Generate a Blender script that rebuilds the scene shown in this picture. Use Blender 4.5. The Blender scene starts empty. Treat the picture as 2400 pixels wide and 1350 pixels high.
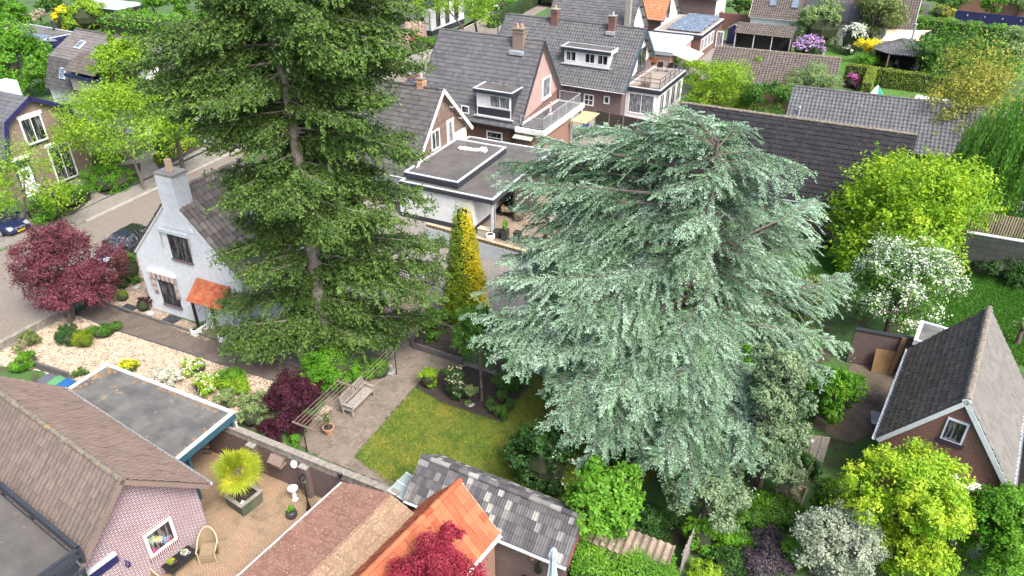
import bpy, math, random
import numpy as np
from mathutils import Vector
S = bpy.context.scene
COL = S.collection
R_ = math.radians
# ------------------------------------------------------------------ camera
CAMH = 23.0; PITCH = R_(31.4); FPX = 1726.0
cd = bpy.data.cameras.new('camera'); cam = bpy.data.objects.new('camera', cd); COL.objects.link(cam)
cam.location = (0, 0, CAMH); cam.rotation_euler = (R_(90) - PITCH, 0, 0)
cd.sensor_width = 36; cd.lens = FPX / 2400 * 36; cd.clip_start = 0.5; cd.clip_end = 3000
S.camera = cam
# ------------------------------------------------------------------ light
SUN_EL, SUN_AZ = 54.0, 142.0        # azimuth clockwise from +Y
w = bpy.data.worlds.new('World'); S.world = w; w.use_nodes = True
nt = w.node_tree; nt.nodes.clear()
sky = nt.nodes.new('ShaderNodeTexSky'); sky.sky_type = 'NISHITA'; sky.sun_disc = False
sky.sun_elevation = R_(SUN_EL); sky.sun_rotation = R_(SUN_AZ); sky.air_density = 0.55; sky.dust_density = 5.0; sky.ozone_density = 1.0
bg = nt.nodes.new('ShaderNodeBackground'); bg.inputs[1].default_value = 0.15
wo = nt.nodes.new('ShaderNodeOutputWorld'); nt.links.new(sky.outputs[0], bg.inputs[0]); nt.links.new(bg.outputs[0], wo.inputs[0])
sl = bpy.data.lights.new('sun', 'SUN'); sl.energy = 1.25; sl.angle = R_(18); sl.color = (1.0, 0.96, 0.88)
so = bpy.data.objects.new('sun', sl); COL.objects.link(so)
sd = Vector((math.cos(R_(SUN_EL)) * math.sin(R_(SUN_AZ)), math.cos(R_(SUN_EL)) * math.cos(R_(SUN_AZ)), math.sin(R_(SUN_EL))))
so.rotation_euler = sd.to_track_quat('Z', 'Y').to_euler(); so.location = (0, 0, 60)
S.view_settings.view_transform = 'Standard'; S.view_settings.look = 'None'; S.view_settings.gamma = 1
S.view_settings.exposure = 1.55
# ------------------------------------------------------------------ picture <-> place
_F = np.array([0, math.cos(PITCH), -math.sin(PITCH)]); _R = np.array([1., 0, 0]); _U = np.array([0, math.sin(PITCH), math.cos(PITCH)])
_C = np.array([0, 0, CAMH])
def ray(u, v): return _F * FPX + _R * (u - 1200) - _U * (v - 675)
def P(u, v, z=0.0):
    r = ray(u, v); return _C + r * ((z - CAMH) / r[2])
def P2(u, v, z=0.0):
    p = P(u, v, z); return (p[0], p[1])
GY = -25.8                                     # yaw of the plots
def ang(a): return np.array([math.cos(R_(a)), math.sin(R_(a)), 0.])
def nrm(a):
    a = np.asarray(a, float); return a / (np.linalg.norm(a, axis=-1, keepdims=True) + 1e-9)
# ------------------------------------------------------------------ objects
def tag(o, label=None, cat=None, group=None, kind=None):
    if label: o['label'] = label
    if cat: o['category'] = cat
    if group: o['group'] = group
    if kind: o['kind'] = kind
    return o
def root(name, label, cat, loc, yaw=0, group=None):
    o = bpy.data.objects.new(name, None); COL.objects.link(o); o.empty_display_size = .3
    o.location = (loc[0], loc[1], loc[2] if len(loc) > 2 else 0); o.rotation_euler = (0, 0, R_(yaw))
    return tag(o, label, cat, group)
def copy_tree(o, parent=None):
    c = o.copy(); COL.objects.link(c); c.parent = parent
    for ch in [x for x in COL.objects if x.parent == o]: copy_tree(ch, c)
    return c
class MB:
    def __init__(s): s.v = []; s.n = 0; s.l = []; s.c = []; s.t = []
    def add(s, V, faces, tint=.5):
        V = np.asarray(V, float).reshape(-1, 3); s.v.append(V)
        for i, f in enumerate(faces):
            s.l.append(np.asarray(f) + s.n); s.c.append([len(f)])
        s.t.append(np.full(len(faces), tint) if np.isscalar(tint) else np.asarray(tint, float)); s.n += len(V); return s
    def quads(s, Q, tint=.5):                  # Q (N,4,3)
        Q = np.asarray(Q, float); N = len(Q)
        if not N: return s
        s.v.append(Q.reshape(-1, 3)); s.l.append(np.arange(N * 4) + s.n); s.c.append(np.full(N, 4)); s.n += N * 4
        s.t.append(np.full(N, tint) if np.isscalar(tint) else np.asarray(tint, float)); return s
    def bx(s, x0, x1, y0, y1, z0, z1, tint=.5, rz=0, c=(0, 0)):
        if x0 > x1: x0, x1 = x1, x0
        if y0 > y1: y0, y1 = y1, y0
        V = np.array([(x, y, z) for z in (z0, z1) for x, y in ((x0, y0), (x1, y0), (x1, y1), (x0, y1))], float)
        if rz:
            a = R_(rz); x = V[:, 0] - c[0]; y = V[:, 1] - c[1]
            V[:, 0] = c[0] + x * math.cos(a) - y * math.sin(a); V[:, 1] = c[1] + x * math.sin(a) + y * math.cos(a)
        return s.add(V, [(0, 3, 2, 1), (4, 5, 6, 7), (0, 1, 5, 4), (1, 2, 6, 5), (2, 3, 7, 6), (3, 0, 4, 7)], tint)
    def obox(s, o, ax, ay, az, tint=.5):       # corner origin + three edge vectors
        o, ax, ay, az = [np.asarray(q, float) for q in (o, ax, ay, az)]
        V = [o, o + ax, o + ax + ay, o + ay]; V = V + [q + az for q in V]
        F = [(0, 3, 2, 1), (4, 5, 6, 7), (0, 1, 5, 4), (1, 2, 6, 5), (2, 3, 7, 6), (3, 0, 4, 7)]
        if np.dot(np.cross(ax, ay), az) < 0: F = [f[::-1] for f in F]
        return s.add(V, F, tint)
    def beam(s, a, b, wd, h, up=(0, 0, 1), tint=.5):
        a = np.asarray(a, float); b = np.asarray(b, float); d = b - a; n = nrm(np.cross(d, up)) * wd; u = nrm(np.cross(n, d)) * h
        return s.obox(a - n / 2 - u / 2, d, n, u, tint)
    def prism(s, poly, axis, a, b, tint=.5):   # poly of 2D pts extruded along axis from a to b
        n = len(poly); V = []
        for q in (a, b):
            for p in poly: V.append({'x': (q, p[0], p[1]), 'y': (p[0], q, p[1]), 'z': (p[0], p[1], q)}[axis])
        ar = sum(poly[i][0] * poly[(i + 1) % n][1] - poly[(i + 1) % n][0] * poly[i][1] for i in range(n))
        F = [tuple(range(n))[::-1], tuple(range(n, 2 * n))] + [(i, (i + 1) % n, n + (i + 1) % n, n + i) for i in range(n)]
        if (ar < 0) != (axis == 'y') != (b < a): F = [f[::-1] for f in F]
        return s.add(V, F, tint)
    def tube(s, pts, rad, n=8, tint=.5, caps=True):
        pts = np.asarray(pts, float); m = len(pts); rad = np.full(m, rad) if np.isscalar(rad) else np.asarray(rad)
        d = np.gradient(pts, axis=0); d = nrm(d); ref = np.array([0, 0, 1.]) if abs(d[0][2]) < .9 else np.array([1., 0, 0])
        V = []
        for i in range(m):
            a = nrm(np.cross(d[i], ref)); b = np.cross(d[i], a); th = np.arange(n) * 2 * np.pi / n
            V.append(pts[i] + rad[i] * (np.cos(th)[:, None] * a + np.sin(th)[:, None] * b))
        F = [(i * n + k, i * n + (k + 1) % n, (i + 1) * n + (k + 1) % n, (i + 1) * n + k) for i in range(m - 1) for k in range(n)]
        if caps: F += [tuple(range(n))[::-1], tuple(range((m - 1) * n, m * n))]
        return s.add(np.vstack(V), F, tint)
    def lathe(s, prof, c=(0, 0, 0), n=14, tint=.5, sq=0):
        V = []
        for r, z in prof:
            for k in range(n):
                a = 2 * math.pi * k / n + sq; V.append((c[0] + r * math.cos(a), c[1] + r * math.sin(a), c[2] + z))
        m = len(prof)
        F = [(i * n + k, i * n + (k + 1) % n, (i + 1) * n + (k + 1) % n, (i + 1) * n + k) for i in range(m - 1) for k in range(n)]
        F += [tuple(range(n))[::-1], tuple(range((m - 1) * n, m * n))]
        return s.add(V, F, tint)
    def build(s, name, mat, parent=None, smooth=False, loc=None):
        me = bpy.data.meshes.new(name)
        if s.n:
            V = np.vstack(s.v); L = np.concatenate([np.asarray(x).ravel() for x in s.l]).astype(np.int32)
            C = np.concatenate([np.asarray(x).ravel() for x in s.c]).astype(np.int32); T = np.concatenate(s.t).astype(np.float32)
            st = np.concatenate([[0], np.cumsum(C)[:-1]]).astype(np.int32)
            me.vertices.add(len(V)); me.vertices.foreach_set('co', V.astype(np.float32).ravel())
            me.loops.add(len(L)); me.loops.foreach_set('vertex_index', L)
            me.polygons.add(len(C)); me.polygons.foreach_set('loop_start', st)
            me.polygons.foreach_set('use_smooth', np.full(len(C), bool(smooth)))
            nn = np.abs(np.cross(V[L[st + 1]] - V[L[st]], V[L[st + 2]] - V[L[st]])); k = np.repeat(np.argmax(nn, axis=1), C)
            co = V[L]; uv = np.where((k == 0)[:, None], co[:, [1, 2]], np.where((k == 1)[:, None], co[:, [0, 2]], co[:, [0, 1]]))
            me.uv_layers.new(name='UVMap').data.foreach_set('uv', uv.astype(np.float32).ravel())
            me.attributes.new('tint', 'FLOAT', 'FACE').data.foreach_set('value', T)
            me.update(calc_edges=True); me.validate()
        o = bpy.data.objects.new(name, me); COL.objects.link(o)
        if mat: me.materials.append(mat)
        if parent: o.parent = parent
        if loc is not None: o.location = loc
        return o
# ------------------------------------------------------------------ materials
def _base(name):
    m = bpy.data.materials.new(name); m.use_nodes = True; n = m.node_tree; b = n.nodes['Principled BSDF']; return m, n, b
def _mix(n, a, b, f, typ='MIX'):
    x = n.nodes.new('ShaderNodeMix'); x.data_type = 'RGBA'; x.blend_type = typ
    for s, q in ((6, a), (7, b)):
        if isinstance(q, (tuple, list)): x.inputs[s].default_value = (*q[:3], 1)
        else: n.links.new(q, x.inputs[s])
    if isinstance(f, (int, float)): x.inputs[0].default_value = f
    else: n.links.new(f, x.inputs[0])
    return x.outputs[2]
def _noise(n, scale, detail=4, lo=.35, hi=.65, rough=.6, vec=None):
    t = n.nodes.new('ShaderNodeTexNoise'); t.inputs['Scale'].default_value = scale; t.inputs['Detail'].default_value = detail; t.inputs['Roughness'].default_value = rough
    if vec is None:
        tc = n.nodes.new('ShaderNodeTexCoord'); vec = tc.outputs['Object']
    n.links.new(vec, t.inputs['Vector'])
    r = n.nodes.new('ShaderNodeMapRange'); r.inputs[1].default_value = lo; r.inputs[2].default_value = hi; n.links.new(t.outputs[0], r.inputs[0])
    return r.outputs[0], t.outputs[0]
def _attr(n):
    a = n.nodes.new('ShaderNodeAttribute'); a.attribute_name = 'tint'; return a.outputs['Fac']
def _bump(n, b, h, d, st=1.0):
    x = n.nodes.new('ShaderNodeBump'); x.inputs['Distance'].default_value = d; x.inputs['Strength'].default_value = st; n.links.new(h, x.inputs['Height']); n.links.new(x.outputs[0], b.inputs['Normal'])
def mat(name, a, b=None, scale=2., rough=.8, spots=None, sp_scale=8, sp_lo=.6, sp_hi=.68, metal=0., bump=0., tint=None, spec=.5, streak=None):
    """a/b mixed by noise; tint=(c0,c1) mixed per face instead; spots = a third colour in patches"""
    m, n, s = _base(name)
    f, raw = _noise(n, scale)
    if tint:
        base = _mix(n, tint[0], tint[1], _attr(n)); c = _mix(n, base, a, f) if b is None else _mix(n, base, _mix(n, a, b, f), .35)
    else: c = _mix(n, a, b if b else tuple(q * .86 for q in a), f)
    if spots:
        g, _ = _noise(n, sp_scale, 6, sp_lo, sp_hi, .7); c = _mix(n, c, spots, g)
    n.links.new(c, s.inputs['Base Color']); s.inputs['Roughness'].default_value = rough; s.inputs['Metallic'].default_value = metal
    s.inputs['Specular IOR Level'].default_value = spec
    if bump: _bump(n, s, _noise(n, scale * 12, 5, 0, 1)[1], bump)
    return m
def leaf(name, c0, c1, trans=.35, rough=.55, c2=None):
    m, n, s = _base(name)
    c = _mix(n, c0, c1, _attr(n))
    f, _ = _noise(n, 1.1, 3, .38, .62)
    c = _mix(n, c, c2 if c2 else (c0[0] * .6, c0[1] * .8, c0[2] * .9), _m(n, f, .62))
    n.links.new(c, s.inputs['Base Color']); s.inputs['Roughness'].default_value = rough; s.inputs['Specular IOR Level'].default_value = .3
    t = n.nodes.new('ShaderNodeBsdfTranslucent'); n.links.new(c, t.inputs['Color'])
    x = n.nodes.new('ShaderNodeMixShader'); x.inputs[0].default_value = trans
    n.links.new(s.outputs[0], x.inputs[1]); n.links.new(t.outputs[0], x.inputs[2]); n.links.new(x.outputs[0], n.nodes['Material Output'].inputs[0])
    return m
def _m(n, x, k):
    q = n.nodes.new('ShaderNodeMath'); q.operation = 'MULTIPLY'; n.links.new(x, q.inputs[0]); q.inputs[1].default_value = k; return q.outputs[0]
def brick(name, c1, c2, mortar, bw=.22, rh=.072, ms=.012, spots=None, sp_scale=1.2, rot=0, rough=.85, bump=.006):
    m, n, s = _base(name)
    tc = n.nodes.new('ShaderNodeTexCoord'); mp = n.nodes.new('ShaderNodeMapping'); mp.inputs['Rotation'].default_value = (0, 0, R_(rot)); n.links.new(tc.outputs['UV'], mp.inputs[0])
    t = n.nodes.new('ShaderNodeTexBrick'); n.links.new(mp.outputs[0], t.inputs['Vector'])
    t.inputs['Scale'].default_value = 1; t.inputs['Brick Width'].default_value = bw; t.inputs['Row Height'].default_value = rh; t.inputs['Mortar Size'].default_value = ms; t.inputs['Mortar Smooth'].default_value = .2
    t.inputs['Color1'].default_value = (*c1, 1); t.inputs['Color2'].default_value = (*c2, 1); t.inputs['Mortar'].default_value = (*mortar, 1); t.inputs['Bias'].default_value = 0
    c = t.outputs['Color']
    f, _ = _noise(n, 1.3, 5, .3, .7); c = _mix(n, c, tuple(.8 * q for q in c1), _m(n, f, .3))
    if spots:
        g, _ = _noise(n, sp_scale, 6, .5, .7, .7); c = _mix(n, c, spots, _m(n, g, .7))
    n.links.new(c, s.inputs['Base Color']); s.inputs['Roughness'].default_value = rough
    if bump:
        iv = n.nodes.new('ShaderNodeMath'); iv.operation = 'SUBTRACT'; iv.inputs[0].default_value = 1; n.links.new(t.outputs['Fac'], iv.inputs[1]); _bump(n, s, iv.outputs[0], bump)
    return m
def glassy(name, c=(.016, .02, .024), c2=(.15, .155, .15), rough=.08, scale=1.5):
    m, n, s = _base(name); tc = n.nodes.new('ShaderNodeTexCoord'); mp = n.nodes.new('ShaderNodeMapping'); mp.inputs['Scale'].default_value = (5, 5, .6); n.links.new(tc.outputs['Object'], mp.inputs[0]); f, _ = _noise(n, scale, 3, .50, .60, vec=mp.outputs[0]); n.links.new(_mix(n, c, c2, f), s.inputs['Base Color']); s.inputs['Roughness'].default_value = rough; s.inputs['Specular IOR Level'].default_value = .8
    return m
M = {}
M['white'] = mat('white_paint', (.78, .79, .78), (.70, .71, .70), 3, .5)
M['render'] = mat('white_render', (.72, .74, .74), (.60, .62, .61), 1.2, .85, spots=(.48, .49, .45), sp_scale=2.2, sp_lo=.58, sp_hi=.72)
M['anthracite'] = mat('anthracite_paint', (.035, .04, .05), None, 4, .4)
M['navy'] = mat('navy_paint', (.02, .02, .09), None, 4, .4)
M['black'] = mat('black_metal', (.012, .012, .014), None, 6, .35, spec=.6)
M['zinc'] = mat('zinc', (.42, .45, .48), (.33, .36, .39), 3, .4, metal=.2)
M['lightgrey'] = mat('pale_grey_trim', (.55, .6, .63), (.45, .5, .53), 4, .5)
M['blue'] = mat('petrol_blue_paint', (.03, .09, .13), (.02, .07, .10), 4, .45)
M['glass'] = glassy('window_glass')
M['glasspale'] = glassy('curtained_glass', (.10, .11, .12), (.34, .36, .37), .12, 2.5)
M['conc'] = mat('concrete', (.30, .29, .26), (.20, .19, .17), 3, .9, spots=(.10, .10, .08), sp_scale=5, bump=.01)
M['wood'] = mat('weathered_wood', (.24, .19, .15), (.13, .10, .08), 8, .85, bump=.01)
M['greywood'] = mat('silvered_wood', (.34, .32, .29), (.22, .20, .18), 9, .85, bump=.01)
M['bark'] = mat('bark', (.16, .13, .11), (.07, .055, .045), 6, .95, bump=.03)
M['palebark'] = mat('pale_bark', (.30, .27, .23), (.16, .13, .11), 5, .95, bump=.03)
M['brickred'] = brick('red_brick', (.18, .07, .052), (.12, .048, .04), (.17, .14, .125))
M['brickdark'] = brick('dark_brick', (.10, .06, .06), (.15, .09, .075), (.17, .15, .14))
M['brickpurple'] = brick('purple_brick', (.11, .07, .07), (.155, .09, .085), (.20, .18, .18))
M['brickbuff'] = brick('buff_brick', (.25, .18, .135), (.18, .125, .095), (.22, .19, .165))
M['brickorange'] = brick('orange_brick', (.30, .13, .08), (.22, .09, .06), (.28, .24, .21))
M['brickpink'] = brick('pink_brick', (.45, .27, .23), (.36, .22, .19), (.42, .36, .33))
M['brickwhitejoint'] = brick('brick_white_joint', (.17, .075, .082), (.12, .052, .06), (.60, .56, .60), .24, .078, .015, spots=(.38, .26, .26), sp_scale=1.4)
M['whitebrick'] = brick('white_painted_brick', (.68, .72, .74), (.60, .65, .67), (.52, .56, .58), .22, .075, .006, spots=(.40, .43, .45), sp_scale=5)
M['terracotta'] = mat('terracotta', (.48, .28, .18), (.40, .22, .14), 5, .8)
def tilemat(name, t0, t1, over, oscale=1.5, spots=None, sp=(8, .6, .66), rough=.7):
    return mat(name, over, None, oscale, rough, spots, sp[0], sp[1], sp[2], tint=(t0, t1), spec=.4)
def tilem(name, t0, t1, streak, spots, sp=(10, .62, .68), rough=.65):
    m, n, s = _base(name)
    c = _mix(n, t0, t1, _attr(n)); f, _ = _noise(n, .8, 4, .4, .7); c = _mix(n, c, streak, _m(n, f, .5))
    g, _ = _noise(n, sp[0], 6, sp[1], sp[2], .7); c = _mix(n, c, spots, _m(n, g, .8))
    n.links.new(c, s.inputs['Base Color']); s.inputs['Roughness'].default_value = rough; s.inputs['Specular IOR Level'].default_value = .22
    _bump(n, s, _noise(n, 30, 4, 0, 1)[1], .01)
    return m
M['t_black'] = tilem('black_glazed_tile', (.014, .015, .018), (.03, .03, .034), (.03, .03, .032), (.10, .09, .07), (14, .68, .72), .8)
M['t_grey'] = tilem('grey_concrete_tile', (.07, .073, .08), (.125, .128, .136), (.105, .105, .10), (.22, .22, .2), (9, .62, .7))
M['t_darkgrey'] = tilem('dark_grey_tile', (.065, .064, .064), (.115, .112, .11), (.07, .067, .06), (.19, .19, .17), (9, .6, .7))
M['t_bluegrey'] = tilem('blue_grey_tile', (.085, .092, .10), (.13, .137, .147), (.10, .10, .10), (.10, .10, .08), (6, .62, .7))
M['t_brown'] = tilem('brown_tile', (.115, .092, .08), (.18, .14, .122), (.10, .085, .072), (.26, .23, .19), (12, .66, .72), .8)
M['t_brownlight'] = tilem('brown_plain_tile', (.17, .128, .108), (.225, .17, .145), (.14, .11, .09), (.07, .06, .05), (10, .62, .7), .85)
M['t_cottage'] = tilem('weathered_grey_brown_tile', (.085, .08, .077), (.27, .24, .21), (.13, .115, .10), (.32, .20, .12), (5, .64, .74), .85)
M['t_orange'] = tilem('orange_clay_tile', (.29, .07, .032), (.46, .15, .075), (.28, .12, .07), (.16, .11, .08), (9, .6, .68), .8)
M['t_orangefar'] = tilem('far_orange_tile', (.48, .15, .07), (.60, .22, .12), (.40, .15, .08), (.3, .2, .12), (9, .65, .72), .8)
M['t_redbrown'] = tilem('red_brown_lichen_tile', (.17, .085, .065), (.25, .13, .10), (.18, .12, .085), (.38, .31, .23), (16, .54, .62), .9)
M['t_redstrip'] = tilem('red_strip_lichen_tile', (.20, .125, .08), (.28, .18, .12), (.20, .16, .10), (.34, .30, .20), (12, .5, .62), .9)
M['t_mansard'] = tilem('mansard_tile', (.11, .105, .10), (.19, .18, .17), (.12, .115, .105), (.24, .23, .2), (9, .62, .7), .8)
M['t_old'] = tilem('old_slate_grey_tile', (.04, .043, .052), (.33, .32, .30), (.08, .08, .085), (.38, .35, .28), (5, .68, .76), .8)
M['t_brownfar'] = tilem('grey_brown_tile', (.085, .074, .066), (.14, .12, .108), (.10, .09, .075), (.20, .18, .15), (9, .6, .7), .8)
M['moss'] = mat('lichen_ridge', (.26, .23, .18), (.12, .105, .085), 7, .95, spots=(.36, .22, .06), sp_scale=2.2, sp_lo=.6, sp_hi=.68, bump=.03)
M['bitumen'] = mat('roofing_felt', (.10, .095, .09), (.065, .062, .06), .8, .85, spots=(.20, .16, .11), sp_scale=1.3, sp_lo=.62, sp_hi=.68, bump=.004)
M['bitumen2'] = mat('weathered_felt', (.13, .135, .125), (.07, .07, .072), 1.2, .85, spots=(.27, .20, .12), sp_scale=.9, sp_lo=.6, sp_hi=.66, bump=.004)
M['greenroof'] = mat('pale_green_felt', (.34, .38, .34), (.27, .31, .28), 1, .85)
# ------------------------------------------------------------------ roof tiles as real relief
rg = np.random.default_rng(11)
def tiles(mb, o, ux, L, dv, SL, tw=.30, tl=.34, amp=.028, step=.03, prof='pan', clip=None, light=None):
    """o: ridge-side start; ux along the ridge, dv down the slope (unit vectors); adds relief tiles to mb"""
    o = np.asarray(o, float); ux = nrm(ux); dv = nrm(dv); n = nrm(np.cross(ux, dv)); n = n if n[2] > 0 else -n
    nu = max(1, round(L / tw)); nv = max(1, round(SL / tl)); tw = L / nu; tl = SL / nv
    pr = {'pan': ([0, .18, .42, .62, .8, 1], [0, -.5, -.3, .7, 1., 0]), 'flat': ([0, .5, .93, 1], [0, 0, .25, 0]), 'roll': ([0, .08, .2, .45, .55, .65, 1], [.8, 1, .2, .2, .9, .2, .0]), 'rib': ([0, .12, .3, .5, .62, .8, 1], [1, .3, .25, 1, .3, .25, .9])}[prof]
    px = np.array(pr[0]) * tw; ph = np.array(pr[1]) * amp
    I, J = np.meshgrid(np.arange(nu), np.arange(nv), indexing='ij'); I = I.ravel(); J = J.ravel()
    if clip is not None:
        k = clip((I + .5) * tw, (J + .5) * tl); I = I[k]; J = J[k]
    N = len(I); jz = rg.normal(0, .006, N); tn = rg.random(N) * .8 + .1
    if light is not None: tn = light(tn, N)
    def pt(a, b, h): return o + a[:, None] * ux + b[:, None] * dv + h[:, None] * n
    for k in range(len(px) - 1):
        a0 = I * tw + px[k]; a1 = I * tw + px[k + 1]; t0 = J * tl; t1 = (J + 1) * tl
        h00 = ph[k] + jz; h10 = ph[k + 1] + jz; 
        A = pt(a0, t0, h00); B = pt(a1, t0, h10); C = pt(a1, t1, h10 + step); D = pt(a0, t1, h00 + step)
        mb.quads(np.stack([A, D, C, B], 1), tn)
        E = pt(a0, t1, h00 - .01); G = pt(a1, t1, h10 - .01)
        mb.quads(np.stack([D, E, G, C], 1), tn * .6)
    return n
def ridge_caps(mb, a, b, r=.12, ln=.4, up=.0):
    a = np.asarray(a, float); b = np.asarray(b, float); L = np.linalg.norm(b - a); k = max(1, round(L / ln)); d = (b - a) / k; s = nrm(np.cross(d, (0, 0, 1)))
    th = np.linspace(-.15, np.pi + .15, 7)
    u = nrm(np.cross(s, d)); u = u if u[2] > 0 else -u
    for i in range(k):
        p = a + d * i; q = p + d * 1.06; j = rg.normal(0, .006)
        r0, r1 = r * .92, r * 1.08
        V = [p + s * r0 * math.cos(t) + u * (r0 * math.sin(t) * .9 + j) for t in th] + [q + s * r1 * math.cos(t) + u * (r1 * math.sin(t) * .9 + j) for t in th]
        m = len(th); mb.add(V, [(x, x + 1, m + x + 1, m + x) for x in range(m - 1)] + [tuple(range(m)), tuple(range(2 * m - 1, m - 1, -1))], rg.random())
# ------------------------------------------------------------------ house frame
class Frame:
    def __init__(s, name, label, cat, cx, cy, yaw, group=None, z=0):
        s.o = root(name, label, cat, (cx, cy, z), yaw, group); s.c = np.array([cx, cy, z]); s.yaw = yaw
        s.ax = ang(yaw); s.ay = ang(yaw + 90)
    def loc(s, p): q = np.asarray(p) - s.c; return np.array([q @ s.ax, q @ s.ay, q[2]])
    def hit(s, u, v, axis, val):
        c = s.loc(_C); d = ray(u, v); d = np.array([d @ s.ax, d @ s.ay, d[2]]); i = 'xyz'.index(axis); return c + d * ((val - c[i]) / d[i])
def yawframe(o, cx, cy, yaw):
    f = Frame.__new__(Frame); f.o = o; f.c = np.array([cx, cy, 0.]); f.yaw = yaw; f.ax = ang(yaw); f.ay = ang(yaw + 90); return f
def window(F, face, val, A, B, cols=2, rows=1, fm='white', pm='glass', fw=.07, sill=None, name='window', px=True, lintel=None, bars=.05, parent=None):
    """rect on the wall plane face ('x+','x-','y+','y-') at val; A,B opposite corners (pixels, or local (a,z))"""
    ax, sg = face[0], 1 if face[1] == '+' else -1; i = 1 if ax == 'x' else 0
    if px: A = F.hit(A[0], A[1], ax, val); B = F.hit(B[0], B[1], ax, val); a0, a1, z0, z1 = min(A[i], B[i]), max(A[i], B[i]), min(A[2], B[2]), max(A[2], B[2])
    else: a0, a1, z0, z1 = min(A[0], B[0]), max(A[0], B[0]), min(A[1], B[1]), max(A[1], B[1])
    def b(mb, p0, p1, q0, q1, d0, d1):
        if ax == 'x': mb.bx(val + sg * d0, val + sg * d1, p0, p1, q0, q1)
        else: mb.bx(p0, p1, val + sg * d0, val + sg * d1, q0, q1)
    par = parent or F.o
    m = MB(); b(m, a0, a1, z0, z0 + fw, .0, .06); b(m, a0, a1, z1 - fw, z1, .0, .06); b(m, a0, a0 + fw, z0 + fw, z1 - fw, .0, .06); b(m, a1 - fw, a1, z0 + fw, z1 - fw, .0, .06)
    for k in range(1, cols):
        c = a0 + (a1 - a0) * k / cols; b(m, c - bars / 2, c + bars / 2, z0 + fw, z1 - fw, 0, .05)
    for k in range(1, rows):
        c = z0 + (z1 - z0) * k / rows; b(m, a0 + fw, a1 - fw, c - bars / 2, c + bars / 2, 0, .045)
    fr = m.build(name, M[fm], par)
    m = MB(); b(m, a0 + fw * .5, a1 - fw * .5, z0 + fw * .5, z1 - fw * .5, .002, .02); m.build('pane', M[pm], fr)
    if sill: m = MB(); b(m, a0 - .06, a1 + .06, z0 - .1, z0 - .005, .0, .12); m.build('sill', M[sill], fr)
    if lintel: m = MB(); b(m, a0 - .12, a1 + .12, z1 + .005, z1 + .24, .0, .09); m.build('lintel', M[lintel], fr)
    return a0, a1, z0, z1
def flatroof(o, x0, x1, y0, y1, z, th=.28, felt='bitumen', trim='lightgrey', fascia='anthracite', lip=.07, name='flat_roof', tw=.14):
    m = MB(); m.bx(x0 + .02, x1 - .02, y0 + .02, y1 - .02, z - th, z); 
    for k in range(1, int(abs(x1 - x0))): m.bx(min(x0, x1) + k, min(x0, x1) + k + .03, y0 + tw, y1 - tw, z, z + .006, .2)
    r = m.build(name, M[felt], o)
    m = MB(); e = .02
    for a in ((x0 - e, x1 + e, y0 - e, y0 + tw), (x0 - e, x1 + e, y1 - tw, y1 + e), (x0 - e, x0 + tw, y0 + tw, y1 - tw), (x1 - tw, x1 + e, y0 + tw, y1 - tw)): m.bx(*a, z + .008, z + lip)
    m.build('roof_trim', M[trim], r)
    m = MB(); f = .015
    for a in ((x0 - f, x1 + f, y0 - f, y0 + .012), (x0 - f, x1 + f, y1 - .012, y1 + f), (x0 - f, x0 + .012, y0 + .012, y1 - .012), (x1 - .012, x1 + f, y0 + .012, y1 - .012)): m.bx(*a, z - th - .01, z + .006)
    m.build('fascia', M[fascia], r)
    return r
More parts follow.
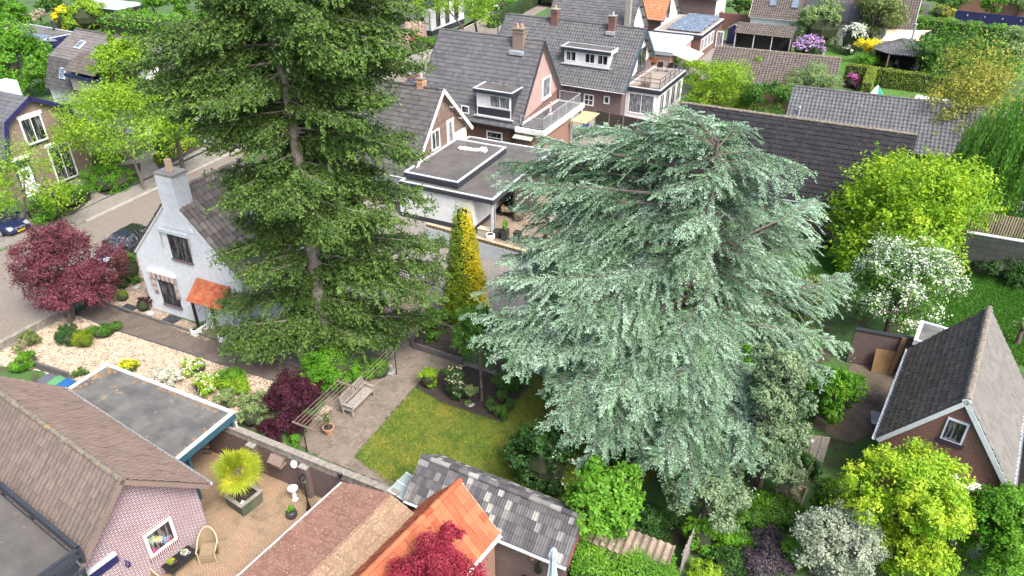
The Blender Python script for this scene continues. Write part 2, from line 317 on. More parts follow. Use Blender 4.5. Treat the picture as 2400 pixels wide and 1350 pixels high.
def gable(name, label, cat, par, wallm, tilemat_, prof='pan', tw=.30, tl=.34, amp=.028, step=.03, ohx=.25, ohy=.3, vm='white', caps='t', gut='zinc', wallx=None, group=None, vw=.16, light=None, tilem2=None, capr=.12, thick=.16, zc=0, gsides='-+'):
    cx, cy, yaw, L, Wm, Wp, zm, zr, zp = par
    F = Frame(name, label, cat, cx, cy, yaw, group); o = F.o; h = L / 2
    F.L, F.Wm, F.Wp, F.zm, F.zr, F.zp = L, Wm, Wp, zm, zr, zp
    sm = (zr - zm) / Wm; sp = (zr - zp) / Wp
    y0, y1 = -Wm + ohy, Wp - ohy; d = thick + .04
    F.y0, F.y1 = y0, y1
    x0, x1 = (-h + ohx, h - ohx) if wallx is None else wallx
    F.x0, F.x1 = x0, x1
    poly = [(y0, 0), (y1, 0), (y1, zr - sp * y1 - d), (0, zr - d), (y0, zr + sm * y0 - d)]
    MB().prism(poly, 'x', x0, x1).build('wall', M[wallm], o)
    for sgn, W, ze, tm in ((-1, Wm, zm, tilemat_), (1, Wp, zp, tilem2 or tilemat_)):
        dv = nrm(np.array([0, sgn * W, ze - zr])); SL = math.hypot(W, zr - ze)
        m = MB(); tiles(m, (-h, 0, zr), (1, 0, 0), L, dv, SL, tw, tl, amp, step, prof, light=light)
        r = m.build('roof', M[tm], o); n = np.array([0, sgn * (zr - ze), W]) / SL
        m = MB(); m.obox(np.array([-h + .03, 0, zr]) - n * (thick), (L - .06, 0, 0), dv * SL, n * (thick - .04)); m.build('roof_board', M['greywood'], r)
        for e in (-1, 1): m = MB(); m.obox(np.array([e * h - (.035 if e < 0 else 0), 0, zr + .02]) - n * .20, (.035, 0, 0), dv * (SL + .02), n * vw * 1.35); m.build('verge_board', M[vm], r)
        if gut and ('-' if sgn < 0 else '+') in gsides:
            m = MB(); g = np.array([0, sgn * (W + .06), ze - .09]); th = np.linspace(np.pi, 2 * np.pi, 7); V = []
            for xx in (-h, h): V += [(xx, g[1] + .075 * math.cos(t), g[2] + .07 * math.sin(t) + .05) for t in th]
            V += [(xx, g[1] + .06 * math.cos(t), g[2] + .055 * math.sin(t) + .05) for xx in (-h, h) for t in th]
            Fc = [(k, k + 1, 8 + k, 7 + k) for k in range(6)] + [(14 + k, 21 + k, 22 + k, 15 + k) for k in range(6)]
            m.add(V, Fc); m.build('gutter', M[gut], r)
    m = MB(); ridge_caps(m, (-h, 0, zr + .0), (h, 0, zr + .0), capr); m.build('ridge_cap', M[tilemat_ if caps == 't' else caps], o)
    F.slope = lambda y: zr + sm * y if y < 0 else zr - sp * y
    return F
def chimney(o, x, y, z0, z1, wx, wy, m_='brickred', pots=1, cap='conc', pot='terracotta', flash=True):
    m = MB(); m.bx(x - wx / 2, x + wx / 2, y - wy / 2, y + wy / 2, z0, z1); m.bx(x - wx / 2 - .04, x + wx / 2 + .04, y - wy / 2 - .04, y + wy / 2 + .04, z1 - .28, z1 - .14)
    c = m.build('chimney', M[m_], o)
    m = MB(); m.bx(x - wx / 2 - .06, x + wx / 2 + .06, y - wy / 2 - .06, y + wy / 2 + .06, z1, z1 + .08); m.build('chimney_cap', M[cap], c)
    for k in range(pots):
        px = x + (k - (pots - 1) / 2) * wx / max(pots, 1) * .9
        m = MB(); m.lathe([(.13, 0), (.11, .2), (.12, .22), (.12, .3), (.08, .3)], (px, y, z1 + .082), 10); m.build('chimney_pot', M[pot], c)
    return c
# ================================================================== ground
def inpoly(x, y, poly):
    r = np.zeros(len(x), bool); n = len(poly)
    for i in range(n):
        x0, y0 = poly[i]; x1, y1 = poly[(i + 1) % n]
        c = ((y0 > y) != (y1 > y)) & (x < (x1 - x0) * (y - y0) / (y1 - y0 + 1e-12) + x0); r ^= c
    return r
def poly_px(pts, z=0): return [P2(u, v, z) for u, v in pts]
def sheet(name, pts, z, m, px=True, kind='structure', yaw=GY, base=None):
    q = poly_px(pts) if px else pts; c = np.mean(q, axis=0); a = R_(-yaw)
    L = [((x - c[0]) * math.cos(a) - (y - c[1]) * math.sin(a), (x - c[0]) * math.sin(a) + (y - c[1]) * math.cos(a)) for x, y in q]
    mb = MB()
    if base is None: mb.add([(x, y, 0) for x, y in L], [tuple(range(len(L)))])
    else: mb.prism(L, 'z', base - z, 0)
    o = mb.build(name, M[m], None); o.location = (c[0], c[1], z); o.rotation_euler = (0, 0, R_(yaw)); o['kind'] = kind; return o
def pave(name, poly, z, yaw, bw, bl, pat, m, px=True, gap=.008, kind='structure', center=None):
    q = poly_px(poly) if px else poly; A = np.array(q); c = A.mean(0); a = R_(-yaw)
    def tl(x, y): return (x - c[0]) * math.cos(a) - (y - c[1]) * math.sin(a), (x - c[0]) * math.sin(a) + (y - c[1]) * math.cos(a)
    L = [tl(*p) for p in q]; Lx = np.array(L); x0, y0 = Lx.min(0); x1, y1 = Lx.max(0)
    if pat == 'herring':
        I, J = np.meshgrid(np.arange(int(x0 / bw) - 2, int(x1 / bw) + 2), np.arange(int(y0 / bw) - 2, int(y1 / bw) + 2), indexing='ij'); I = I.ravel(); J = J.ravel()
        h = (I - J) % 4 == 0; v = (I - J) % 4 == 3
        cx = np.concatenate([(I[h] + 1) * bw, (I[v] + .5) * bw]); cy = np.concatenate([(J[h] + .5) * bw, (J[v] + 1) * bw])
        sx = np.concatenate([np.full(h.sum(), bw), np.full(v.sum(), bw / 2)]); sy = np.concatenate([np.full(h.sum(), bw / 2), np.full(v.sum(), bw)])
    elif pat == 'basket':
        I, J = np.meshgrid(np.arange(int(x0 / bl) - 2, int(x1 / bl) + 2), np.arange(int(y0 / bl) - 2, int(y1 / bl) + 2), indexing='ij'); I = I.ravel(); J = J.ravel(); e = (I + J) % 2 == 0
        cx = np.concatenate([(I[e] + .5) * bl, (I[e] + .5) * bl, (I[~e] + .25) * bl, (I[~e] + .75) * bl]); cy = np.concatenate([(J[e] + .25) * bl, (J[e] + .75) * bl, (J[~e] + .5) * bl, (J[~e] + .5) * bl])
        ne, no = e.sum(), (~e).sum(); sx = np.concatenate([np.full(2 * ne, bl / 2), np.full(2 * no, bl / 4)]); sy = np.concatenate([np.full(2 * ne, bl / 4), np.full(2 * no, bl / 2)])
    elif pat == 'ring':
        cc = tl(*P2(*center)); X = []
        for k in range(2, 40):
            r = k * bw; n = max(6, int(2 * math.pi * r / bl)); t = (np.arange(n) + .5 * (k % 2)) * 2 * math.pi / n
            X.append(np.stack([cc[0] + r * np.cos(t), cc[1] + r * np.sin(t), t], 1))
        X = np.vstack(X); k = inpoly(X[:, 0], X[:, 1], L); X = X[k]; N = len(X); er = np.stack([np.cos(X[:, 2]), np.sin(X[:, 2])], 1) * (bw / 2 - gap); et = np.stack([-np.sin(X[:, 2]), np.cos(X[:, 2])], 1) * (bl / 2 - gap)
        Cc = X[:, :2]; Q = np.stack([Cc - er - et, Cc + er - et, Cc + er + et, Cc - er + et], 1); Q = np.concatenate([Q, .004 + np.zeros((N, 4, 1))], 2)
        cx = None
    else:
        I, J = np.meshgrid(np.arange(int(x0 / bl) - 2, int(x1 / bl) + 2), np.arange(int(y0 / bw) - 2, int(y1 / bw) + 2), indexing='ij'); I = I.ravel(); J = J.ravel()
        cx = (I + .5 + .5 * (J % 2)) * bl; cy = (J + .5) * bw; sx = np.full(len(I), bl / 2); sy = np.full(len(I), bw / 2)
    if cx is not None:
        k = inpoly(cx, cy, L); cx, cy, sx, sy = cx[k], cy[k], sx[k] - gap / 2, sy[k] - gap / 2; N = len(cx); zz = .004 + rg.random(N) * .003
        Q = np.stack([np.stack([cx + i * sx, cy + j * sy, zz], 1) for i, j in ((-1, -1), (1, -1), (1, 1), (-1, 1))], 1)
    mb = MB(); mb.quads(Q, rg.random(N))
    o = mb.build(name, M[m], None); o.location = (c[0], c[1], z); o.rotation_euler = (0, 0, R_(yaw)); o['kind'] = kind; return o
M['soil'] = mat('soil', (.075, .055, .04), (.04, .03, .022), 2.5, .95, spots=(.05, .12, .025), sp_scale=.6, sp_lo=.38, sp_hi=.5, bump=.02)
M['darksoil'] = mat('dark_soil', (.05, .038, .03), (.028, .022, .018), 2.5, .95, bump=.03)
M['grass'] = mat('lawn', (.11, .17, .02), (.23, .20, .035), .8, .95, spots=(.05, .11, .015), sp_scale=1.6, sp_lo=.45, sp_hi=.6, bump=.03)
M['grass2'] = mat('green_lawn', (.05, .14, .015), (.07, .17, .02), .5, .95, spots=(.035, .10, .012), sp_scale=2.2, sp_lo=.5, sp_hi=.65, bump=.03)
M['road'] = brick('road_pavers', (.225, .195, .165), (.185, .16, .135), (.11, .10, .085), .22, .11, .012, spots=(.20, .19, .15), rot=45)
M['pavement'] = brick('grey_paving', (.24, .225, .20), (.20, .19, .17), (.13, .12, .11), .3, .3, .012, spots=(.15, .14, .12))
M['joint'] = mat('paving_joint', (.09, .075, .06), (.06, .055, .04), 3, .95, spots=(.06, .08, .03), sp_scale=1, sp_lo=.5, sp_hi=.6)
M['pv_path'] = mat('garden_path_pavers', (.14, .11, .092), None, 1.5, .9, spots=(.085, .08, .065), sp_scale=1.2, sp_lo=.5, sp_hi=.65, tint=((.105, .08, .07), (.18, .14, .12)))
M['pv_patio'] = mat('patio_pavers', (.19, .16, .13), None, 1.2, .9, spots=(.10, .095, .07), sp_scale=.9, sp_lo=.48, sp_hi=.7, tint=((.14, .11, .09), (.26, .21, .175)))
M['pv_near'] = mat('yellow_red_pavers', (.27, .20, .13), None, .6, .9, spots=(.10, .08, .05), sp_scale=.55, sp_lo=.52, sp_hi=.7, tint=((.26, .195, .12), (.36, .225, .155)))
M['sandpatio'] = mat('sandy_patio', (.24, .19, .14), (.17, .14, .11), 1.2, .9, spots=(.12, .10, .08), sp_scale=2)
M['earth'] = mat('bare_earth', (.15, .12, .09), (.10, .08, .06), 2, .95, bump=.02)
M['kerb'] = mat('kerb_stone', (.38, .36, .32), (.28, .27, .24), 2, .9)
o = MB().add([(-400, -60, 0), (400, -60, 0), (400, 700, 0), (-400, 700, 0)], [(0, 1, 2, 3)]).build('ground', M['soil']); o['kind'] = 'structure'
# street
sheet('street', [(-420, 1050), (0, 825), (145, 742), (232, 690), (300, 655), (345, 600), (470, 430), (600, 352), (930, 205), (1010, 170), (1150, 95), (1290, 14), (1330, -60), (1230, -60), (1190, 20), (1050, 84), (985, 146), (560, 352), (371, 441), (202, 520), (0, 590), (-420, 720)], .006, 'road')
sheet('pavement', [(-420, 640), (0, 560), (93, 458), (222, 402), (300, 378), (420, 330), (520, 295), (700, 215), (950, 128), (1090, 72), (1160, 20), (1190, -60), (1228, -60), (1188, 20), (1048, 84), (983, 146), (558, 352), (369, 441), (200, 519), (180, 530), (0, 585), (-420, 700)], .10, 'pavement', base=.0)
for pp in (([(202, 520), (371, 441), (560, 352), (985, 146), (1050, 84), (1190, 20)]),):
    mb = MB(); q = [P(u, v, .0) for u, v in pp]
    for a, b in zip(q[:-1], q[1:]): mb.beam(a + (0, 0, .045), b + (0, 0, .045), .16, .13)
    tag(mb.build('kerb', M['kerb']), kind='structure')
sheet('driveway', [(560, 800), (700, 700), (820, 560), (880, 400), (960, 420), (985, 510), (1160, 560), (1300, 620), (1250, 760), (1010, 800), (900, 860), (700, 880)], .006, 'pavement')
# gravel garden
M['gravel'] = mat('gravel_bed', (.26, .20, .145), (.15, .115, .085), 14, .95, spots=(.45, .38, .30), sp_scale=22, sp_lo=.5, sp_hi=.6, bump=.03)
M['pebble'] = mat('pebbles', (.50, .38, .28), None, 3, .85, tint=((.10, .075, .05), (.56, .48, .38)))
GR1 = [(-60, 870), (0, 827), (148, 746), (184, 741), (272, 776), (640, 893), (600, 960), (545, 1000), (430, 960), (250, 880), (160, 905), (100, 870), (0, 858)]
GR2 = [(222, 700), (300, 640), (330, 610), (357, 722), (456, 757), (520, 790), (480, 800), (360, 748)]
sheet('gravel_bed', GR1, .008, 'gravel'); sheet('gravel_strip', GR2, .008, 'gravel')
def scatter(poly, n, seed):
    r = np.random.default_rng(seed); q = np.array(poly_px(poly)); lo, hi = q.min(0), q.max(0); out = []
    while sum(len(x) for x in out) < n:
        p = r.random((n * 2, 2)) * (hi - lo) + lo; out.append(p[inpoly(p[:, 0], p[:, 1], [tuple(x) for x in q])])
    return np.vstack(out)[:n]
def pebbles(name, poly, n, s0, s1, seed, m='pebble'):
    r = np.random.default_rng(seed); p = scatter(poly, n, seed); s = s0 + (s1 - s0) * r.random(n) ** 2; a = r.random(n) * 6.28
    base = np.array([(1, 0, .1), (0, 1, .1), (-1, 0, .1), (0, -1, .1), (.25, .1, 1)]); V = np.zeros((n, 5, 3))
    el = .6 + .4 * r.random(n)
    bx, by, bz = base[:, 0][None] * s[:, None], base[:, 1][None] * (s * el)[:, None], base[:, 2][None] * (s * .6)[:, None]
    V[:, :, 0] = p[:, 0, None] + bx * np.cos(a)[:, None] - by * np.sin(a)[:, None]; V[:, :, 1] = p[:, 1, None] + bx * np.sin(a)[:, None] + by * np.cos(a)[:, None]; V[:, :, 2] = .01 + bz
    T = np.concatenate([V[:, [i, (i + 1) % 4, 4, 4]] for i in range(4)], 0)
    mb = MB(); V2 = V.reshape(-1, 3); mb.v.append(V2); F = np.concatenate([np.stack([np.arange(n) * 5 + i, np.arange(n) * 5 + (i + 1) % 4, np.arange(n) * 5 + 4], 1) for i in range(4)])
    mb.l.append(F.ravel()); mb.c.append(np.full(len(F), 3)); mb.n = len(V2); mb.t.append(np.tile(r.random(n), 4))
    o = mb.build(name, M[m]); o['kind'] = 'stuff'; return o
tag(pebbles('pebbles', GR1, 20000, .03, .085, 3), 'pale beige pebbles covering the front garden bed', 'gravel')
tag(pebbles('pebbles', GR2, 5000, .018, .05, 4), 'pale pebbles in the strip along the white cottage wall', 'gravel')
# garden path
PATH = [(184, 735), (222, 706), (453, 783), (545, 812), (700, 862), (860, 905), (830, 950), (640, 890), (272, 771)]
sheet('garden_path', PATH, .010, 'joint'); pave('path_pavers', PATH, .012, GY + 90, .105, .21, 'running', 'pv_path')
M['edging'] = mat('dark_edging', (.12, .115, .11), (.09, .085, .08), 3, .85)
mb = MB()
for pp in ([(222, 704), (453, 780), (545, 810)], [(190, 742), (272, 774), (640, 893)]):
    q = [P(u, v, 0) for u, v in pp]
    for a, b in zip(q[:-1], q[1:]): mb.beam(a + (0, 0, .06), b + (0, 0, .06), .1, .12)
tag(mb.build('path_edging', M['edging']), 'dark kerb edging along both sides of the brick garden path', 'edging')
# porch floor
sheet('porch_floor', [(470, 785), (530, 745), (640, 790), (600, 830)], .05, 'pv_path', base=0)
# patio beside the lawn
PATIO = [(725, 1060), (700, 1035), (735, 985), (790, 900), (880, 800), (800, 790), (830, 700), (1000, 700), (1080, 690), (1110, 760), (975, 800), (1095, 850), (1230, 895), (1240, 925), (1180, 900), (1095, 860), (1010, 870), (973, 908), (828, 1072), (930, 1135), (905, 1140)]
sheet('patio', PATIO, .010, 'joint'); pave('patio_pavers', PATIO, .0125, GY + 90, .11, .22, 'basket', 'pv_patio')
pave('ring_pavers', [(790, 790), (830, 700), (960, 700), (990, 770), (940, 830), (850, 850)], .022, GY, .11, .21, 'ring', 'pv_patio', center=(862, 778))
# lawns
LAWN = [(973, 910), (1040, 945), (1178, 990), (1240, 890), (1300, 860), (1500, 850), (1550, 1100), (1400, 1240), (1100, 1210), (925, 1148), (828, 1071)]
sheet('lawn', LAWN, .012, 'grass'); sheet('far_lawn', [(1780, 600), (1960, 560), (2400, 640), (2700, 720), (2700, 900), (2400, 860), (2200, 790), (1990, 700), (1800, 700)], .012, 'grass2')
sheet('hedged_lawn', [(1990, 235), (2040, 205), (2230, 225), (2300, 240), (2300, 330), (1990, 300)], .012, 'grass2'); sheet('far_garden_lawn', [(1950, 170), (2300, 190), (2500, 190), (2500, 110), (2200, 60), (1900, 80)], .010, 'grass2')
sheet('bed', [(973, 908), (1000, 878), (1095, 858), (1240, 905), (1178, 992), (1040, 948)], .02, 'darksoil')
def grass(name, poly, n, seed, c, label, h=.06, w=.012):
    r = np.random.default_rng(seed); p = scatter(poly, n, seed); a = r.random(n) * 6.28; hh = h * (.5 + r.random(n)); ln = (r.random((n, 2)) - .5) * h * 1.2
    dx = np.stack([np.cos(a), np.sin(a)], 1) * w; z = np.zeros((n, 1)) + .012
    A = np.concatenate([p - dx, z], 1); B = np.concatenate([p + dx, z], 1); C = np.concatenate([p + ln + dx * .3, z + hh[:, None]], 1); D = np.concatenate([p + ln - dx * .3, z + hh[:, None]], 1)
    mb = MB(); 
    g = np.sin(p[:, 0] * 1.7 + np.sin(p[:, 1] * 1.3) * 1.5) * .25 + np.sin(p[:, 1] * 2.1 + p[:, 0]) * .15
    mb.quads(np.stack([A, B, C, D], 1), np.clip(.45 + g + r.normal(0, .22, n), 0, 1)); tag(mb.build(name, M[c]), label, 'grass', kind='stuff')
M['lf_grass'] = leaf('grass_blades', (.13, .23, .025), (.36, .33, .06), .3, .6)
M['lf_grass2'] = leaf('green_grass_blades', (.05, .17, .015), (.10, .24, .03), .3, .6)
grass('grass', LAWN, 90000, 5, 'lf_grass', 'mown yellowish green grass of the back garden lawn')
grass('grass', [(1900, 600), (2400, 640), (2500, 720), (2400, 860), (2200, 790), (1990, 690)], 60000, 6, 'lf_grass2', 'deep green grass of the lawn behind the brick barn', .09, .02)
# near patio (bottom left) and small yards
NEAR = [(400, 1075), (548, 1005), (640, 1030), (905, 1150), (900, 1420), (260, 1420), (400, 1260)]
sheet('near_patio', NEAR, .010, 'joint'); pave('near_patio_pavers', NEAR, .0125, GY + 52, .105, .21, 'herring', 'pv_near')
sheet('parasol_yard', [(1130, 1420), (1130, 1290), (1350, 1330), (1400, 1420)], .010, 'pavement')
sheet('side_yard', [(1960, 900), (2000, 850), (2130, 850), (2060, 1010), (1990, 1040), (1900, 1000)], .014, 'earth')
sheet('neighbour_patio', [(1060, 500), (1160, 460), (1330, 430), (1500, 520), (1290, 600), (1140, 560)], .010, 'sandpatio')
sheet('courtyard', [(1230, 300), (1380, 240), (1500, 260), (1600, 240), (1700, 290), (1500, 330), (1300, 420)], .010, 'pavement')
sheet('house_yard', [(1590, 160), (1650, 110), (1700, 90), (1740, 100), (1680, 150), (1640, 200), (1600, 230)], .010, 'pavement')
sheet('barn_yard', [(2200, 350), (2400, 420), (2500, 560), (2240, 545)], .010, 'pavement')
sheet('front_bed', [(60, 500), (80, 525), (175, 505), (215, 470), (210, 440), (120, 455)], .11, 'darksoil')
sheet('front_bed', [(200, 440), (250, 462), (330, 425), (330, 385), (230, 395)], .11, 'darksoil')
sheet('front_bed', [(360, 378), (375, 400), (510, 330), (500, 300), (440, 300)], .11, 'darksoil')
# ================================================================== buildings
M['planks'] = brick('weathered_planks', (.22, .15, .12), (.13, .085, .065), (.05, .035, .03), 3.2, .15, .008, spots=(.30, .24, .2), sp_scale=2)
M['vboards'] = brick('white_boards', (.70, .68, .60), (.64, .62, .55), (.2, .18, .15), 3., .55, .03, rot=90)
M['decking'] = brick('deck_boards', (.30, .26, .22), (.24, .21, .18), (.12, .10, .09), 4, .14, .008)
M['greencanopy'] = mat('pale_green_canopy', (.40, .46, .36), None, 2, .6)
M['dkboards'] = brick('dark_boards', (.06, .05, .045), (.04, .035, .03), (.015, .012, .01), 3.2, .16, .01)
def wallbox(o, x0, x1, y0, y1, z0, z1, m, name='wall'):
    return MB().bx(x0, x1, y0, y1, z0, z1).build(name, M[m], o)
def railing(o, pts, z, h=.9, m='anthracite', nb=True, name='railing', sp=.13, rails=(1.,)):
    mb = MB()
    for a, b in zip(pts[:-1], pts[1:]):
        a = np.array([*a, z]); b = np.array([*b, z]); L = np.linalg.norm(b - a); d = (b - a) / L
        for f in rails: mb.beam(a + (0, 0, h * f), b + (0, 0, h * f), .045, .045)
        mb.beam(a + (0, 0, .1), b + (0, 0, .1), .03, .03)
        k = max(1, round(L / 1.6))
        for i in range(k + 1): p = a + d * L * i / k; mb.bx(p[0] - .022, p[0] + .022, p[1] - .022, p[1] + .022, z, z + h)
        if nb:
            for i in range(int(L / sp)): p = a + d * sp * (i + .5); mb.bx(p[0] - .008, p[0] + .008, p[1] - .008, p[1] + .008, z + .1, z + h)
    return mb.build(name, M[m], o)
def downpipe(o, x, y, z0, z1, m='zinc', r=.045, top=None, name='downpipe'):
    mb = MB(); pts = [(x, y, z0), (x, y, z1)]
    if top: pts += [(*top,)]
    for a, b in zip(pts[:-1], pts[1:]): mb.tube([a, b], r, 8)
    return mb.build(name, M[m], o)
def skylight(F, u, v, wd, ht, side):
    W, ze = (F.Wm, F.zm) if side < 0 else (F.Wp, F.zp); dv = nrm(np.array([0, side * W, ze - F.zr])); n = nrm(np.array([0, side * (F.zr - ze), W]))
    c = F.loc(_C); d = ray(u, v); d = np.array([d @ F.ax, d @ F.ay, d[2]]); p0 = np.array([0, 0, F.zr]); t = ((p0 - c) @ n) / (d @ n); p = c + d * t
    m = MB(); m.obox(p - np.array([wd / 2, 0, 0]) - dv * ht / 2 + n * .0, (wd, 0, 0), dv * ht, n * .12); s = m.build('skylight', M['anthracite'], F.o)
    m = MB(); m.obox(p - np.array([wd / 2 - .07, 0, 0]) - dv * (ht / 2 - .07) + n * .121, (wd - .14, 0, 0), dv * (ht - .14), n * .012); m.build('pane', M['skyglass'], s)
M['skyglass'] = glassy('skylight_glass', (.10, .14, .18), (.20, .25, .3), .1)
def onroof(F, u, v, side):
    W, ze = (F.Wm, F.zm) if side < 0 else (F.Wp, F.zp); n = nrm(np.array([0, side * (F.zr - ze), W]))
    c = F.loc(_C); d = ray(u, v); d = np.array([d @ F.ax, d @ F.ay, d[2]]); t = ((np.array([0, 0, F.zr]) - c) @ n) / (d @ n); return c + d * t
def dormer(F, TLr, BRr, rooft, roofr, body='anthracite', pan='white', wins=(), low=None, oh=.18):
    """front face from top-left to bottom-right pixels; the bottom sits on the slope"""
    b = onroof(F, BRr[0], BRr[1], -1); yf = b[1] - .0; A = F.hit(TLr[0], TLr[1], 'y', yf); x0, x1, z0, z1 = A[0], b[0], b[2], A[2]
    yb = min(-.1, -(F.zr - z1) / ((F.zr - F.zm) / F.Wm)) + .35
    w_ = MB().bx(x0, x1, yf, yb, z0 - .05, z1).build('dormer', M[body], F.o)
    flatroof(w_, x0 - oh, x1 + oh, yf - .3, yb, z1 + .26, .26, 'bitumen', 'lightgrey', body, .06, 'dormer_roof', .12)
    m = MB(); m.bx(x0 + .02, x1 - .02, yf - .02, yf - .002, z0 + .03, z1 - .03); fp = m.build('front_panel', M[pan], w_)
    m = MB(); m.bx(x0 - .25, x1 + .25, yf - .28, yf + .05, z0 - .06, z0 + .03); m.build('lead_flashing', M['zinc'], w_)
    return w_, x0, x1, yf, z0, z1
# ---------------------------------------------------------------- white cottage
F1 = gable('cottage', 'small white painted brick cottage with weathered tile roof and orange tiled porch', 'house', (-16.10, 36.28, 64.66, 5.4, 3.88, 3.85, 3.72, 7.82, 3.76), 'whitebrick', 't_cottage', 'pan', .30, .40, .05, .045, .04, .12, vm='whitebrick', vw=.05, caps='t', gut='anthracite', thick=.1)
o = F1.o; xw = F1.x0
window(F1, 'x-', xw, (392.6, 547.4), (453, 616), 2, 2, 'brown' if 'brown' in M else 'anthracite', 'glass', .06, 'brickpurple')
window(F1, 'x-', xw, (368, 642), (427, 721), 2, 3, 'anthracite', 'glass', .06, 'brickpurple', bars=.03)
def awning(F, val, A, B, z=.16, m='lightgrey'):
    a = F.hit(*A, 'x', val); b = F.hit(*B, 'x', val); zt = (a[2] + b[2]) / 2; mb = MB(); mb.bx(val - .16, val - .003, min(a[1], b[1]), max(a[1], b[1]), zt - .08, zt + .1); s = mb.build('awning_box', M[m], F.o)
    mb = MB()
    for y in (a[1], b[1]): mb.beam((val - .05, y, zt - .08), (val - .12, y, zt - 1.1), .03, .03)
    mb.build('awning_arm', M['zinc'], s); return a, b, zt
awning(F1, xw, (374, 534), (443, 555))
a, b, zt = awning(F1, xw, (349, 628), (412, 650), m='cream') if 'cream' in M else awning(F1, xw, (349, 628), (412, 650), m='white')
M['awnfab'] = brick('striped_awning_fabric', (.42, .33, .27), (.12, .07, .07), (.42, .33, .27), .12, 3, .0, bump=0)
y0, y1 = min(a[1], b[1]), max(a[1], b[1]); mb = MB()
for k in range(12):
    q0 = y0 + (y1 - y0) * k / 12; q1 = y0 + (y1 - y0) * (k + 1) / 12; mb.bx(xw - .14, xw - .12, q0, q1, zt - .38 - .05 * (k % 2), zt - .08, k % 2)
for s in (y0, y1 - .3):
    for k in range(5): mb.bx(xw - .07, xw - .05, s, s + .3 - .05 * (k % 2), zt - .4 - .22 * (k + 1), zt - .4 - .22 * k, k % 2)
mb.build('valance', mat('scalloped_fabric', (.5, .42, .36), None, 3, .9, tint=((.14, .08, .08), (.55, .45, .38))), o)
# chimney on the gable
A = F1.hit(365, 412, 'x', xw); B = F1.hit(402, 414, 'x', xw); zc = (A[2] + B[2]) / 2; Cc = F1.hit(437, 403, 'z', zc)
yl, yr = A[1], B[1]; xd = max(.7, Cc[0] - xw)
mb = MB(); mb.bx(xw - .085, xw + xd, yr, yl, 6.3, zc); mb.prism([(yl + .55, 5.9), (yr - .55, 5.9), (yr, 6.9), (yl, 6.9)], 'x', xw - .082, xw + .25); ch = mb.build('chimney', M['whitebrick'], o)
mb = MB(); mb.bx(xw - .07, xw + xd + .07, yr - .07, yl + .07, zc, zc + .12); mb.build('chimney_cap', M['conc'], ch)
mb = MB(); cx, cy = xw + xd / 2, (yl + yr) / 2
mb.lathe([(.17, 0), (.17, .62), (.12, .62), (.12, .3)], (cx, cy, zc + .122), 4, sq=math.pi / 4); mb.build('chimney_pot', mat('sand_pot', (.55, .42, .30), None, 3, .8), ch)
# porch
A = F1.hit(461, 650, 'x', xw); B = F1.hit(541, 673, 'x', xw); zt = A[2]; zb = 2.25; Dn = F1.hit(428.5, 702, 'z', zb); yl, yr = A[1], B[1]; xo = Dn[0]
dv = nrm(np.array([xo - xw, 0, zb - zt])); SL = math.hypot(xo - xw, zb - zt); mb = MB(); tiles(mb, (xw - .02, yr, zt), (0, 1, 0), yl - yr, dv, SL, .17, .22, .02, .022, 'flat'); pr = mb.build('porch_roof', M['t_orange'], o)
mb = MB(); n = np.array([zt - zb, 0, xo - xw]); n = nrm(n) * (1 if n[2] < 0 else -1); mb.obox(np.array([xw - .02, yr + .02, zt]) + n * .10, (0, yl - yr - .04, 0), dv * SL, -n * .07); mb.build('porch_board', M['black'], pr)
for q in ((466, 767),):
    b_ = F1.hit(*q, 'z', .35); mb = MB(); mb.bx(b_[0] - .06, b_[0] + .06, b_[1] - .06, b_[1] + .06, .35, zb + .05); mb.build('porch_post', M['black'], o)
b2 = F1.hit(503, 768, 'z', 0.05); mb = MB(); mb.bx(b2[0] - .12, b2[0] + .12, b2[1] - .14, b2[1] + .14, .05, zb + .1); mb.build('porch_pier', M['render'], o)
b3 = (b_[0], b2[1] - .5)
mb = MB(); mb.bx(b3[0] - .06, b3[0] + .06, b3[1] - .5, b3[1] - .38, .35, zb + .05); mb.build('porch_post', M['black'], o)
downpipe(o, F1.x0 + .15, F1.y0 - .06, 0.1, 3.6, 'lightgrey')
# ---------------------------------------------------------------- near left brown-roofed house
F2 = gable('bungalow', 'brown tiled house with white jointed brick gable in the bottom left corner', 'house', (-16.56, 19.57, -33.83, 9.90, 2.90, 2.71, 2.54, 5.63, 3.06), 'brickwhitejoint', 't_brown', 'pan', .23, .33, .022, .045, .64, .22, vm='t_brownlight', vw=.12, caps='moss', gut='zinc', tilem2='t_brownlight', capr=.105, gsides='+')
o = F2.o; xw = F2.x1
# the brick plinth and window
a0, a1, z0, z1 = window(F2, 'x+', xw, (333, 1257), (415, 1260), 1, 1, 'white', 'glass', .10, None)
M['soldier'] = brick('soldier_course', (.17, .06, .07), (.13, .05, .055), (.7, .65, .66), .075, .3, .012)
mb = MB(); mb.bx(xw + .002, xw + .05, a0 - .06, a1 + .06, z0 - .24, z0 - .01); mb.build('brick_sill', M['soldier'], o)
mb = MB(); mb.bx(xw + .002, xw + .012, a0 - .04, a1 + .04, z1 + .005, z1 + .2); mb.build('brick_lintel', M['soldier'], o)
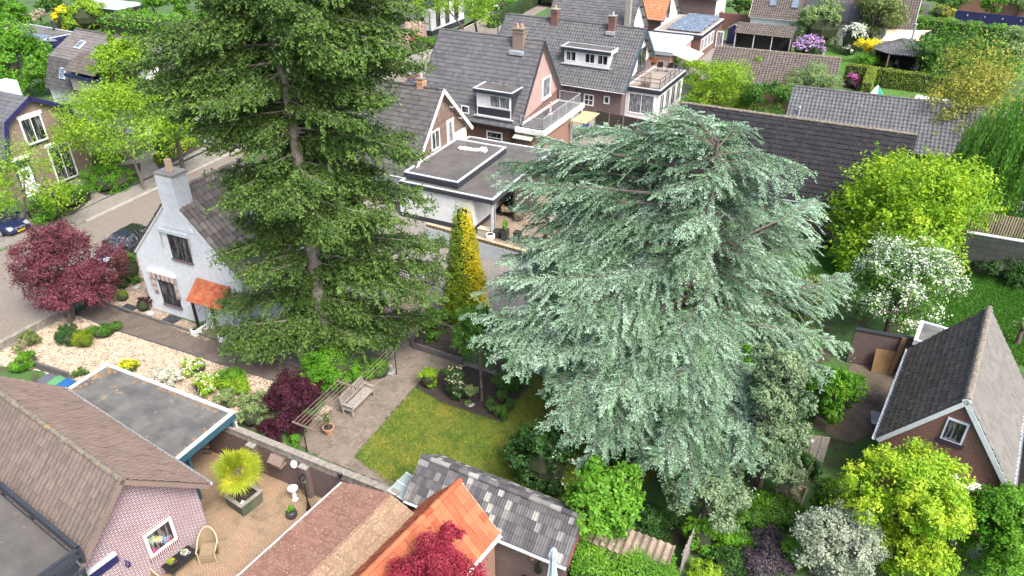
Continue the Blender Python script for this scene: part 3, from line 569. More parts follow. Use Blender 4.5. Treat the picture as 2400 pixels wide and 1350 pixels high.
# things behind the pane: flowers
for k, c in enumerate([(.6, .08, .25), (.7, .5, .05), (.15, .4, .6), (.3, .45, .25), (.5, .5, .55), (.45, .1, .1), (.6, .6, .5)]):
    r = np.random.default_rng(k); mb = MB(); n_ = 60; cy = a0 + .18 + (a1 - a0 - .36) * ((k * .37) % 1); cz = z0 + .18 + (z1 - z0 - .45) * ((k * .61) % 1)
    p = np.stack([np.full(n_, xw + .022) + r.random(n_) * .03, cy + r.normal(0, .06, n_), cz + r.normal(0, .06, n_)], 1); e = r.normal(0, .028, (n_, 4, 3)); e[:, :, 0] *= .2; mb.quads(p[:, None] + e, r.random(n_)); 
    q = mb.build('window_ornament', mat('ornament_%d' % k, c, None, 5, .6), o)
# side extension with flat roof, in front of the gable
zf = 2.45; A = F2.hit(225, 1262, 'z', zf); B = F2.hit(273, 1301, 'z', zf); ye = B[1]; xe = max(B[0], xw + .14)
wallbox(o, xw - 3, xe - .1, ye - 5, ye - .1, 0, zf - .3, 'brickwhitejoint', 'extension_wall')
flatroof(o, xw - 3.2, xe, ye - 5.2, ye, zf, .3, 'greenroof', 'lightgrey', 'navy', .08, 'extension_roof', .16)
mb = MB(); c = F2.hit(300, 1325, 'x', xw + .15); mb.lathe([(.02, .2), (.09, .12), (.07, 0), (.03, -.05)], (xw + .18, c[1], c[2]), 8); mb.beam((xw, c[1], c[2] + .16), (xw + .2, c[1], c[2] + .2), .03, .03); mb.build('wall_lamp', M['navy'], o)
# dormer terrace with steel frame
zr_ = 4.25; K = F2.hit(68, 1190, 'z', zr_); K2 = F2.hit(183, 1287, 'z', zr_); xr = K2[0]; yb = K[1]
mb = MB(); mb.bx(K[0] - 5.6, xr - .08, yb - 5, yb - .05, 2.6, zr_ - .55); dm = mb.build('dormer', M['anthracite'], o)
mb = MB(); mb.bx(K[0] - 5.5, xr - .12, yb - 5, yb - .1, zr_ - .55, zr_ - .53); mb.build('dormer_roof', M['bitumen'], dm)
mb = MB()
for z in (zr_, zr_ - .26): mb.beam((K[0] - 5.6, yb, z), (xr, yb, z), .12, .09); mb.beam((xr, yb + .06, z), (xr, yb - 5, z), .12, .09)
mb.beam((xr + .38, yb - .15, zr_ - .5), (xr + .38, yb - 5, zr_ - .5), .10, .1); mb.beam((xr, yb - .2, zr_ - .3), (xr + .4, yb - .2, zr_ - .5), .06, .06)
for p in ((xr, yb), (xr, yb - 1.6), (xr, yb - 3.2), (K[0] - .1, yb), (K[0] - 2, yb)): mb.bx(p[0] - .05, p[0] + .05, p[1] - .05, p[1] + .05, zr_ - .6, zr_)
mb.build('steel_frame', M['anthracite'], dm)
# ---------------------------------------------------------------- carport beside it
FC = Frame('carport', 'flat roofed carport with petrol blue fascia beside the gravel garden', 'carport', -15, 24.5, GY)
A = FC.hit(252, 853, 'z', 2.7); B = FC.hit(550, 968, 'z', 2.7); D_ = FC.hit(388, 1070, 'z', 2.7); y1 = (A[1] + B[1]) / 2; x0, x1 = A[0], B[0]; y0 = D_[1] - .6
flatroof(FC.o, x0, x1, y0, y1, 2.7, .3, 'bitumen2', 'lightgrey', 'blue', .07, 'roof')
m = MB(); r = np.random.default_rng(5)
for i in range(170):                        # moss and leaf litter along the edges
    e = r.random(); 
    if e < .5: px, py = x0 + .14 + abs(r.normal(0, .28)), y0 + r.random() * (y1 - y0)
    elif e < .8: px, py = x0 + .2 + r.random() * (x1 - x0 - .4), y1 - .15 - abs(r.normal(0, .1))
    else: px, py = x1 - .16 - abs(r.normal(0, .12)), y0 + .5 + r.random() * (y1 - y0 - 1)
    s = .015 + r.random() ** 2 * .085; t = np.arange(7) * 6.28 / 7; rr = s * (.6 + .5 * r.random(7)); m.add([(px + rr[k] * math.cos(t[k]) * 1.5, py + rr[k] * math.sin(t[k]), 2.706 + .00002 * i) for k in range(7)], [tuple(range(7))], r.random())
lo_ = m.build('leaf_litter', mat('leaf_litter', (.30, .17, .08), None, 4, .95, tint=((.08, .06, .04), (.20, .13, .075))), FC.o); lo_['kind'] = 'stuff'
for x, y in ((x1 - .15, y1 - .15), (x1 - .15, y0 + 1.2), (x0 + .15, y1 - .15)): m = MB(); m.bx(x - .05, x + .05, y - .05, y + .05, 0, 2.4); m.build('post', M['blue'], FC.o)
wallbox(FC.o, x0 + .1, x1 - 2.2, y1 - .25, y1 - .12, 0, 2.38, 'brickdark', 'back_wall')
downpipe(FC.o, x1 + .06, y1 - .12, .1, 2.3, 'lightgrey', .035)
FCx = (x0, x1, y0, y1)
# ---------------------------------------------------------------- timber gabled house
F3 = gable('timber_gabled_house', 'grey tiled house with weathered timber gable and white barge boards', 'house', (-10.19, 55.08, -25.92, 11.78, 4.72, 4.11, 2.55, 7.62, 3.52), 'planks', 't_darkgrey', 'flat', .30, .36, .02, .035, .35, .35, vm='white', vw=.2, gut='white')
o = F3.o; xw = F3.x1
window(F3, 'x+', xw, (1009, 311), (1031, 344), 2, 1, 'white', 'glass', .1)
window(F3, 'x+', xw, (1046, 284), (1065, 351), 1, 1, 'white', 'glasspale', .2, name='door')
A = F3.hit(1065, 312, 'x', xw); B = F3.hit(1093, 329, 'x', xw); mb = MB(); mb.bx(xw + .003, xw + .03, A[1], B[1], B[2], A[2]); mb.build('board_panel', M['vboards'], o)
c = F3.loc(P(1022, 185, 7.62)); chimney(o, c[0], 0.1, 7.2, 8.15, .5, .55, 'terracotta', 1, 'moss', 'zinc')
mb = MB(); c = onroof(F3, 838, 298, -1); mb.lathe([(.35, 0), (.3, .1), (.02, .8)], (c[0], c[1], c[2] - .1), 4); mb.build('roof_vent', M['zinc'], o)
for k in range(4):
    y = [-2.9, -1.5, 1.3, 2.5][k]; mb = MB(); mb.bx(xw, F3.L / 2 - .05, y - .05, y + .05, F3.slope(y) - .42, F3.slope(y) - .3); mb.build('rafter_end', M['white'], o)
c1 = [F3.loc(P(u, v, 2.75)) for u, v in [(1210, 338), (1296, 355.5), (1152.5, 471), (967, 430)]]
ex1 = (c1[1][0] + c1[2][0]) / 2; ey0 = (c1[2][1] + c1[3][1]) / 2; ey1 = (c1[0][1] + c1[1][1]) / 2
flatroof(o, xw + .02, ex1, ey0, ey1, 2.75, .3, 'bitumen', 'lightgrey', 'anthracite', .07, 'lower_flat_roof')
c2 = [F3.loc(P(u, v, 3.2)) for u, v in [(1093, 330), (1186.6, 345), (1074, 429.5)]]
ux1 = (c2[1][0] + c2[2][0]) / 2; uy0, uy1 = c2[2][1], c2[0][1]
flatroof(o, xw + .03, ux1, uy0, uy1, 3.2, .38, 'bitumen', 'lightgrey', 'anthracite', .07, 'upper_flat_roof')
gw = F3.hit(1108, 470, 'y', ey0 + .15)[0]
wallbox(o, xw - .2, gw, ey0 + .12, uy1, .35, 2.42, 'render', 'garage_wall'); wallbox(o, xw - .22, gw + .02, ey0 + .10, uy1, 0, .34, 'anthracite', 'plinth')
wallbox(o, gw + 1.6, gw + 1.75, ey0 + 3, ey1 - .2, 0, 2.42, 'dkboards', 'carport_wall')
for y in (ey0 + .18, ey0 + .5, ey0 + 4.2, ey1 - .3):
    mb = MB(); mb.bx(ex1 - .25, ex1 - .1, y - .07, y + .07, 0, 2.44); mb.build('post', M['greywood' if y > ey0 + .3 else 'lightgrey'], o)
wallbox(o, -F3.L / 2 + .3, xw - .36, F3.y0 - .003, F3.y0 + .02, .3, 2.2, 'render', 'side_wall')
# white wrapped roll on the roof
r = np.random.default_rng(8); A = F3.hit(1073, 351, 'z', 3.3); B = F3.hit(1142, 357, 'z', 3.3); aw = P(1073, 351, 3.21); bw_ = P(1142, 357, 3.21); d = bw_ - aw; L = np.linalg.norm(d[:2]); t = np.linspace(0, 1, 16)
mb = MB(); rad = .13 + .05 * r.random(16); rad[12:15] += .1; rad[0] = .04; rad[-1] = .05
mb.tube([(L * q - L / 2, .05 * math.sin(q * 9) + .04 * r.random(), .10 + .03 * r.random()) for q in t], rad, 9)
ob = mb.build('sheeting_roll', M['white']); ob.location = ((aw + bw_) / 2); ob.location.z = 3.21; ob.rotation_euler = (0, 0, math.atan2(d[1], d[0])); tag(ob, 'crumpled white roll of sheeting lying on the upper flat roof', 'sheeting')
# ---------------------------------------------------------------- brick house with square dormer
F4 = gable('brick_house', 'red brick house with grey roof, square dark dormer and lichened double chimney', 'house', (-1.79, 64.05, -26.93, 10.04, 4.62, 3.93, 2.83, 8.87, 3.80), 'brickred', 't_grey', 'flat', .30, .36, .02, .035, .30, .35, vm='anthracite', vw=.2, gut='anthracite')
o = F4.o; xw = F4.x1
mb = MB(); pk = F4.slope(0) - .22; mb.prism([(-4.27, 3.1), (F4.y1, 4.0), (0.0, pk)], 'x', xw + .003, xw + .012); mb.build('gable_brick', M['brickpink'], o)
w_, x0, x1, yf, z0, z1 = dormer(F4, (1117, 213), (1198.5, 281.5), None, None, 'anthracite', 'white')
mb = MB(); zc = z0 + (z1 - z0) * .38; mb.bx(x0 + .1, x1 - .1, yf - .04, yf - .021, z0 + .1, zc); mb.build('lower_panel', M['anthracite'], w_)
window(F4, 'y-', yf - .02, (x0 + (x1 - x0) * .38, zc + .06), (x1 - .08, z1 - .12), 2, 1, 'white', 'glasspale', .08, px=False, parent=w_)
mb = MB()
for x in (x0 + .02, x1 - .08): mb.bx(x, x + .06, yf - .05, yf - .02, z0 + .02, z1)
mb.bx(x0, x1, yf - .05, yf - .02, z0 + .02, z0 + .08); mb.bx(x0, x1, yf - .05, yf - .02, zc - .02, zc + .05); mb.build('white_frame', M['white'], w_)
window(F4, 'x+', xw + .012, (1271, 186), (1289, 222), 1, 1, 'white', 'glasspale', .12, 'white')
window(F4, 'y-', F4.y0, (1140.7, 305), (1178, 341), 1, 2, 'white', 'glass', .1)
window(F4, 'y-', F4.y0, (1081, 246), (1100, 267), 1, 1, 'white', 'glass', .08)
c = F4.loc(P(1201, 75, 9.7)); chimney(o, c[0], -.25, 8.0, 9.7, .95, .75, 'brickbuff', 2, 'moss', 'terracotta')
mb = MB(); mb.bx(c[0] - .62, c[0] + .62, -1.05, .2, 7.75, 8.05 - .0); mb.build('lead_flashing', M['zinc'], o)
downpipe(o, F4.hit(1198, 320, 'y', F4.y0 - .07)[0], F4.y0 - .07, .1, 2.8, 'anthracite')
# balcony extension
q = [F4.loc(P(u, v, 3.0)) for u, v in [(1228, 292), (1280, 312.6), (1366, 243)]]; bx1 = (q[1][0] + q[2][0]) / 2; by0 = (q[0][1] + q[1][1]) / 2 - .1; by1 = q[2][1]
by0 = q[1][1]
wallbox(o, xw + .02, bx1 - .2, by0 + .2, by1 - 2.6, 0, 2.7, 'brickorange', 'extension_wall')
flatroof(o, xw + .013, bx1, by0, by1, 3.0, .3, 'bitumen', 'white', 'white', .06, 'balcony_floor', .22)
railing(o, [(xw + .3, by0 + .45), (bx1 - .35, by0 + .45), (bx1 - .35, by1 - .2), (xw + .3, by1 - .2)], 3.0, .95, 'greyr' if 'greyr' in M else 'zinc')
for y in (by1 - .2, by1 - 2.4): mb = MB(); mb.bx(bx1 - .2, bx1 - .08, y - .06, y + .06, 0, 2.7); mb.build('post', M['white'], o)
mb = MB(); a_ = F4.hit(1203, 332, 'y', F4.y0 - .7); mb.obox((a_[0], F4.y0 - .9, 2.25), (1.7, 0, 0), (0, .9, .3), (0, 0, .05)); mb.build('door_canopy', M['greencanopy'], o)
mb = MB(); mb.bx(bx1 + .05, bx1 + 1.5, by1 - 3.2, by1 - .1, 2.35, 2.42); mb.build('lean_to_roof', mat('mossy_panel', (.40, .34, .18), (.3, .27, .16), 2, .9), o)
# hazard board
q = P(1113, 900, 0)
b_ = F4.hit(1290, 268, 'z', 3.02); bb = root('hazard_board', 'red and white diagonally striped hazard board standing on the balcony', 'hazard board', tuple(F4.c + F4.ax * b_[0] + F4.ay * b_[1] + np.array([0, 0, 3.02])), F4.yaw)
mb = MB(); mb.bx(-.03, .03, -.14, .14, .05, 1.05); mb.bx(-.15, .15, -.2, .2, 0, .05); mb.build('board', M['white'], bb)
mb = MB()
for k in range(4): z = .12 + .25 * k; mb.add([(.033, -.14, z), (.033, .14, z + .1), (.033, .14, z + .22), (.033, -.14, z + .12), (.036, -.14, z), (.036, .14, z + .1), (.036, .14, z + .22), (.036, -.14, z + .12)], [(0, 1, 2, 3), (4, 5, 6, 7)]); mb.add([(.14, -.143, z), (-.03, -.143, z + .08), (-.03, -.143, z + .2), (.03, -.143, z + .12)], [(0, 1, 2, 3)])
mb.build('red_stripe', mat('red_stripe', (.55, .02, .03), None, 4, .5), bb)
# ---------------------------------------------------------------- brick house with wide dormer and terrace
F5 = gable('brick_house', 'dark brick house with wide white dormer and a roof terrace at its end', 'house', (6.11, 75.68, -28.31, 15.07, 4.67, 3.38, 2.74, 7.63, 4.42), 'brickpurple', 't_grey', 'pan', .28, .36, .028, .035, .45, .35, vm='blue', vw=.2, gut='white')
o = F5.o; xw = F5.x1
mb = MB(); mb.prism([(F5.y0 + .01, 3.0), (F5.y1 - .01, 4.5), (0.0, F5.slope(0) - .24)], 'x', xw + .003, xw + .02); mb.build('gable_render', M['render'], o)
w_, x0, x1, yf, z0, z1 = dormer(F5, (1323, 114), (1427, 161), None, None, 'white', 'white', oh=.25)
mb = MB(); mb.bx(x0 - .26, x1 + .26, yf - .32, yf - .3, z1 - .04, z1 + .24); mb.build('fascia_board', M['anthracite'], w_)
w = x1 - x0; zz0, zz1 = z0 + .25, z1 - .12
for a, b, c_ in ((.04, .28, 2), (.46, .70, 2), (.74, .98, 2)): window(F5, 'y-', yf - .02, (x0 + a * w, zz0), (x0 + b * w, zz1), c_, 1, 'white', 'glass', .09, px=False, parent=w_)
window(F5, 'y-', F5.y0, (1369, 219), (1391, 249), 2, 2, 'white', 'glass', .1); window(F5, 'y-', F5.y0, (1416, 224), (1428, 244.5), 1, 1, 'white', 'glass', .1)
window(F5, 'x+', xw + .02, (1497, 118), (1510, 160), 1, 1, 'anthracite', 'glass', .08)
c = F5.loc(P(1384, 62, 8.6)); chimney(o, c[0], -.3, 6.5, 8.55, .62, .6, 'brickred', 1, 'conc', 'zinc')
mb = MB(); mb.bx(c[0] - .42, c[0] + .42, -.9, -.1, 6.9, 7.2); mb.build('lead_flashing', M['zinc'], o)
c = F5.loc(P(1282, 30, 8.6)); chimney(o, c[0], -.2, 6.6, 8.6, .7, .65, 'brickred', 1, 'conc', 'terracotta')
for y in (-2.6, -1.2, 1.0, 2.3): mb = MB(); mb.bx(xw, F5.L / 2 - .05, y - .06, y + .06, F5.slope(y) - .45, F5.slope(y) - .3); mb.build('rafter_end', M['anthracite'], o)
q = [F5.loc(P(u, v, 3.0)) for u, v in [(1475, 205), (1553, 214.6), (1603, 165.6), (1525, 156)]]; tx1 = (q[1][0] + q[2][0]) / 2; ty0 = q[1][1]; ty1 = q[2][1]
wallbox(o, xw + .03, tx1 - .15, ty0 + .15, ty1 - .15, 0, 2.65, 'white', 'terrace_room_wall')
flatroof(o, xw + .025, tx1, ty0, ty1, 3.0, .38, 'decking', 'lightgrey', 'anthracite', .06, 'terrace_deck', .14)
railing(o, [(xw + .2, ty0 + .3), (tx1 - .2, ty0 + .3), (tx1 - .2, ty1 - .2)], 3.0, .95, 'anthracite', False, rails=(1., .6))
yw = ty0 + .15; window(F5, 'y-', yw, (xw + .3, .5), (tx1 - .5, 2.5), 2, 1, 'white', 'glasspale', .12, px=False)
for k in range(4):
    a = ty0 + .5 + k * 1.75; window(F5, 'x+', tx1 - .15, (a, .4), (a + 1.3, 2.45), 2, 1, 'white', 'glass', .1, px=False)
downpipe(o, F5.hit(1352, 215, 'y', F5.y0 - .07)[0], F5.y0 - .07, .1, 2.7, 'anthracite')
# ---------------------------------------------------------------- houses behind it
F6 = gable('white_gabled_house', 'grey tiled house with white gable behind the dark brick house, tall flue', 'house', (10.20, 92.41, -26.27, 10.52, 4.4, 4.26, 2.6, 7.60, 3.34), 'render', 't_grey', 'flat', .3, .36, .02, .035, .45, .35, vm='anthracite', gut='anthracite')
for y in (-2.6, -1.2, 1.2, 2.6): mb = MB(); mb.bx(F6.x1, F6.L / 2 - .05, y - .06, y + .06, F6.slope(y) - .45, F6.slope(y) - .3); mb.build('rafter_end', M['anthracite'], F6.o)
window(F6, 'x+', F6.x1, (-1.4, 3.4), (-.4, 5.0), 1, 1, 'lightgrey', 'glass', .1, px=False)
c = onroof(F6, 1470, 62, -1); mb = MB(); mb.bx(c[0] - .3, c[0] + .3, c[1] - .3, c[1] + .3, c[2] - .4, 9.0); mb.build('chimney', M['conc'], F6.o)
F7 = gable('orange_roofed_house', 'white gabled house with bright orange tiled roof at the top edge', 'house', (17.30, 100.95, -28.78, 7.4, 3.09, 4.64, 3.43, 7.05, 2.87), 'render', 't_orangefar', 'pan', .28, .36, .03, .035, .4, .35, vm='anthracite', gut='anthracite')
mb = MB(); mb.bx(-3.4, 3.2, F7.y0 - .01, F7.y0 + .01, 0, 3.2); mb.build('side_wall', M['brickred'], F7.o)
for y in (-1.6, 1.4, 3.0): mb = MB(); mb.bx(F7.x1, F7.L / 2 - .05, y - .06, y + .06, F7.slope(y) - .45, F7.slope(y) - .3); mb.build('rafter_end', M['anthracite'], F7.o)
window(F7, 'x+', F7.x1, (-.9, 3.3), (.2, 5.2), 1, 1, 'anthracite', 'glass', .06, px=False)
FX = Frame('solar_roofed_annex', 'flat roofed annex with four rows of solar panels and an open white door', 'annex', 22.4, 96.0, -28.0)
A = FX.loc(P(1694, 45, 3.)); B = FX.loc(P(1648, 84, 3.)); Cc = FX.loc(P(1533, 71, 3.)); x1 = (A[0] + B[0]) / 2; x0 = Cc[0]; y1 = A[1]; y0 = (B[1] + Cc[1]) / 2
wallbox(FX.o, x0 + .1, x1 - .15, y0 + .15, y1, 0, 2.7, 'brickred'); flatroof(FX.o, x0, x1, y0, y1, 3.0, .32, 'decking', 'lightgrey', 'anthracite', .08)
M['solar'] = glassy('solar_glass', (.10, .13, .17), (.22, .26, .31), .15, .6)
for k in range(4):
    yy = y0 + .9 + k * (y1 - y0 - 1.3) / 4
    for j in range(2): a = x0 + 1.3 + j * (x1 - x0 - 1.7) / 2; mb = MB(); mb.obox((a, yy, 3.14), ((x1 - x0 - 1.8) / 2, 0, 0), (0, (y1 - y0 - 1.6) / 4, .28), (0, 0, .05)); mb.build('solar_panel', M['solar'], FX.o)
for k in range(4): window(FX, 'x+', x1 - .15, (y0 + .6 + k * 1.5, .9), (y0 + 1.9 + k * 1.5, 2.4), 2, 1, 'white', 'glass', .12, px=False)
mb = MB(); yd = y0 + 7.4; mb.bx(x1, x1 + .9, yd, yd + .08, 0, .25); mb.bx(x1, x1 + .9, yd, yd + .08, 2.0, 2.15); mb.bx(x1, x1 + .12, yd, yd + .08, 0, 2.15); mb.bx(x1 + .8, x1 + .92, yd, yd + .08, 0, 2.15); dd = mb.build('open_door', M['white'], FX.o); mb = MB(); mb.bx(x1 + .1, x1 + .8, yd + .03, yd + .05, .2, 2.0); mb.build('pane', M['glasspale'], dd)
FG = Frame('grey_roofed_annex', 'annex with plain pale grey green flat roof beside the roof terrace', 'annex', 18.5, 88., -26.5)
A = FG.loc(P(1523, 76, 2.9)); B = FG.loc(P(1625, 85, 2.9)); Cc = FG.loc(P(1577, 125, 2.9)); x0, x1, y1, y0 = A[0] - .6, (B[0] + Cc[0]) / 2, (A[1] + B[1]) / 2, Cc[1]
wallbox(FG.o, x0 + .2, x1 - .15, y0 + .1, y1 - .1, 0, 2.6, 'brickpink'); flatroof(FG.o, x0, x1, y0, y1, 2.9, .3, 'greenroof', 'lightgrey', 'lightgrey', .07)
mb = MB(); mb.obox((x1, y0 + .6, 2.6), (2.3, 0, -.65), (0, 4.6, 0), (0, 0, .05)); aw = mb.build('awning', mat('cream_canvas', (.74, .66, .58), None, 2, .8), FG.o)
mb = MB(); mb.beam((x1, y0 + .7, 2.55), (x1 + 2.2, y0 + .7, 1.93), .05, .05); mb.beam((x1, y0 + 5.1, 2.55), (x1 + 2.2, y0 + 5.1, 1.93), .05, .05); mb.build('awning_arm', M['white'], aw)
FB = gable('purple_brick_house', 'purple brick house with white rendered end and glazed doors at the top edge', 'house', (25.0, 110.5, -26.5, 10, 3.5, 3.5, 4.4, 8.0, 4.4), 'brickpurple', 't_grey', 'flat', .3, .36, .02, .035, .35, .35, vm='anthracite')
mb = MB(); mb.bx(FB.x1 + .003, FB.x1 + .03, FB.y0, FB.y1, 0, 5.5); mb.build('rendered_end', M['render'], FB.o)
for k in range(3): window(FB, 'x+', FB.x1 + .03, (-2.9 + k * 1.6, .1), (-1.5 + k * 1.6, 2.4), 2, 2, 'white', 'glass', .1, px=False)
# ---------------------------------------------------------------- the long barn and roofs beside it
F9 = gable('barn', 'long brick barn under a big black ribbed tile roof with lichened ridge', 'barn', (19.11, 48.85, -26.12, 15.39, 3.83, 4.00, 2.50, 6.76, 3.00), 'brickpurple', 't_black', 'rib', .30, .34, .03, .04, .15, .3, vm='anthracite', caps='moss', gut='lightgrey', vw=.1)
c = onroof(F9, 1866, 262, 1)
F10 = gable('tiled_outbuilding', 'outbuilding with blue grey pantile roof and slate blue verge behind the barn', 'outbuilding', (30.7, 57.05, -24.28, 16.4, 3.97, 4.00, 2.79, 5.61, 2.80), 'brickred', 't_bluegrey', 'pan', .30, .34, .045, .04, .15, .3, vm='blue', gut='zinc', vw=.2)
mb = MB(); c = F10.loc(P(1871, 262, 4.3)); c = onroof(F10, 1871, 268, -1); mb.lathe([(.09, -.3), (.09, .5), (.13, .52), (.13, .62), (.05, .66)], tuple(c), 10); mb.build('vent_pipe', M['zinc'], F10.o)
F11 = gable('long_garage', 'long low outbuilding with grey brown pantiles and mossy ridge above the shrubs', 'outbuilding', (26.56, 75.36, -23.90, 12.05, 4.49, 4.00, 2.70, 4.73, 2.60), 'brickred', 't_brownfar', 'pan', .30, .36, .045, .04, .15, .3, vm='wood', caps='moss', gut='zinc', vw=.12)
FL = Frame('open_shed', 'open fronted timber shed with lean-to roof of grey brown tiles', 'shed', 32.15, 96.43, -26.8)
mb = MB(); dv = nrm(np.array([0, -2.06, -.97])); tiles(mb, (-3.53, 0, 3.04), (1, 0, 0), 7.07, dv, 2.28, .28, .36, .045, .04); mb.build('roof', M['t_brownfar'], FL.o)
mb = MB(); mb.bx(-3.4, 3.4, -.1, .05, 0, 2.85); mb.bx(-3.4, -3.3, -1.9, 0, 0, 2.0); mb.bx(3.3, 3.4, -1.9, 0, 0, 2.0); mb.build('wall', M['dkboards'], FL.o)
for x in (-3.4, -1.1, 1.1, 3.3): mb = MB(); mb.bx(x, x + .1, -1.95, -1.85, 0, 2.0); mb.build('post', M['lightgrey'], FL.o)
mb = MB(); mb.lathe([(.38, 0), (.38, .05)], (1.6, 0, 0), 16); w_ = mb.build('wagon_wheel', M['black'], FL.o); w_.location = (0, -.2, 1.1); w_.rotation_euler = (R_(90), 0, 0)
F13 = gable('long_house', 'long white house with grey pantiles, two skylights and black solar panels', 'house', (42.15, 101.70, -26.21, 20.04, 3.06, 4.00, 2.62, 6.70, 2.80), 'render', 't_brownfar', 'pan', .30, .36, .045, .04, .2, .3, vm='white', gut='white')
skylight(F13, 1813, 4, 1.0, 1.3, -1); skylight(F13, 1864, 9, 1.0, 1.3, -1)
for k in range(6):
    p = onroof(F13, 1885 + k * 27, 16 + k * 3.6, -1); dv = nrm(np.array([0, -3.06, 2.62 - 6.70])); n = nrm(np.array([0, -(6.7 - 2.62), 3.06]))
    mb = MB(); mb.obox(p + n * .05 - dv * 1.2, (1.5, 0, 0), dv * 2.6, n * .05); mb.build('solar_panel', M['navy'] if 0 else M['solarblack'] if 'solarblack' in M else M['anthracite'], F13.o)
# ---------------------------------------------------------------- right front brick house
F14 = gable('brick_cottage', 'small red brick house with steep mossy grey roof at the right edge', 'house', (18.06, 23.03, 55.69, 7.15, 2.35, 2.32, 2.93, 6.16, 3.11), 'brickred', 't_darkgrey', 'pan', .26, .30, .035, .03, .12, .2, vm='lightgrey', caps='moss', gut='lightgrey', vw=.13, tilem2='t_shademoss' if 't_shademoss' in M else 't_brownfar', capr=.10)
o = F14.o; xw = F14.x0
M['t_shademoss'] = tilem('mossy_shaded_tile', (.05, .05, .048), (.10, .096, .088), (.075, .07, .055), (.17, .13, .05), (3, .6, .7), .85)  # left slope: its shade is put into the tile colour, plus moss spots
M['t_sunlit'] = tilem('sunlit_weathered_tile', (.125, .122, .115), (.175, .17, .16), (.14, .135, .125), (.34, .33, .3), (14, .66, .7), .8)  # right slope: same roof made paler, sunlight put into the colour
[c for c in o.children if c.name.startswith('roof')]
rs = [x for x in bpy.data.objects if x.parent == o and x.name.startswith('roof')]; rs[0].data.materials[0] = M['t_sunlit']; rs[1].data.materials[0] = M['t_shademoss']
a0, a1, z0, z1 = window(F14, 'x-', xw, (2222.5, 976.6), (2253.6, 1042), 1, 1, 'lightgrey', 'glass', .09, None)
mb = MB(); mb.bx(xw - .07, xw - .061, a0 + .07, a1 - .07, z0 + .07, z0 + .11); mb.bx(xw - .07, xw - .061, a0 + .07, a1 - .07, z1 - .11, z1 - .07); mb.bx(xw - .07, xw - .061, a0 + .07, a0 + .11, z0 + .11, z1 - .11); mb.bx(xw - .07, xw - .061, a1 - .11, a1 - .07, z0 + .11, z1 - .11); mb.build('casement', M['navy'], o)
mb = MB(); mb.bx(xw - .05, xw - .002, a0 - .08, a1 + .08, z0 - .2, z0 - .01); mb.build('brick_sill', mat('dark_sill', (.04, .03, .06), None, 8, .5), o)
c = F14.hit(2205, 1101, 'x', xw); d = F14.hit(2300, 1140, 'x', xw); ya, yb = max(c[1], d[1]), min(c[1], d[1]); zc = (c[2] + d[2]) / 2
mb = MB(); mb.bx(xw - .5, xw - .003, yb, ya, zc - .03, zc + .05); mb.build('door_canopy', M['white'], o)
window(F14, 'x-', xw, (yb + .55, .1), (ya - .1, zc - .1), 2, 1, 'white', 'glass', .1, px=False, name='door')
pz = F14.hit(2288, 1262, 'z', 0); mb = MB(); mb.tube([(xw - .07, F14.y0 - .1, 2.75), (xw - .07, F14.y0 + .55, 2.55), (xw - .07, F14.y0 + .6, .1)], .055, 8); mb.build('downpipe', M['zinc'], o)
q = F14.hit(2180, 792, 'z', 2.6); wallbox(o, q[0] - .6, q[0] + 1.2, q[1] - .5, q[1] + .5, 0, 2.4, 'render', 'side_annex'); flatroof(o, q[0] - .7, q[0] + 1.3, q[1] - .6, q[1] + .6, 2.6, .2, 'bitumen2', 'lightgrey', 'white', .07, 'annex_roof')
wallbox(o, .5, 3.5, F14.y0 - 1.6, F14.y0, 0, 2.3, 'dkboards', 'side_shed'); flatroof(o, .4, 3.7, F14.y0 - 1.9, F14.y0 + .1, 2.6, .2, 'bitumen2', 'lightgrey', 'anthracite', .07, 'annex_roof')
# ---------------------------------------------------------------- sheds along the bottom
F15 = gable('lichened_shed', 'shed with pinkish brown lichened tile roof and silver gutter beside the near patio', 'shed', (-6.56, 14.74, 57.84, 8.6, 1.45, 2.37, 2.75, 3.26, 2.54), 'brickdark', 't_redstrip', 'flat', .24, .38, .012, .03, .1, .15, vm='conc', vw=.08, caps='t_redbrown', gut='lightgrey', tilem2='t_redbrown', thick=.1, capr=.05, gsides='+')
F16 = gable('orange_shed', 'shed with orange clay tile roof, half covered by a crimson maple', 'shed', (-4.0, 14.98, 55.53, 7.8, 1.68, 1.52, 2.58, 4.13, 2.40), 'brickorange', 't_orange', 'roll', .27, .33, .02, .03, .12, .15, vm='zinc', vw=.12, caps='t', gut='white', thick=.1, capr=.11, gsides='-')
def lt(tn, N): return np.clip(rg.choice([.1, .2, .3, .55, 1.0], N, p=[.3, .3, .2, .12, .08]), 0, 1)
F17 = gable('old_tiled_shed', 'old shed with patchy slate grey tiles and a fat ridge, in front of the lawn', 'shed', (-.48, 18.66, -27.05, 6.47, 1.31, 1.15, 2.39, 3.40, 2.43), 'brickdark', 't_old', 'rib', .21, .36, .022, .03, .1, .12, vm='redboard' if 'redboard' in M else 'brickred', vw=.1, gut='lightgrey', thick=.08, light=lt, capr=.11, gsides='-')
M['redboard'] = mat('faded_red_board', (.24, .05, .07), (.16, .04, .05), 5, .7)
for x in bpy.data.objects:
    if x.name.startswith('verge_board') and x.parent and x.parent.parent == F17.o: x.data.materials[0] = M['redboard']
o = F17.o
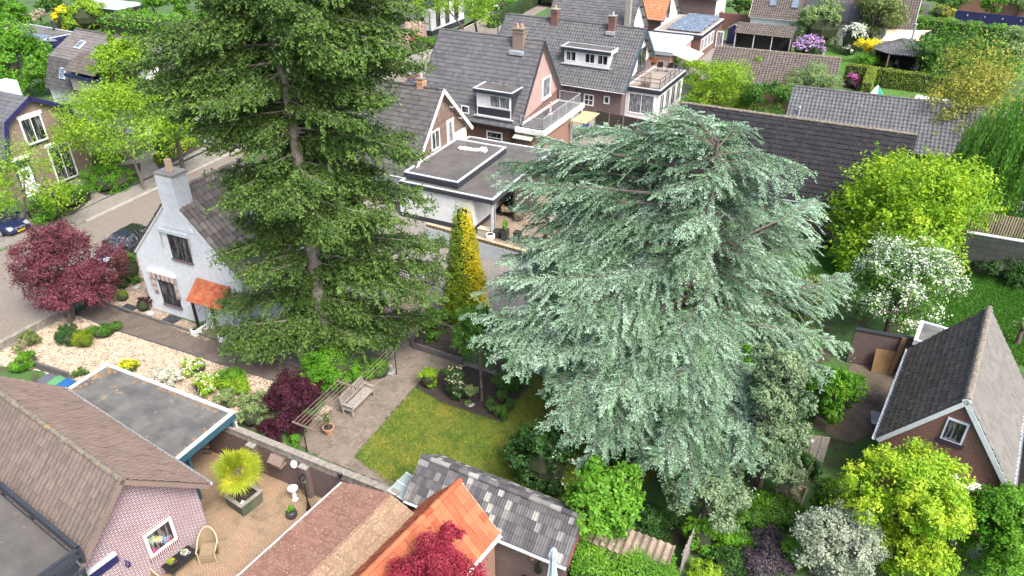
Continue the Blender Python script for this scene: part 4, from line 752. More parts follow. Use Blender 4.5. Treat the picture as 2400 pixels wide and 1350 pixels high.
# corrugated lean-to
FK = Frame('corrugated_lean_to', 'brown corrugated sheet roof beyond the old tiled shed', 'lean-to', 0, 0, -27.05); zc_ = 2.25
A = FK.loc(P(1372, 1216, 2.4)); B = FK.loc(P(1584, 1280, 2.4)); Cc = FK.loc(P(1562, 1342, 2.15))
wdt = B[0] - A[0]; dep = max(.9, (B[1] - Cc[1])); mb = MB(); nseg = int(wdt / .04); xs = np.linspace(0, wdt, nseg); zz = .035 * np.sin(xs * 2 * np.pi / .26)
V = [(A[0] + xs[i], B[1] if j == 0 else B[1] - dep, (2.4 if j == 0 else 2.15) + zz[i]) for j in (0, 1) for i in range(nseg)]; mb.add(V, [(i, i + 1, nseg + i + 1, nseg + i) for i in range(nseg - 1)]); mb.add([(x, y, z - .012) for x, y, z in V], [(i, i + 1, nseg + i + 1, nseg + i) for i in range(nseg - 1)])
mb.build('roof', mat('corrugated_sheet', (.26, .21, .155), (.13, .105, .08), 1.8, .9, spots=(.36, .32, .25), sp_scale=4, bump=.01), FK.o)
mb = MB()
for x in (A[0] + .3, B[0] - .2): mb.bx(x, x + .08, B[1] - .2, B[1] - .12, 0, 2.33)
mb.build('post', M['wood'], FK.o)
mb = MB(); mb.bx(A[0] + .3, B[0] - .2, B[1] - .2, B[1] - .17, 0, 2.1); mb.build('wall', M['dkboards'], FK.o)
# ---------------------------------------------------------------- upper left houses
class _: pass
FM = Frame('mansard_house', 'white house with grey mansard roof, beige panelled dormer and two skylights', 'house', -37.89, 71.81, -30.5)
R0 = FM.loc(P(178, 67, 7.3)); x0 = R0[0]; Lm = 13; ym = R0[1]
def hp(u, v): q = FM.hit(u, v, 'x', x0); return q[1], q[2]
B1 = hp(113, 130); E1 = hp(110, 219) if 0 else None
yb, zb = ym - 3.0, 5.3; ye, ze = ym - 4.0, 2.75
b_ = hp(113, 130); yb, zb = b_; e_ = hp(106, 205); ye, ze = e_
ze = min(ze, 3.2)
def slope_tiles(name, x0, L, p, q, m, par, **k):
    d = np.array([0, q[0] - p[0], q[1] - p[1]]); SL = np.linalg.norm(d); mb = MB(); tiles(mb, (x0, p[0], p[1]), (1, 0, 0), L, d, SL, .30, .36, **k); r = mb.build(name, M[m], par)
    n = nrm(np.cross((1, 0, 0), d)); n = n if n[2] > 0 else -n; mb = MB(); mb.obox(np.array([x0 + .02, p[0], p[1]]) - n * .12, (L - .04, 0, 0), d, n * .08); mb.build('roof_board', M['greywood'], r); return r
slope_tiles('roof', x0, Lm, (ym, 7.3), (yb, zb), 't_mansard', FM.o, amp=.02, prof='flat'); slope_tiles('lower_roof', x0, Lm, (yb, zb), (ye, ze), 't_darkgrey', FM.o, amp=.02, prof='flat')
slope_tiles('roof', x0, Lm, (ym, 7.3), (2 * ym - yb, zb), 't_mansard', FM.o, amp=.02, prof='flat'); slope_tiles('lower_roof', x0, Lm, (2 * ym - yb, zb), (2 * ym - ye, ze), 't_darkgrey', FM.o, amp=.02, prof='flat')
mb = MB(); i_ = .15; mb.prism([(ye + .3, 0), (2 * ym - ye - .3, 0), (2 * ym - ye - .3, ze), (2 * ym - yb - i_, zb - i_), (ym, 7.1), (yb + i_, zb - i_), (ye + .3, ze)], 'x', x0 + .15, x0 + Lm - .15); mb.build('wall', M['render'], FM.o)
mb = MB(); ridge_caps(mb, (x0, ym, 7.3), (x0 + Lm, ym, 7.3), .12); mb.build('ridge_cap', M['t_darkgrey'], FM.o)
FM.zr, FM.Wm, FM.zm = 7.3, ym - yb, zb
def planehit(F, p0, n, u, v): c = F.loc(_C); d = ray(u, v); d = np.array([d @ F.ax, d @ F.ay, d[2]]); return c + d * (((p0 - c) @ n) / (d @ n))
def sky2(F, p, q, u, v, wd, ht):
    dv = nrm(np.array([0, q[0] - p[0], q[1] - p[1]])); n = nrm(np.cross((1, 0, 0), dv)); n = n if n[2] > 0 else -n; c = planehit(F, np.array([0, p[0], p[1]]), n, u, v)
    m = MB(); m.obox(c - np.array([wd / 2, 0, 0]) - dv * ht / 2, (wd, 0, 0), dv * ht, n * .12); s = m.build('skylight', M['lightgrey'], F.o); m = MB(); m.obox(c - np.array([wd / 2 - .08, 0, 0]) - dv * (ht / 2 - .08) + n * .121, (wd - .16, 0, 0), dv * (ht - .16), n * .012); m.build('pane', M['skyglass'], s); return c
sky2(FM, (ym, 7.3), (yb, zb), 188, 106, .8, 1.0); sky2(FM, (yb, zb), (ye, ze), 148, 172, .8, 1.0)
A = FM.hit(162, 176, 'y', ye + .15); B = FM.hit(222, 212, 'y', ye + .15)
mb = MB(); mb.bx(A[0], A[0] + 4.2, ye + .1, yb + 1.0, min(A[2], zb - .3) - 1.5, min(A[2] + .1, zb)); dm = mb.build('dormer', M['navy'], FM.o)
zt = min(A[2] + .1, zb); mb = MB(); mb.bx(A[0] + .15, A[0] + 4.05, ye + .07, ye + .098, zt - 1.35, zt - .25); mb.build('dormer_panel', mat('beige_panel', (.42, .38, .33), None, 3, .7), dm)
mb = MB(); dvv = np.array([0, ye - .15 - yb - .9, zt + .12 - (zb + .45)]); tiles(mb, (A[0] - .2, yb + .9, zb + .75), (1, 0, 0), 4.6, dvv, np.linalg.norm(dvv), .3, .36, .02, .03, 'flat'); mb.build('dormer_roof', M['t_brownfar'], dm)
mb = MB(); mb.bx(A[0] - .2, A[0] + 4.4, ye - .2, ye + .0, zt - .15, zt + .12); mb.build('fascia', M['navy'], dm)
window(FM, 'y-', ye + .3, (148, 240), (178, 270), 2, 1, 'anthracite', 'glass', .08)
# brick gambrel house
p0 = P(220, 402, 0); FH = Frame('gambrel_house', 'buff brick house with rounded gambrel roof edge painted navy blue', 'house', p0[0], p0[1], GY)
def hq(u, v): q = FH.hit(u, v, 'x', 0); return q[1], q[2]
ap = hq(60.5, 226); l1 = hq(3, 287); r1 = hq(148, 246); r2 = hq(187, 288)
l2 = (l1[0] - (r2[0] - r1[0]) * .8, r2[1])
mid = ap[0]; prof = [(l2[0] - .35, 2.7), l1, ap, r1, (r2[0], r2[1]), (r2[0] + .15, r2[1] - .3)]
Lh = 11
wl = [(l2[0], 0), (0.0, 0), (0.0, r2[1] - .3), (r1[0] - .05, r1[1] - .25), (ap[0], ap[1] - .25), (l1[0] + .1, l1[1] - .25), (l2[0], 2.7)]
MB().prism(wl, 'x', -Lh + .2, 0).build('wall', M['brickbuff'], FH.o)
for a, b in zip(prof[:-1], prof[1:]):
    d = np.array([0, b[0] - a[0], b[1] - a[1]]); pq = (a, b) if a[1] > b[1] else (b, a)
    slope_tiles('roof', -Lh, Lh + .35, pq[0], pq[1], 't_bluegrey', FH.o, amp=.02, prof='flat')
    n = nrm(np.array([0, -d[2], d[1]])); mb = MB(); mb.obox(np.array([.351, a[0], a[1]]) - n * .28 + (0, 0, .04), (.05, 0, 0), d, n * .30); mb.build('verge_board', M['navy'], FH.o)
window(FH, 'x+', 0, (42, 281), (113, 325), 2, 1, 'white', 'glass', .11, 'anthracite', lintel='white')
window(FH, 'x+', 0, (108, 347), (184.5, 410), 2, 1, 'white', 'glass', .11, 'anthracite', lintel='white')
c = FH.hit(39, 402, 'x', 0); d = FH.hit(92, 452, 'x', 0); mb = MB(); mb.bx(.003, .06, c[1], d[1], .05, 2.2); dr = mb.build('door', M['white'], FH.o)
mb = MB(); w = d[1] - c[1]
for i in (0, 1):
    for j in (0, 1): mb.bx(.061, .066, c[1] + w * (.22 + .32 * i), c[1] + w * (.44 + .32 * i), 1.45 + .33 * j, 1.68 + .33 * j)
mb.build('pane', M['glass'], dr)
mb = MB(); mb.bx(.003, .05, c[1] - .12, c[1] - .02, 0, 2.9); mb.bx(.003, .05, d[1] + .02, d[1] + .12, 0, 2.9); mb.bx(.003, .05, c[1] - .12, d[1] + .12, 2.3, 2.9); mb.build('door_frame', M['navy'], dr)
mb = MB(); mb.bx(.003, .12, c[1] - .2, d[1] + .2, 2.905, 3.12); mb.build('lintel', M['white'], FH.o)
mb = MB(); mb.bx(-5, -3.6, ap[0] + .4, ap[0] + 1.9, ap[1] - .9, ap[1] + .25); mb.build('rear_dormer', M['lightgrey'], FH.o)
# garage with wet flat roof and small flat roof at the top
FQ = Frame('flat_garage', 'dark garage with grey felt roof holding puddles and a flue pipe', 'garage', -52, 84, GY - 4)
A = FQ.loc(P(113, 61, 3.)); B = FQ.loc(P(166, 78, 3.)); Cc = FQ.loc(P(101, 116, 3.)); x1 = B[0] + .5; y1 = (A[1] + B[1]) / 2; y0 = Cc[1]
wallbox(FQ.o, x1 - 9.8, x1 - .1, y0 + .1, y1 - .1, 0, 2.7, 'navy'); flatroof(FQ.o, x1 - 10, x1, y0, y1, 3.0, .32, 'bitumen2', 'lightgrey', 'navy', .06)
mb = MB(); m0 = FQ.hit(95, 90, 'z', 3.0); t = np.arange(16) * 6.28 / 16
for cx, cy, a, b in ((m0[0] - 1.2, m0[1] + .4, 2.0, 1.0), (m0[0] + 1.8, m0[1], 1.1, .6)): mb.add([(cx + a * math.cos(q) * (1 + .2 * math.sin(3 * q)), cy + b * math.sin(q), 3.009) for q in t], [tuple(range(16))])
mb.build('puddle', glassy('puddle', (.10, .11, .12), (.13, .14, .15), .04), FQ.o)
c = FQ.hit(128, 72, 'z', 3.02); mb = MB(); mb.lathe([(.22, 0), (.14, .1), (.14, 1.0), (.2, 1.02), (.2, 1.15), (.1, 1.2)], tuple(c), 10); mb.build('flue', M['anthracite'], FQ.o)
FT = Frame('flat_shed', 'flat roofed dark timber shed above the long green hedge', 'shed', -43, 103, GY)
A = FT.loc(P(273, 24, 2.7)); B = FT.loc(P(317, 15, 2.7))
wallbox(FT.o, B[0] - 9, B[0] - .1, A[1] + .1, A[1] + 5, 0, 2.4, 'dkboards'); flatroof(FT.o, B[0] - 9.2, B[0], A[1], A[1] + 5.2, 2.7, .3, 'greenroof', 'lightgrey', 'anthracite', .06)
# white house top middle
p0 = P(1013, 85, 0); FW = Frame('white_house', 'white rendered house with black plinth and dark tiled roof at the top edge', 'house', p0[0], p0[1], GY)
W = FW.hit(950, 72, 'y', 0)[0] - 3.5; zt = FW.hit(1003, 27, 'y', 0)[2]; dp = 9
wallbox(FW.o, W, 0, 0, dp, .7, zt, 'render'); wallbox(FW.o, W - .01, .01, -.01, dp + .01, 0, .7, 'anthracite', 'plinth')
window(FW, 'y-', 0, (981.5, 40), (994.5, 64.5), 1, 1, 'anthracite', 'glass', .08)
for k in range(3): window(FW, 'x+', 0, (1.2 + k * 2.5, 1.0), (2.3 + k * 2.5, 4.2), 1, 2, 'anthracite', 'glass', .1, px=False)
mb = MB(); d = np.array([0, -3.3, -2.2]); tiles(mb, (W - .3, 2.9, zt + 2.2), (1, 0, 0), -W - 1.0, d, np.linalg.norm(d), .3, .36, .03, .04); mb.build('roof', M['t_black'], FW.o)
mb = MB(); mb.bx(W, -1.4, .1, 8.5, zt, zt + .3); mb.build('roof_base', M['anthracite'], FW.o)
downpipe(FW.o, -.25, -.06, .1, zt, 'anthracite')
# pink brick house mostly hidden by the spruce
p0 = P(943, 119, 0); FP = Frame('pink_brick_house', 'pale pink brick house mostly hidden behind the tall dark spruce', 'house', p0[0], p0[1], GY)
zt = FP.hit(942, 72, 'y', 0)[2]
wallbox(FP.o, -2.1, 0, 0, 6, 0, max(zt, 2.4), 'brickpink'); wallbox(FP.o, -9, -2.3, .6, 6, 0, max(zt, 2.4), 'brickpink', 'side_wall'); wallbox(FP.o, -2.45, -2.15, -.05, .1, 0, max(zt, 2.4), 'white', 'door_frame')
mb = MB(); d = np.array([0, -3.4, -2.6]); tiles(mb, (-9.3, 3.2, max(zt, 2.4) + 2.6), (1, 0, 0), 9.5, d, np.linalg.norm(d), .3, .36, .03, .04); mb.build('roof', M['t_darkgrey'], FP.o)
# plain white house behind the street trees, seen through them
p0 = P(500, 345, 0); FY = Frame('white_street_house', 'white house glimpsed through the spruce behind the street trees', 'house', p0[0], p0[1], GY)
wallbox(FY.o, -7.5, 0, 0, 8, .3, 3.2, 'render'); wallbox(FY.o, -7.52, .02, -.02, 8.02, 0, .3, 'anthracite', 'plinth'); window(FY, 'x+', 0, (1, 1), (3, 2.5), 2, 1, 'white', 'glass', .1, px=False); window(FY, 'y-', 0, (-3, 1), (-1.4, 2.5), 2, 1, 'white', 'glass', .1, px=False)
mb = MB(); d = np.array([0, -4.3, -3.4]); tiles(mb, (-7.8, 4, 6.6), (1, 0, 0), 8.1, d, np.linalg.norm(d), .3, .36, .03, .04); mb.prism([(-.25, 3.2), (8.3, 3.2), (4, 6.5)], 'x', -7.6, .1) ; mb.build('roof', M['t_darkgrey'], FY.o)
# gazebo
FZ = Frame('gazebo', 'open timber garden pavilion with hipped grey pantile roof and flue', 'gazebo', *P2(2122, 150, 0), -26)
q0 = FZ.loc(P(2083, 126, 2.5)); q1 = FZ.loc(P(2156, 134, 2.5)); wv = (q1[0] - q0[0]); cxg = (q0[0] + q1[0]) / 2; cyg = q0[1] + 2.3; hgt = 3.75; R8 = []
for k, (x, y) in enumerate([(-wv / 2, -2.3), (wv / 2, -2.3), (wv / 2 + 1.6, -.7), (wv / 2 + 1.6, 1.1), (wv / 2, 2.6), (-wv / 2, 2.6), (-wv / 2 - 1.6, 1.1), (-wv / 2 - 1.6, -.7)]): R8.append(np.array([cxg + x, cyg + y, 2.5]))
tops = [np.array([cxg + (r[0] - cxg) * .16, cyg + (r[1] - cyg) * .12, hgt]) for r in R8]; mb = MB(); mh = MB()
for k in range(8):
    a, b = R8[k], R8[(k + 1) % 8]; ta, tb = tops[k], tops[(k + 1) % 8]; m_ = (a + b) / 2; tm_ = (ta + tb) / 2; d = m_ - tm_; SL = np.linalg.norm(d); ux = nrm(b - a); L = np.linalg.norm(b - a); wt = np.linalg.norm(tb - ta)
    st = tm_ - ux * L / 2
    tiles(mb, st, ux, L, d, SL, .26, .3, .045, .035, clip=lambda x, y, L=L, SL=SL, wt=wt: np.abs(x - L / 2) < (wt / 2 + (L - wt) / 2 * y / SL + .12))
    ridge_caps(mh, ta, a, .11, .3); mb.add([ta - (0, 0, .05), a - (0, 0, .05), b - (0, 0, .05), tb - (0, 0, .05)], [(0, 1, 2, 3)])
mb.add([t + (0, 0, .02) for t in tops], [tuple(range(8))]); mb.build('roof', M['t_bluegrey'], FZ.o); mh.build('hip_cap', M['t_grey'], FZ.o)
for k in range(8): mb = MB(); p = R8[k] * .94 + np.array([cxg, cyg, 2.5]) * .06; mb.bx(p[0] - .08, p[0] + .08, p[1] - .08, p[1] + .08, 0, 2.5); mb.build('post', M['wood'], FZ.o)
mb = MB()
for k in (3, 4, 5, 6): a = R8[k] * .95 + np.array([cxg, cyg, 2.5]) * .05; b = R8[(k + 1) % 8] * .95 + np.array([cxg, cyg, 2.5]) * .05; mb.beam(a - (0, 0, 1.35), b - (0, 0, 1.35), .06, 2.3)
mb.build('wall', M['dkboards'], FZ.o)
c = FZ.hit(2138, 90, 'z', 3.6); mb = MB(); mb.lathe([(.11, 0), (.11, 1.5), (.17, 1.55), (.17, 1.7)], (c[0], c[1], 3.5), 10); mb.build('flue', M['zinc'], FZ.o)
# ================================================================== vegetation
def leaves_at(p, d, s, r, asp=.5, up=.3, jit=.8):
    """diamond leaves at points p facing roughly d"""
    N = len(p); n = nrm(d * .7 + r.normal(0, jit, (N, 3)) * .6 + np.array([0, 0, up])); t = nrm(np.cross(n, r.normal(0, 1, (N, 3)))); b = np.cross(n, t)
    L = (s * (.65 + .7 * r.random(N)))[:, None] if np.isscalar(s) else (s * (.65 + .7 * r.random(N)))[:, None]
    return np.stack([p - t * L * .5, p + b * L * asp * .5, p + t * L * .5, p - b * L * asp * .5], 1)
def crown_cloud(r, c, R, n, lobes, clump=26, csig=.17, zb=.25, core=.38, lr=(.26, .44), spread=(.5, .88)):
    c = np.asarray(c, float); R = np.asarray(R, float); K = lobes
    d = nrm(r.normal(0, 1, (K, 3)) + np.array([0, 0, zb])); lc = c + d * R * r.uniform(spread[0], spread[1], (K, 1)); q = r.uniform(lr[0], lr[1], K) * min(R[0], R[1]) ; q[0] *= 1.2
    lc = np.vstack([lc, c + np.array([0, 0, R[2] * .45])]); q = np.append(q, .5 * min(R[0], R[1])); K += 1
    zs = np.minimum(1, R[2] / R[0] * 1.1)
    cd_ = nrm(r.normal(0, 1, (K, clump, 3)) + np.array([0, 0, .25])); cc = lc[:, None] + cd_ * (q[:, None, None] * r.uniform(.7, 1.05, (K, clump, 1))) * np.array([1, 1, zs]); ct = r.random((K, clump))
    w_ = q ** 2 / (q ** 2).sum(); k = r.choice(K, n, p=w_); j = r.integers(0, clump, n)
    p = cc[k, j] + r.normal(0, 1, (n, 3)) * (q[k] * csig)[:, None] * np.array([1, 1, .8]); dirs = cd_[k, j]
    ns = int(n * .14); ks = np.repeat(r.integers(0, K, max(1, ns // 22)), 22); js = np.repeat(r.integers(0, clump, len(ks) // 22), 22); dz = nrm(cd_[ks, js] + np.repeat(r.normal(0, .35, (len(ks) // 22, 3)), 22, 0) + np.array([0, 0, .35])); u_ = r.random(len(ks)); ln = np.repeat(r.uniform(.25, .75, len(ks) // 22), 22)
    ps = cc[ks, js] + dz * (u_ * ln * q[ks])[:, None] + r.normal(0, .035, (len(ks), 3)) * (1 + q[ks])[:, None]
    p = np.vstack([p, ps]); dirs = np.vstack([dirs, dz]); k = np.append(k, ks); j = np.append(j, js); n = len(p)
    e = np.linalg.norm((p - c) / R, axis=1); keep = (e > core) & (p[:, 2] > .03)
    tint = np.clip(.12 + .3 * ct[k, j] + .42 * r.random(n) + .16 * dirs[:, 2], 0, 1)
    return p[keep], dirs[keep], tint[keep], lc, q
def geom(u, v, w, h, zc):
    gd = zc is None; z = 1.0 if gd else zc
    for _ in range(6):
        p = P(u, v, z); dep = (p - _C) @ _F; rx = w / 2 * dep / FPX; hh = h / 2 * dep / FPX; th = math.asin(-(p - _C)[2] / np.linalg.norm(p - _C))
        rz = math.sqrt(max((hh / math.cos(th)) ** 2 - (rx * math.tan(th)) ** 2, (.42 * rx) ** 2)); rz = min(rz, 1.5 * rx if gd else 1.6 * rx)
        if gd: z = rz * .82
    return p, rx, rz
_used = {}
def tree(name, label, cat, u, v, w, h, zc, lm, ls, n, seed, lobes=9, trunk=.12, group=None, flower=None, base=None, bark='bark', asp=.5, core=.38, dense=False, R3=None, up=.3, flowfrac=.12, fs=1.0, **k):
    r = np.random.default_rng(seed); p, rx, rz = geom(u, v, w, h, zc)
    b = p.copy(); b[2] = 0
    if base is not None: b = P(base[0], base[1], 0)
    o = root(name, label, cat, b, 0, group); c = p - b; rx *= .97; rz *= .97; R = (rx, rx * .95, rz)
    q, d, t, lc, lq = crown_cloud(r, c, R, n, lobes, core=core, **k)
    mb = MB(); mb.quads(leaves_at(q, d, ls, r, asp, up), t); mb.build('crown' if zc is not None else 'foliage', M[lm], o)
    if flower:
        e = np.linalg.norm((q - c) / np.array(R), axis=1); idx = np.where((e > .62) & (d[:, 2] > -.3))[0]; idx = r.choice(idx, min(len(idx), int(n * flowfrac)), replace=False)
        cl = idx[: max(1, len(idx) // 5)]; pp = np.repeat(q[cl], 5, axis=0) + r.normal(0, ls * .5, (len(cl) * 5, 3)); pp[:, 2] += ls * .3; dd = np.repeat(d[cl], 5, axis=0)
        mb = MB(); mb.quads(leaves_at(pp, dd, ls * fs, r, .9, .6), r.random(len(pp))); mb.build('blossom', M[flower], o)
    mb = MB(); top = c + np.array([0, 0, rz * .2]); tr = trunk
    if trunk:
        pts = [np.zeros(3), top * .35 + r.normal(0, .04, 3), top * .7 + r.normal(0, .05, 3) * trunk * 5, top]; mb.tube(pts, [tr * 1.25, tr, tr * .75, tr * .3], 8)
        for a, s in zip(lc[:-1], lq[:-1]):
            f = r.uniform(.4, .85); st = np.array([np.interp(f, [0, .35, .7, 1], [q_[i] for q_ in pts]) for i in range(3)]); m_ = (st + a) / 2 + np.array([0, 0, -.08 * rz]); mb.tube([st, m_, a], [tr * .45, tr * .3, tr * .12], 5)
            for _ in range(3): e_ = a + r.normal(0, 1, 3) * s * .55; mb.tube([(m_ + a) / 2, (m_ + e_) / 2 + r.normal(0, .1, 3) * s, e_], [tr * .18, tr * .12, tr * .05], 4)
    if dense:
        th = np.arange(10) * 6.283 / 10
        mb.lathe([(rx * .35, max(c[2] - rz * .75, .02)), (rx * .62, c[2] - rz * .35), (rx * .66, c[2]), (rx * .5, c[2] + rz * .4), (rx * .15, c[2] + rz * .62)], (c[0], c[1], 0), 10)  # dark solid core added for inner shade, stops see-through
    if trunk or dense: mb.build('trunk' if zc is not None else 'stem_or_fill', M[bark if not dense else 'twigs'], o)
    return o
def hedge(name, label, A, B, wd, ht, lm, ls, seed, dens=260, group=None, px=True, flower=None, rnd=.06, top=None):
    a = P(*A, 0) if px else np.array([*A, 0.]); b = P(*B, 0) if px else np.array([*B, 0.]); r = np.random.default_rng(seed); L = np.linalg.norm(b - a); yaw = math.degrees(math.atan2(b[1] - a[1], b[0] - a[0]))
    o = root(name, label, 'hedge', (a + b) / 2, yaw, group)
    mb = MB(); mb.bx(-L / 2 + .08, L / 2 - .08, -wd / 2 + .08, wd / 2 - .08, 0, ht - .1); mb.build('stem_or_fill', M['twigs'], o)  # dark box added to stand for the shade inside the hedge
    n1 = int(L * wd * dens); n2 = int(L * ht * dens * 1.6); n3 = int(wd * ht * dens * 1.6)
    U = r.random; P_, D_ = [], []
    P_.append(np.stack([(U(n1) - .5) * L, (U(n1) - .5) * wd, np.full(n1, ht)], 1)); D_.append(np.tile([0, 0, 1.], (n1, 1)))
    P_.append(np.stack([(U(n2) - .5) * L, np.where(U(n2) > .5, wd / 2, -wd / 2), U(n2) * ht], 1)); D_.append(np.stack([np.zeros(n2), np.sign(P_[-1][:, 1]), np.zeros(n2)], 1))
    P_.append(np.stack([np.where(U(n3) > .5, L / 2, -L / 2), (U(n3) - .5) * wd, U(n3) * ht], 1)); D_.append(np.stack([np.sign(P_[-1][:, 0]), np.zeros(n3), np.zeros(n3)], 1))
    p = np.vstack(P_); d = np.vstack(D_); wob = rnd * (np.sin(p[:, 0] * 2.3 + seed) + np.sin(p[:, 0] * 5.1) * .5 + np.sin(p[:, 2] * 4 + p[:, 1] * 3)); p += d * wob[:, None] + r.normal(0, rnd * .5, p.shape)
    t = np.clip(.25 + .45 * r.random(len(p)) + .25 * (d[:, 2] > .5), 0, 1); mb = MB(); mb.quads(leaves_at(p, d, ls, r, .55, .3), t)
    mb.build('foliage', M[lm], o); return o
M['twigs'] = mat('inner_shade_fill', (.035, .05, .018), (.02, .026, .012), 4, .95)  # dark filler colour for the shade inside foliage, no twigs are modelled
G = lambda n, a, b, **k: M.__setitem__(n, leaf(n, a, b, **k))
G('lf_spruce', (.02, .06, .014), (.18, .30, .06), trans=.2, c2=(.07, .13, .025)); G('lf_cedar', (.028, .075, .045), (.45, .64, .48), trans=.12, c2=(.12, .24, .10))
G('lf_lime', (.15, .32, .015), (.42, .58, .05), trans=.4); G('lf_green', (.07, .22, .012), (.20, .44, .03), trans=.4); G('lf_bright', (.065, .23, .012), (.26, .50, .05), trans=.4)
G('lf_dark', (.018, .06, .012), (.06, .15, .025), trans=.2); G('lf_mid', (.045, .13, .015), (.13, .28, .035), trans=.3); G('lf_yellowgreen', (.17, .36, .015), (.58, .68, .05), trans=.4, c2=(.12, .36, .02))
G('lf_gold', (.45, .36, .01), (.85, .68, .03), trans=.3); G('lf_purple', (.085, .022, .03), (.30, .085, .11), trans=.3, rough=.6); G('lf_maroon', (.035, .008, .018), (.10, .018, .04), trans=.25)
G('lf_crimson', (.20, .012, .03), (.58, .075, .12), trans=.35); G('lf_silver', (.20, .26, .18), (.62, .65, .52), trans=.2, c2=(.14, .22, .12)); G('lf_greygreen', (.08, .15, .06), (.32, .41, .23), trans=.2); G('lf_limetree', (.11, .30, .015), (.50, .64, .03), trans=.4, c2=(.06, .26, .015))
G('lf_brownish', (.19, .21, .03), (.46, .43, .07), trans=.35, c2=(.13, .22, .03)); G('lf_pale', (.16, .26, .08), (.38, .48, .20), trans=.35); G('lf_willow', (.07, .22, .025), (.24, .46, .07), trans=.4)
G('lf_hawthorn', (.07, .19, .03), (.20, .36, .08), trans=.3); G('fl_white', (.60, .62, .46), (.88, .88, .78), trans=.2); G('fl_purple', (.40, .20, .48), (.68, .42, .72), trans=.2); G('fl_yellow', (.80, .58, .01), (.98, .82, .04), trans=.2)
G('fl_magenta', (.35, .05, .22), (.60, .18, .42), trans=.2); G('lf_smoke', (.045, .035, .045), (.11, .085, .10), trans=.2); G('lf_olive', (.12, .17, .04), (.30, .36, .12), trans=.3); G('lf_rust', (.30, .10, .03), (.50, .22, .07), trans=.3)
G('lf_thuja', (.09, .18, .01), (.34, .42, .02), trans=.25); G('lf_thujagold', (.50, .42, .008), (.95, .80, .03), trans=.25); G('lf_bud', (.45, .38, .26), (.66, .58, .42), trans=.2)
T = tree
# --- garden trees near and far
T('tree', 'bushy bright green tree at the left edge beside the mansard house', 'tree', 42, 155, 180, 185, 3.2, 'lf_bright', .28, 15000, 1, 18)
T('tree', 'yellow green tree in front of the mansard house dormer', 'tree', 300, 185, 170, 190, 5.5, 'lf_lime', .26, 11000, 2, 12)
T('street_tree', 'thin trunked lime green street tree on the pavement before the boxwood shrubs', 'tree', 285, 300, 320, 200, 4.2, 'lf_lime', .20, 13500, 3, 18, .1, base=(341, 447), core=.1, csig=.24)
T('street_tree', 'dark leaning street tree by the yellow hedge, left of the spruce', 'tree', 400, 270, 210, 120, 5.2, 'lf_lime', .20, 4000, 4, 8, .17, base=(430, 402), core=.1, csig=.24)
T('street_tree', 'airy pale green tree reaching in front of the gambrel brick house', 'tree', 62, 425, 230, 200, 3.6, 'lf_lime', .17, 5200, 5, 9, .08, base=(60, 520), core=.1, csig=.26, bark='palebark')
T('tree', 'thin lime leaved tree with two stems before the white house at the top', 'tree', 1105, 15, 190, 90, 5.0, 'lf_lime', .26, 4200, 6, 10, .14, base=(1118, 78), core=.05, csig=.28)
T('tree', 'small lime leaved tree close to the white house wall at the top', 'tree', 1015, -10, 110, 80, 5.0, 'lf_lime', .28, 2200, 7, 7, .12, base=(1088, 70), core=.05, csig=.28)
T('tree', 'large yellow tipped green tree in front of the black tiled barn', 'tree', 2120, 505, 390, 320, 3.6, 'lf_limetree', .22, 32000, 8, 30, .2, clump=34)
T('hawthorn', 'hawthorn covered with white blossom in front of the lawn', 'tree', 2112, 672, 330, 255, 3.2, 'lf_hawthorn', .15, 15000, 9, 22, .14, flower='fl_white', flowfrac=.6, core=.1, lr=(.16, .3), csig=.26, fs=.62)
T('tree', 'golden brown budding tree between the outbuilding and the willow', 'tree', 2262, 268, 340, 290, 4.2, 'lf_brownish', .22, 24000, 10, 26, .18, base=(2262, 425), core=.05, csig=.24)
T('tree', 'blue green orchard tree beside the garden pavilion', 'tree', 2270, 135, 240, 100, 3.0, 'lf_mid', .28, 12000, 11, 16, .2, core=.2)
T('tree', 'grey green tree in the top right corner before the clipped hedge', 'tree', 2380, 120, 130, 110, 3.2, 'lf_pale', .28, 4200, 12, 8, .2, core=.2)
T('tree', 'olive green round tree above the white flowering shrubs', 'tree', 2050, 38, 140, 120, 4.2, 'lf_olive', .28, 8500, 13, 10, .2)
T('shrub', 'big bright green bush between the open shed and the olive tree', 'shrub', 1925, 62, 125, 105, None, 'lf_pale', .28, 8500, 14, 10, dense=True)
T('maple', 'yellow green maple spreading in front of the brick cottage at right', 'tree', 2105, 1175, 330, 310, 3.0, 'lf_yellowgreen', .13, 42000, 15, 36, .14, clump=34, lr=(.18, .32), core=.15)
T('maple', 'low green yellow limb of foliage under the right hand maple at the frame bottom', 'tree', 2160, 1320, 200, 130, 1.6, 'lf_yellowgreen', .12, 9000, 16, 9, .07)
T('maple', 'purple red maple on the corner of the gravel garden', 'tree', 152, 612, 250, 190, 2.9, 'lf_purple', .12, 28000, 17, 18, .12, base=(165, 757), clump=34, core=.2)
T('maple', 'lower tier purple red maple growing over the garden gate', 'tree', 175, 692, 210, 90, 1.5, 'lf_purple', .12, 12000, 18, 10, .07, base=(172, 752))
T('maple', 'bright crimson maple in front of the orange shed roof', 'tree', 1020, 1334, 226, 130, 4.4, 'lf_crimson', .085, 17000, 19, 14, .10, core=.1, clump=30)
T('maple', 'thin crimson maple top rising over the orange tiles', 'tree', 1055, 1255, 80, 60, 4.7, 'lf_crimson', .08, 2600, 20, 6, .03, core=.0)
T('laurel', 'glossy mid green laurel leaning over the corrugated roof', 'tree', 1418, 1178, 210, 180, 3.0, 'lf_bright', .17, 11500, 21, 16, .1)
T('laurel', 'small laurel limb to the left above the old shed ridge', 'tree', 1345, 1160, 70, 50, 2.8, 'lf_bright', .12, 1700, 211, 5, .04)
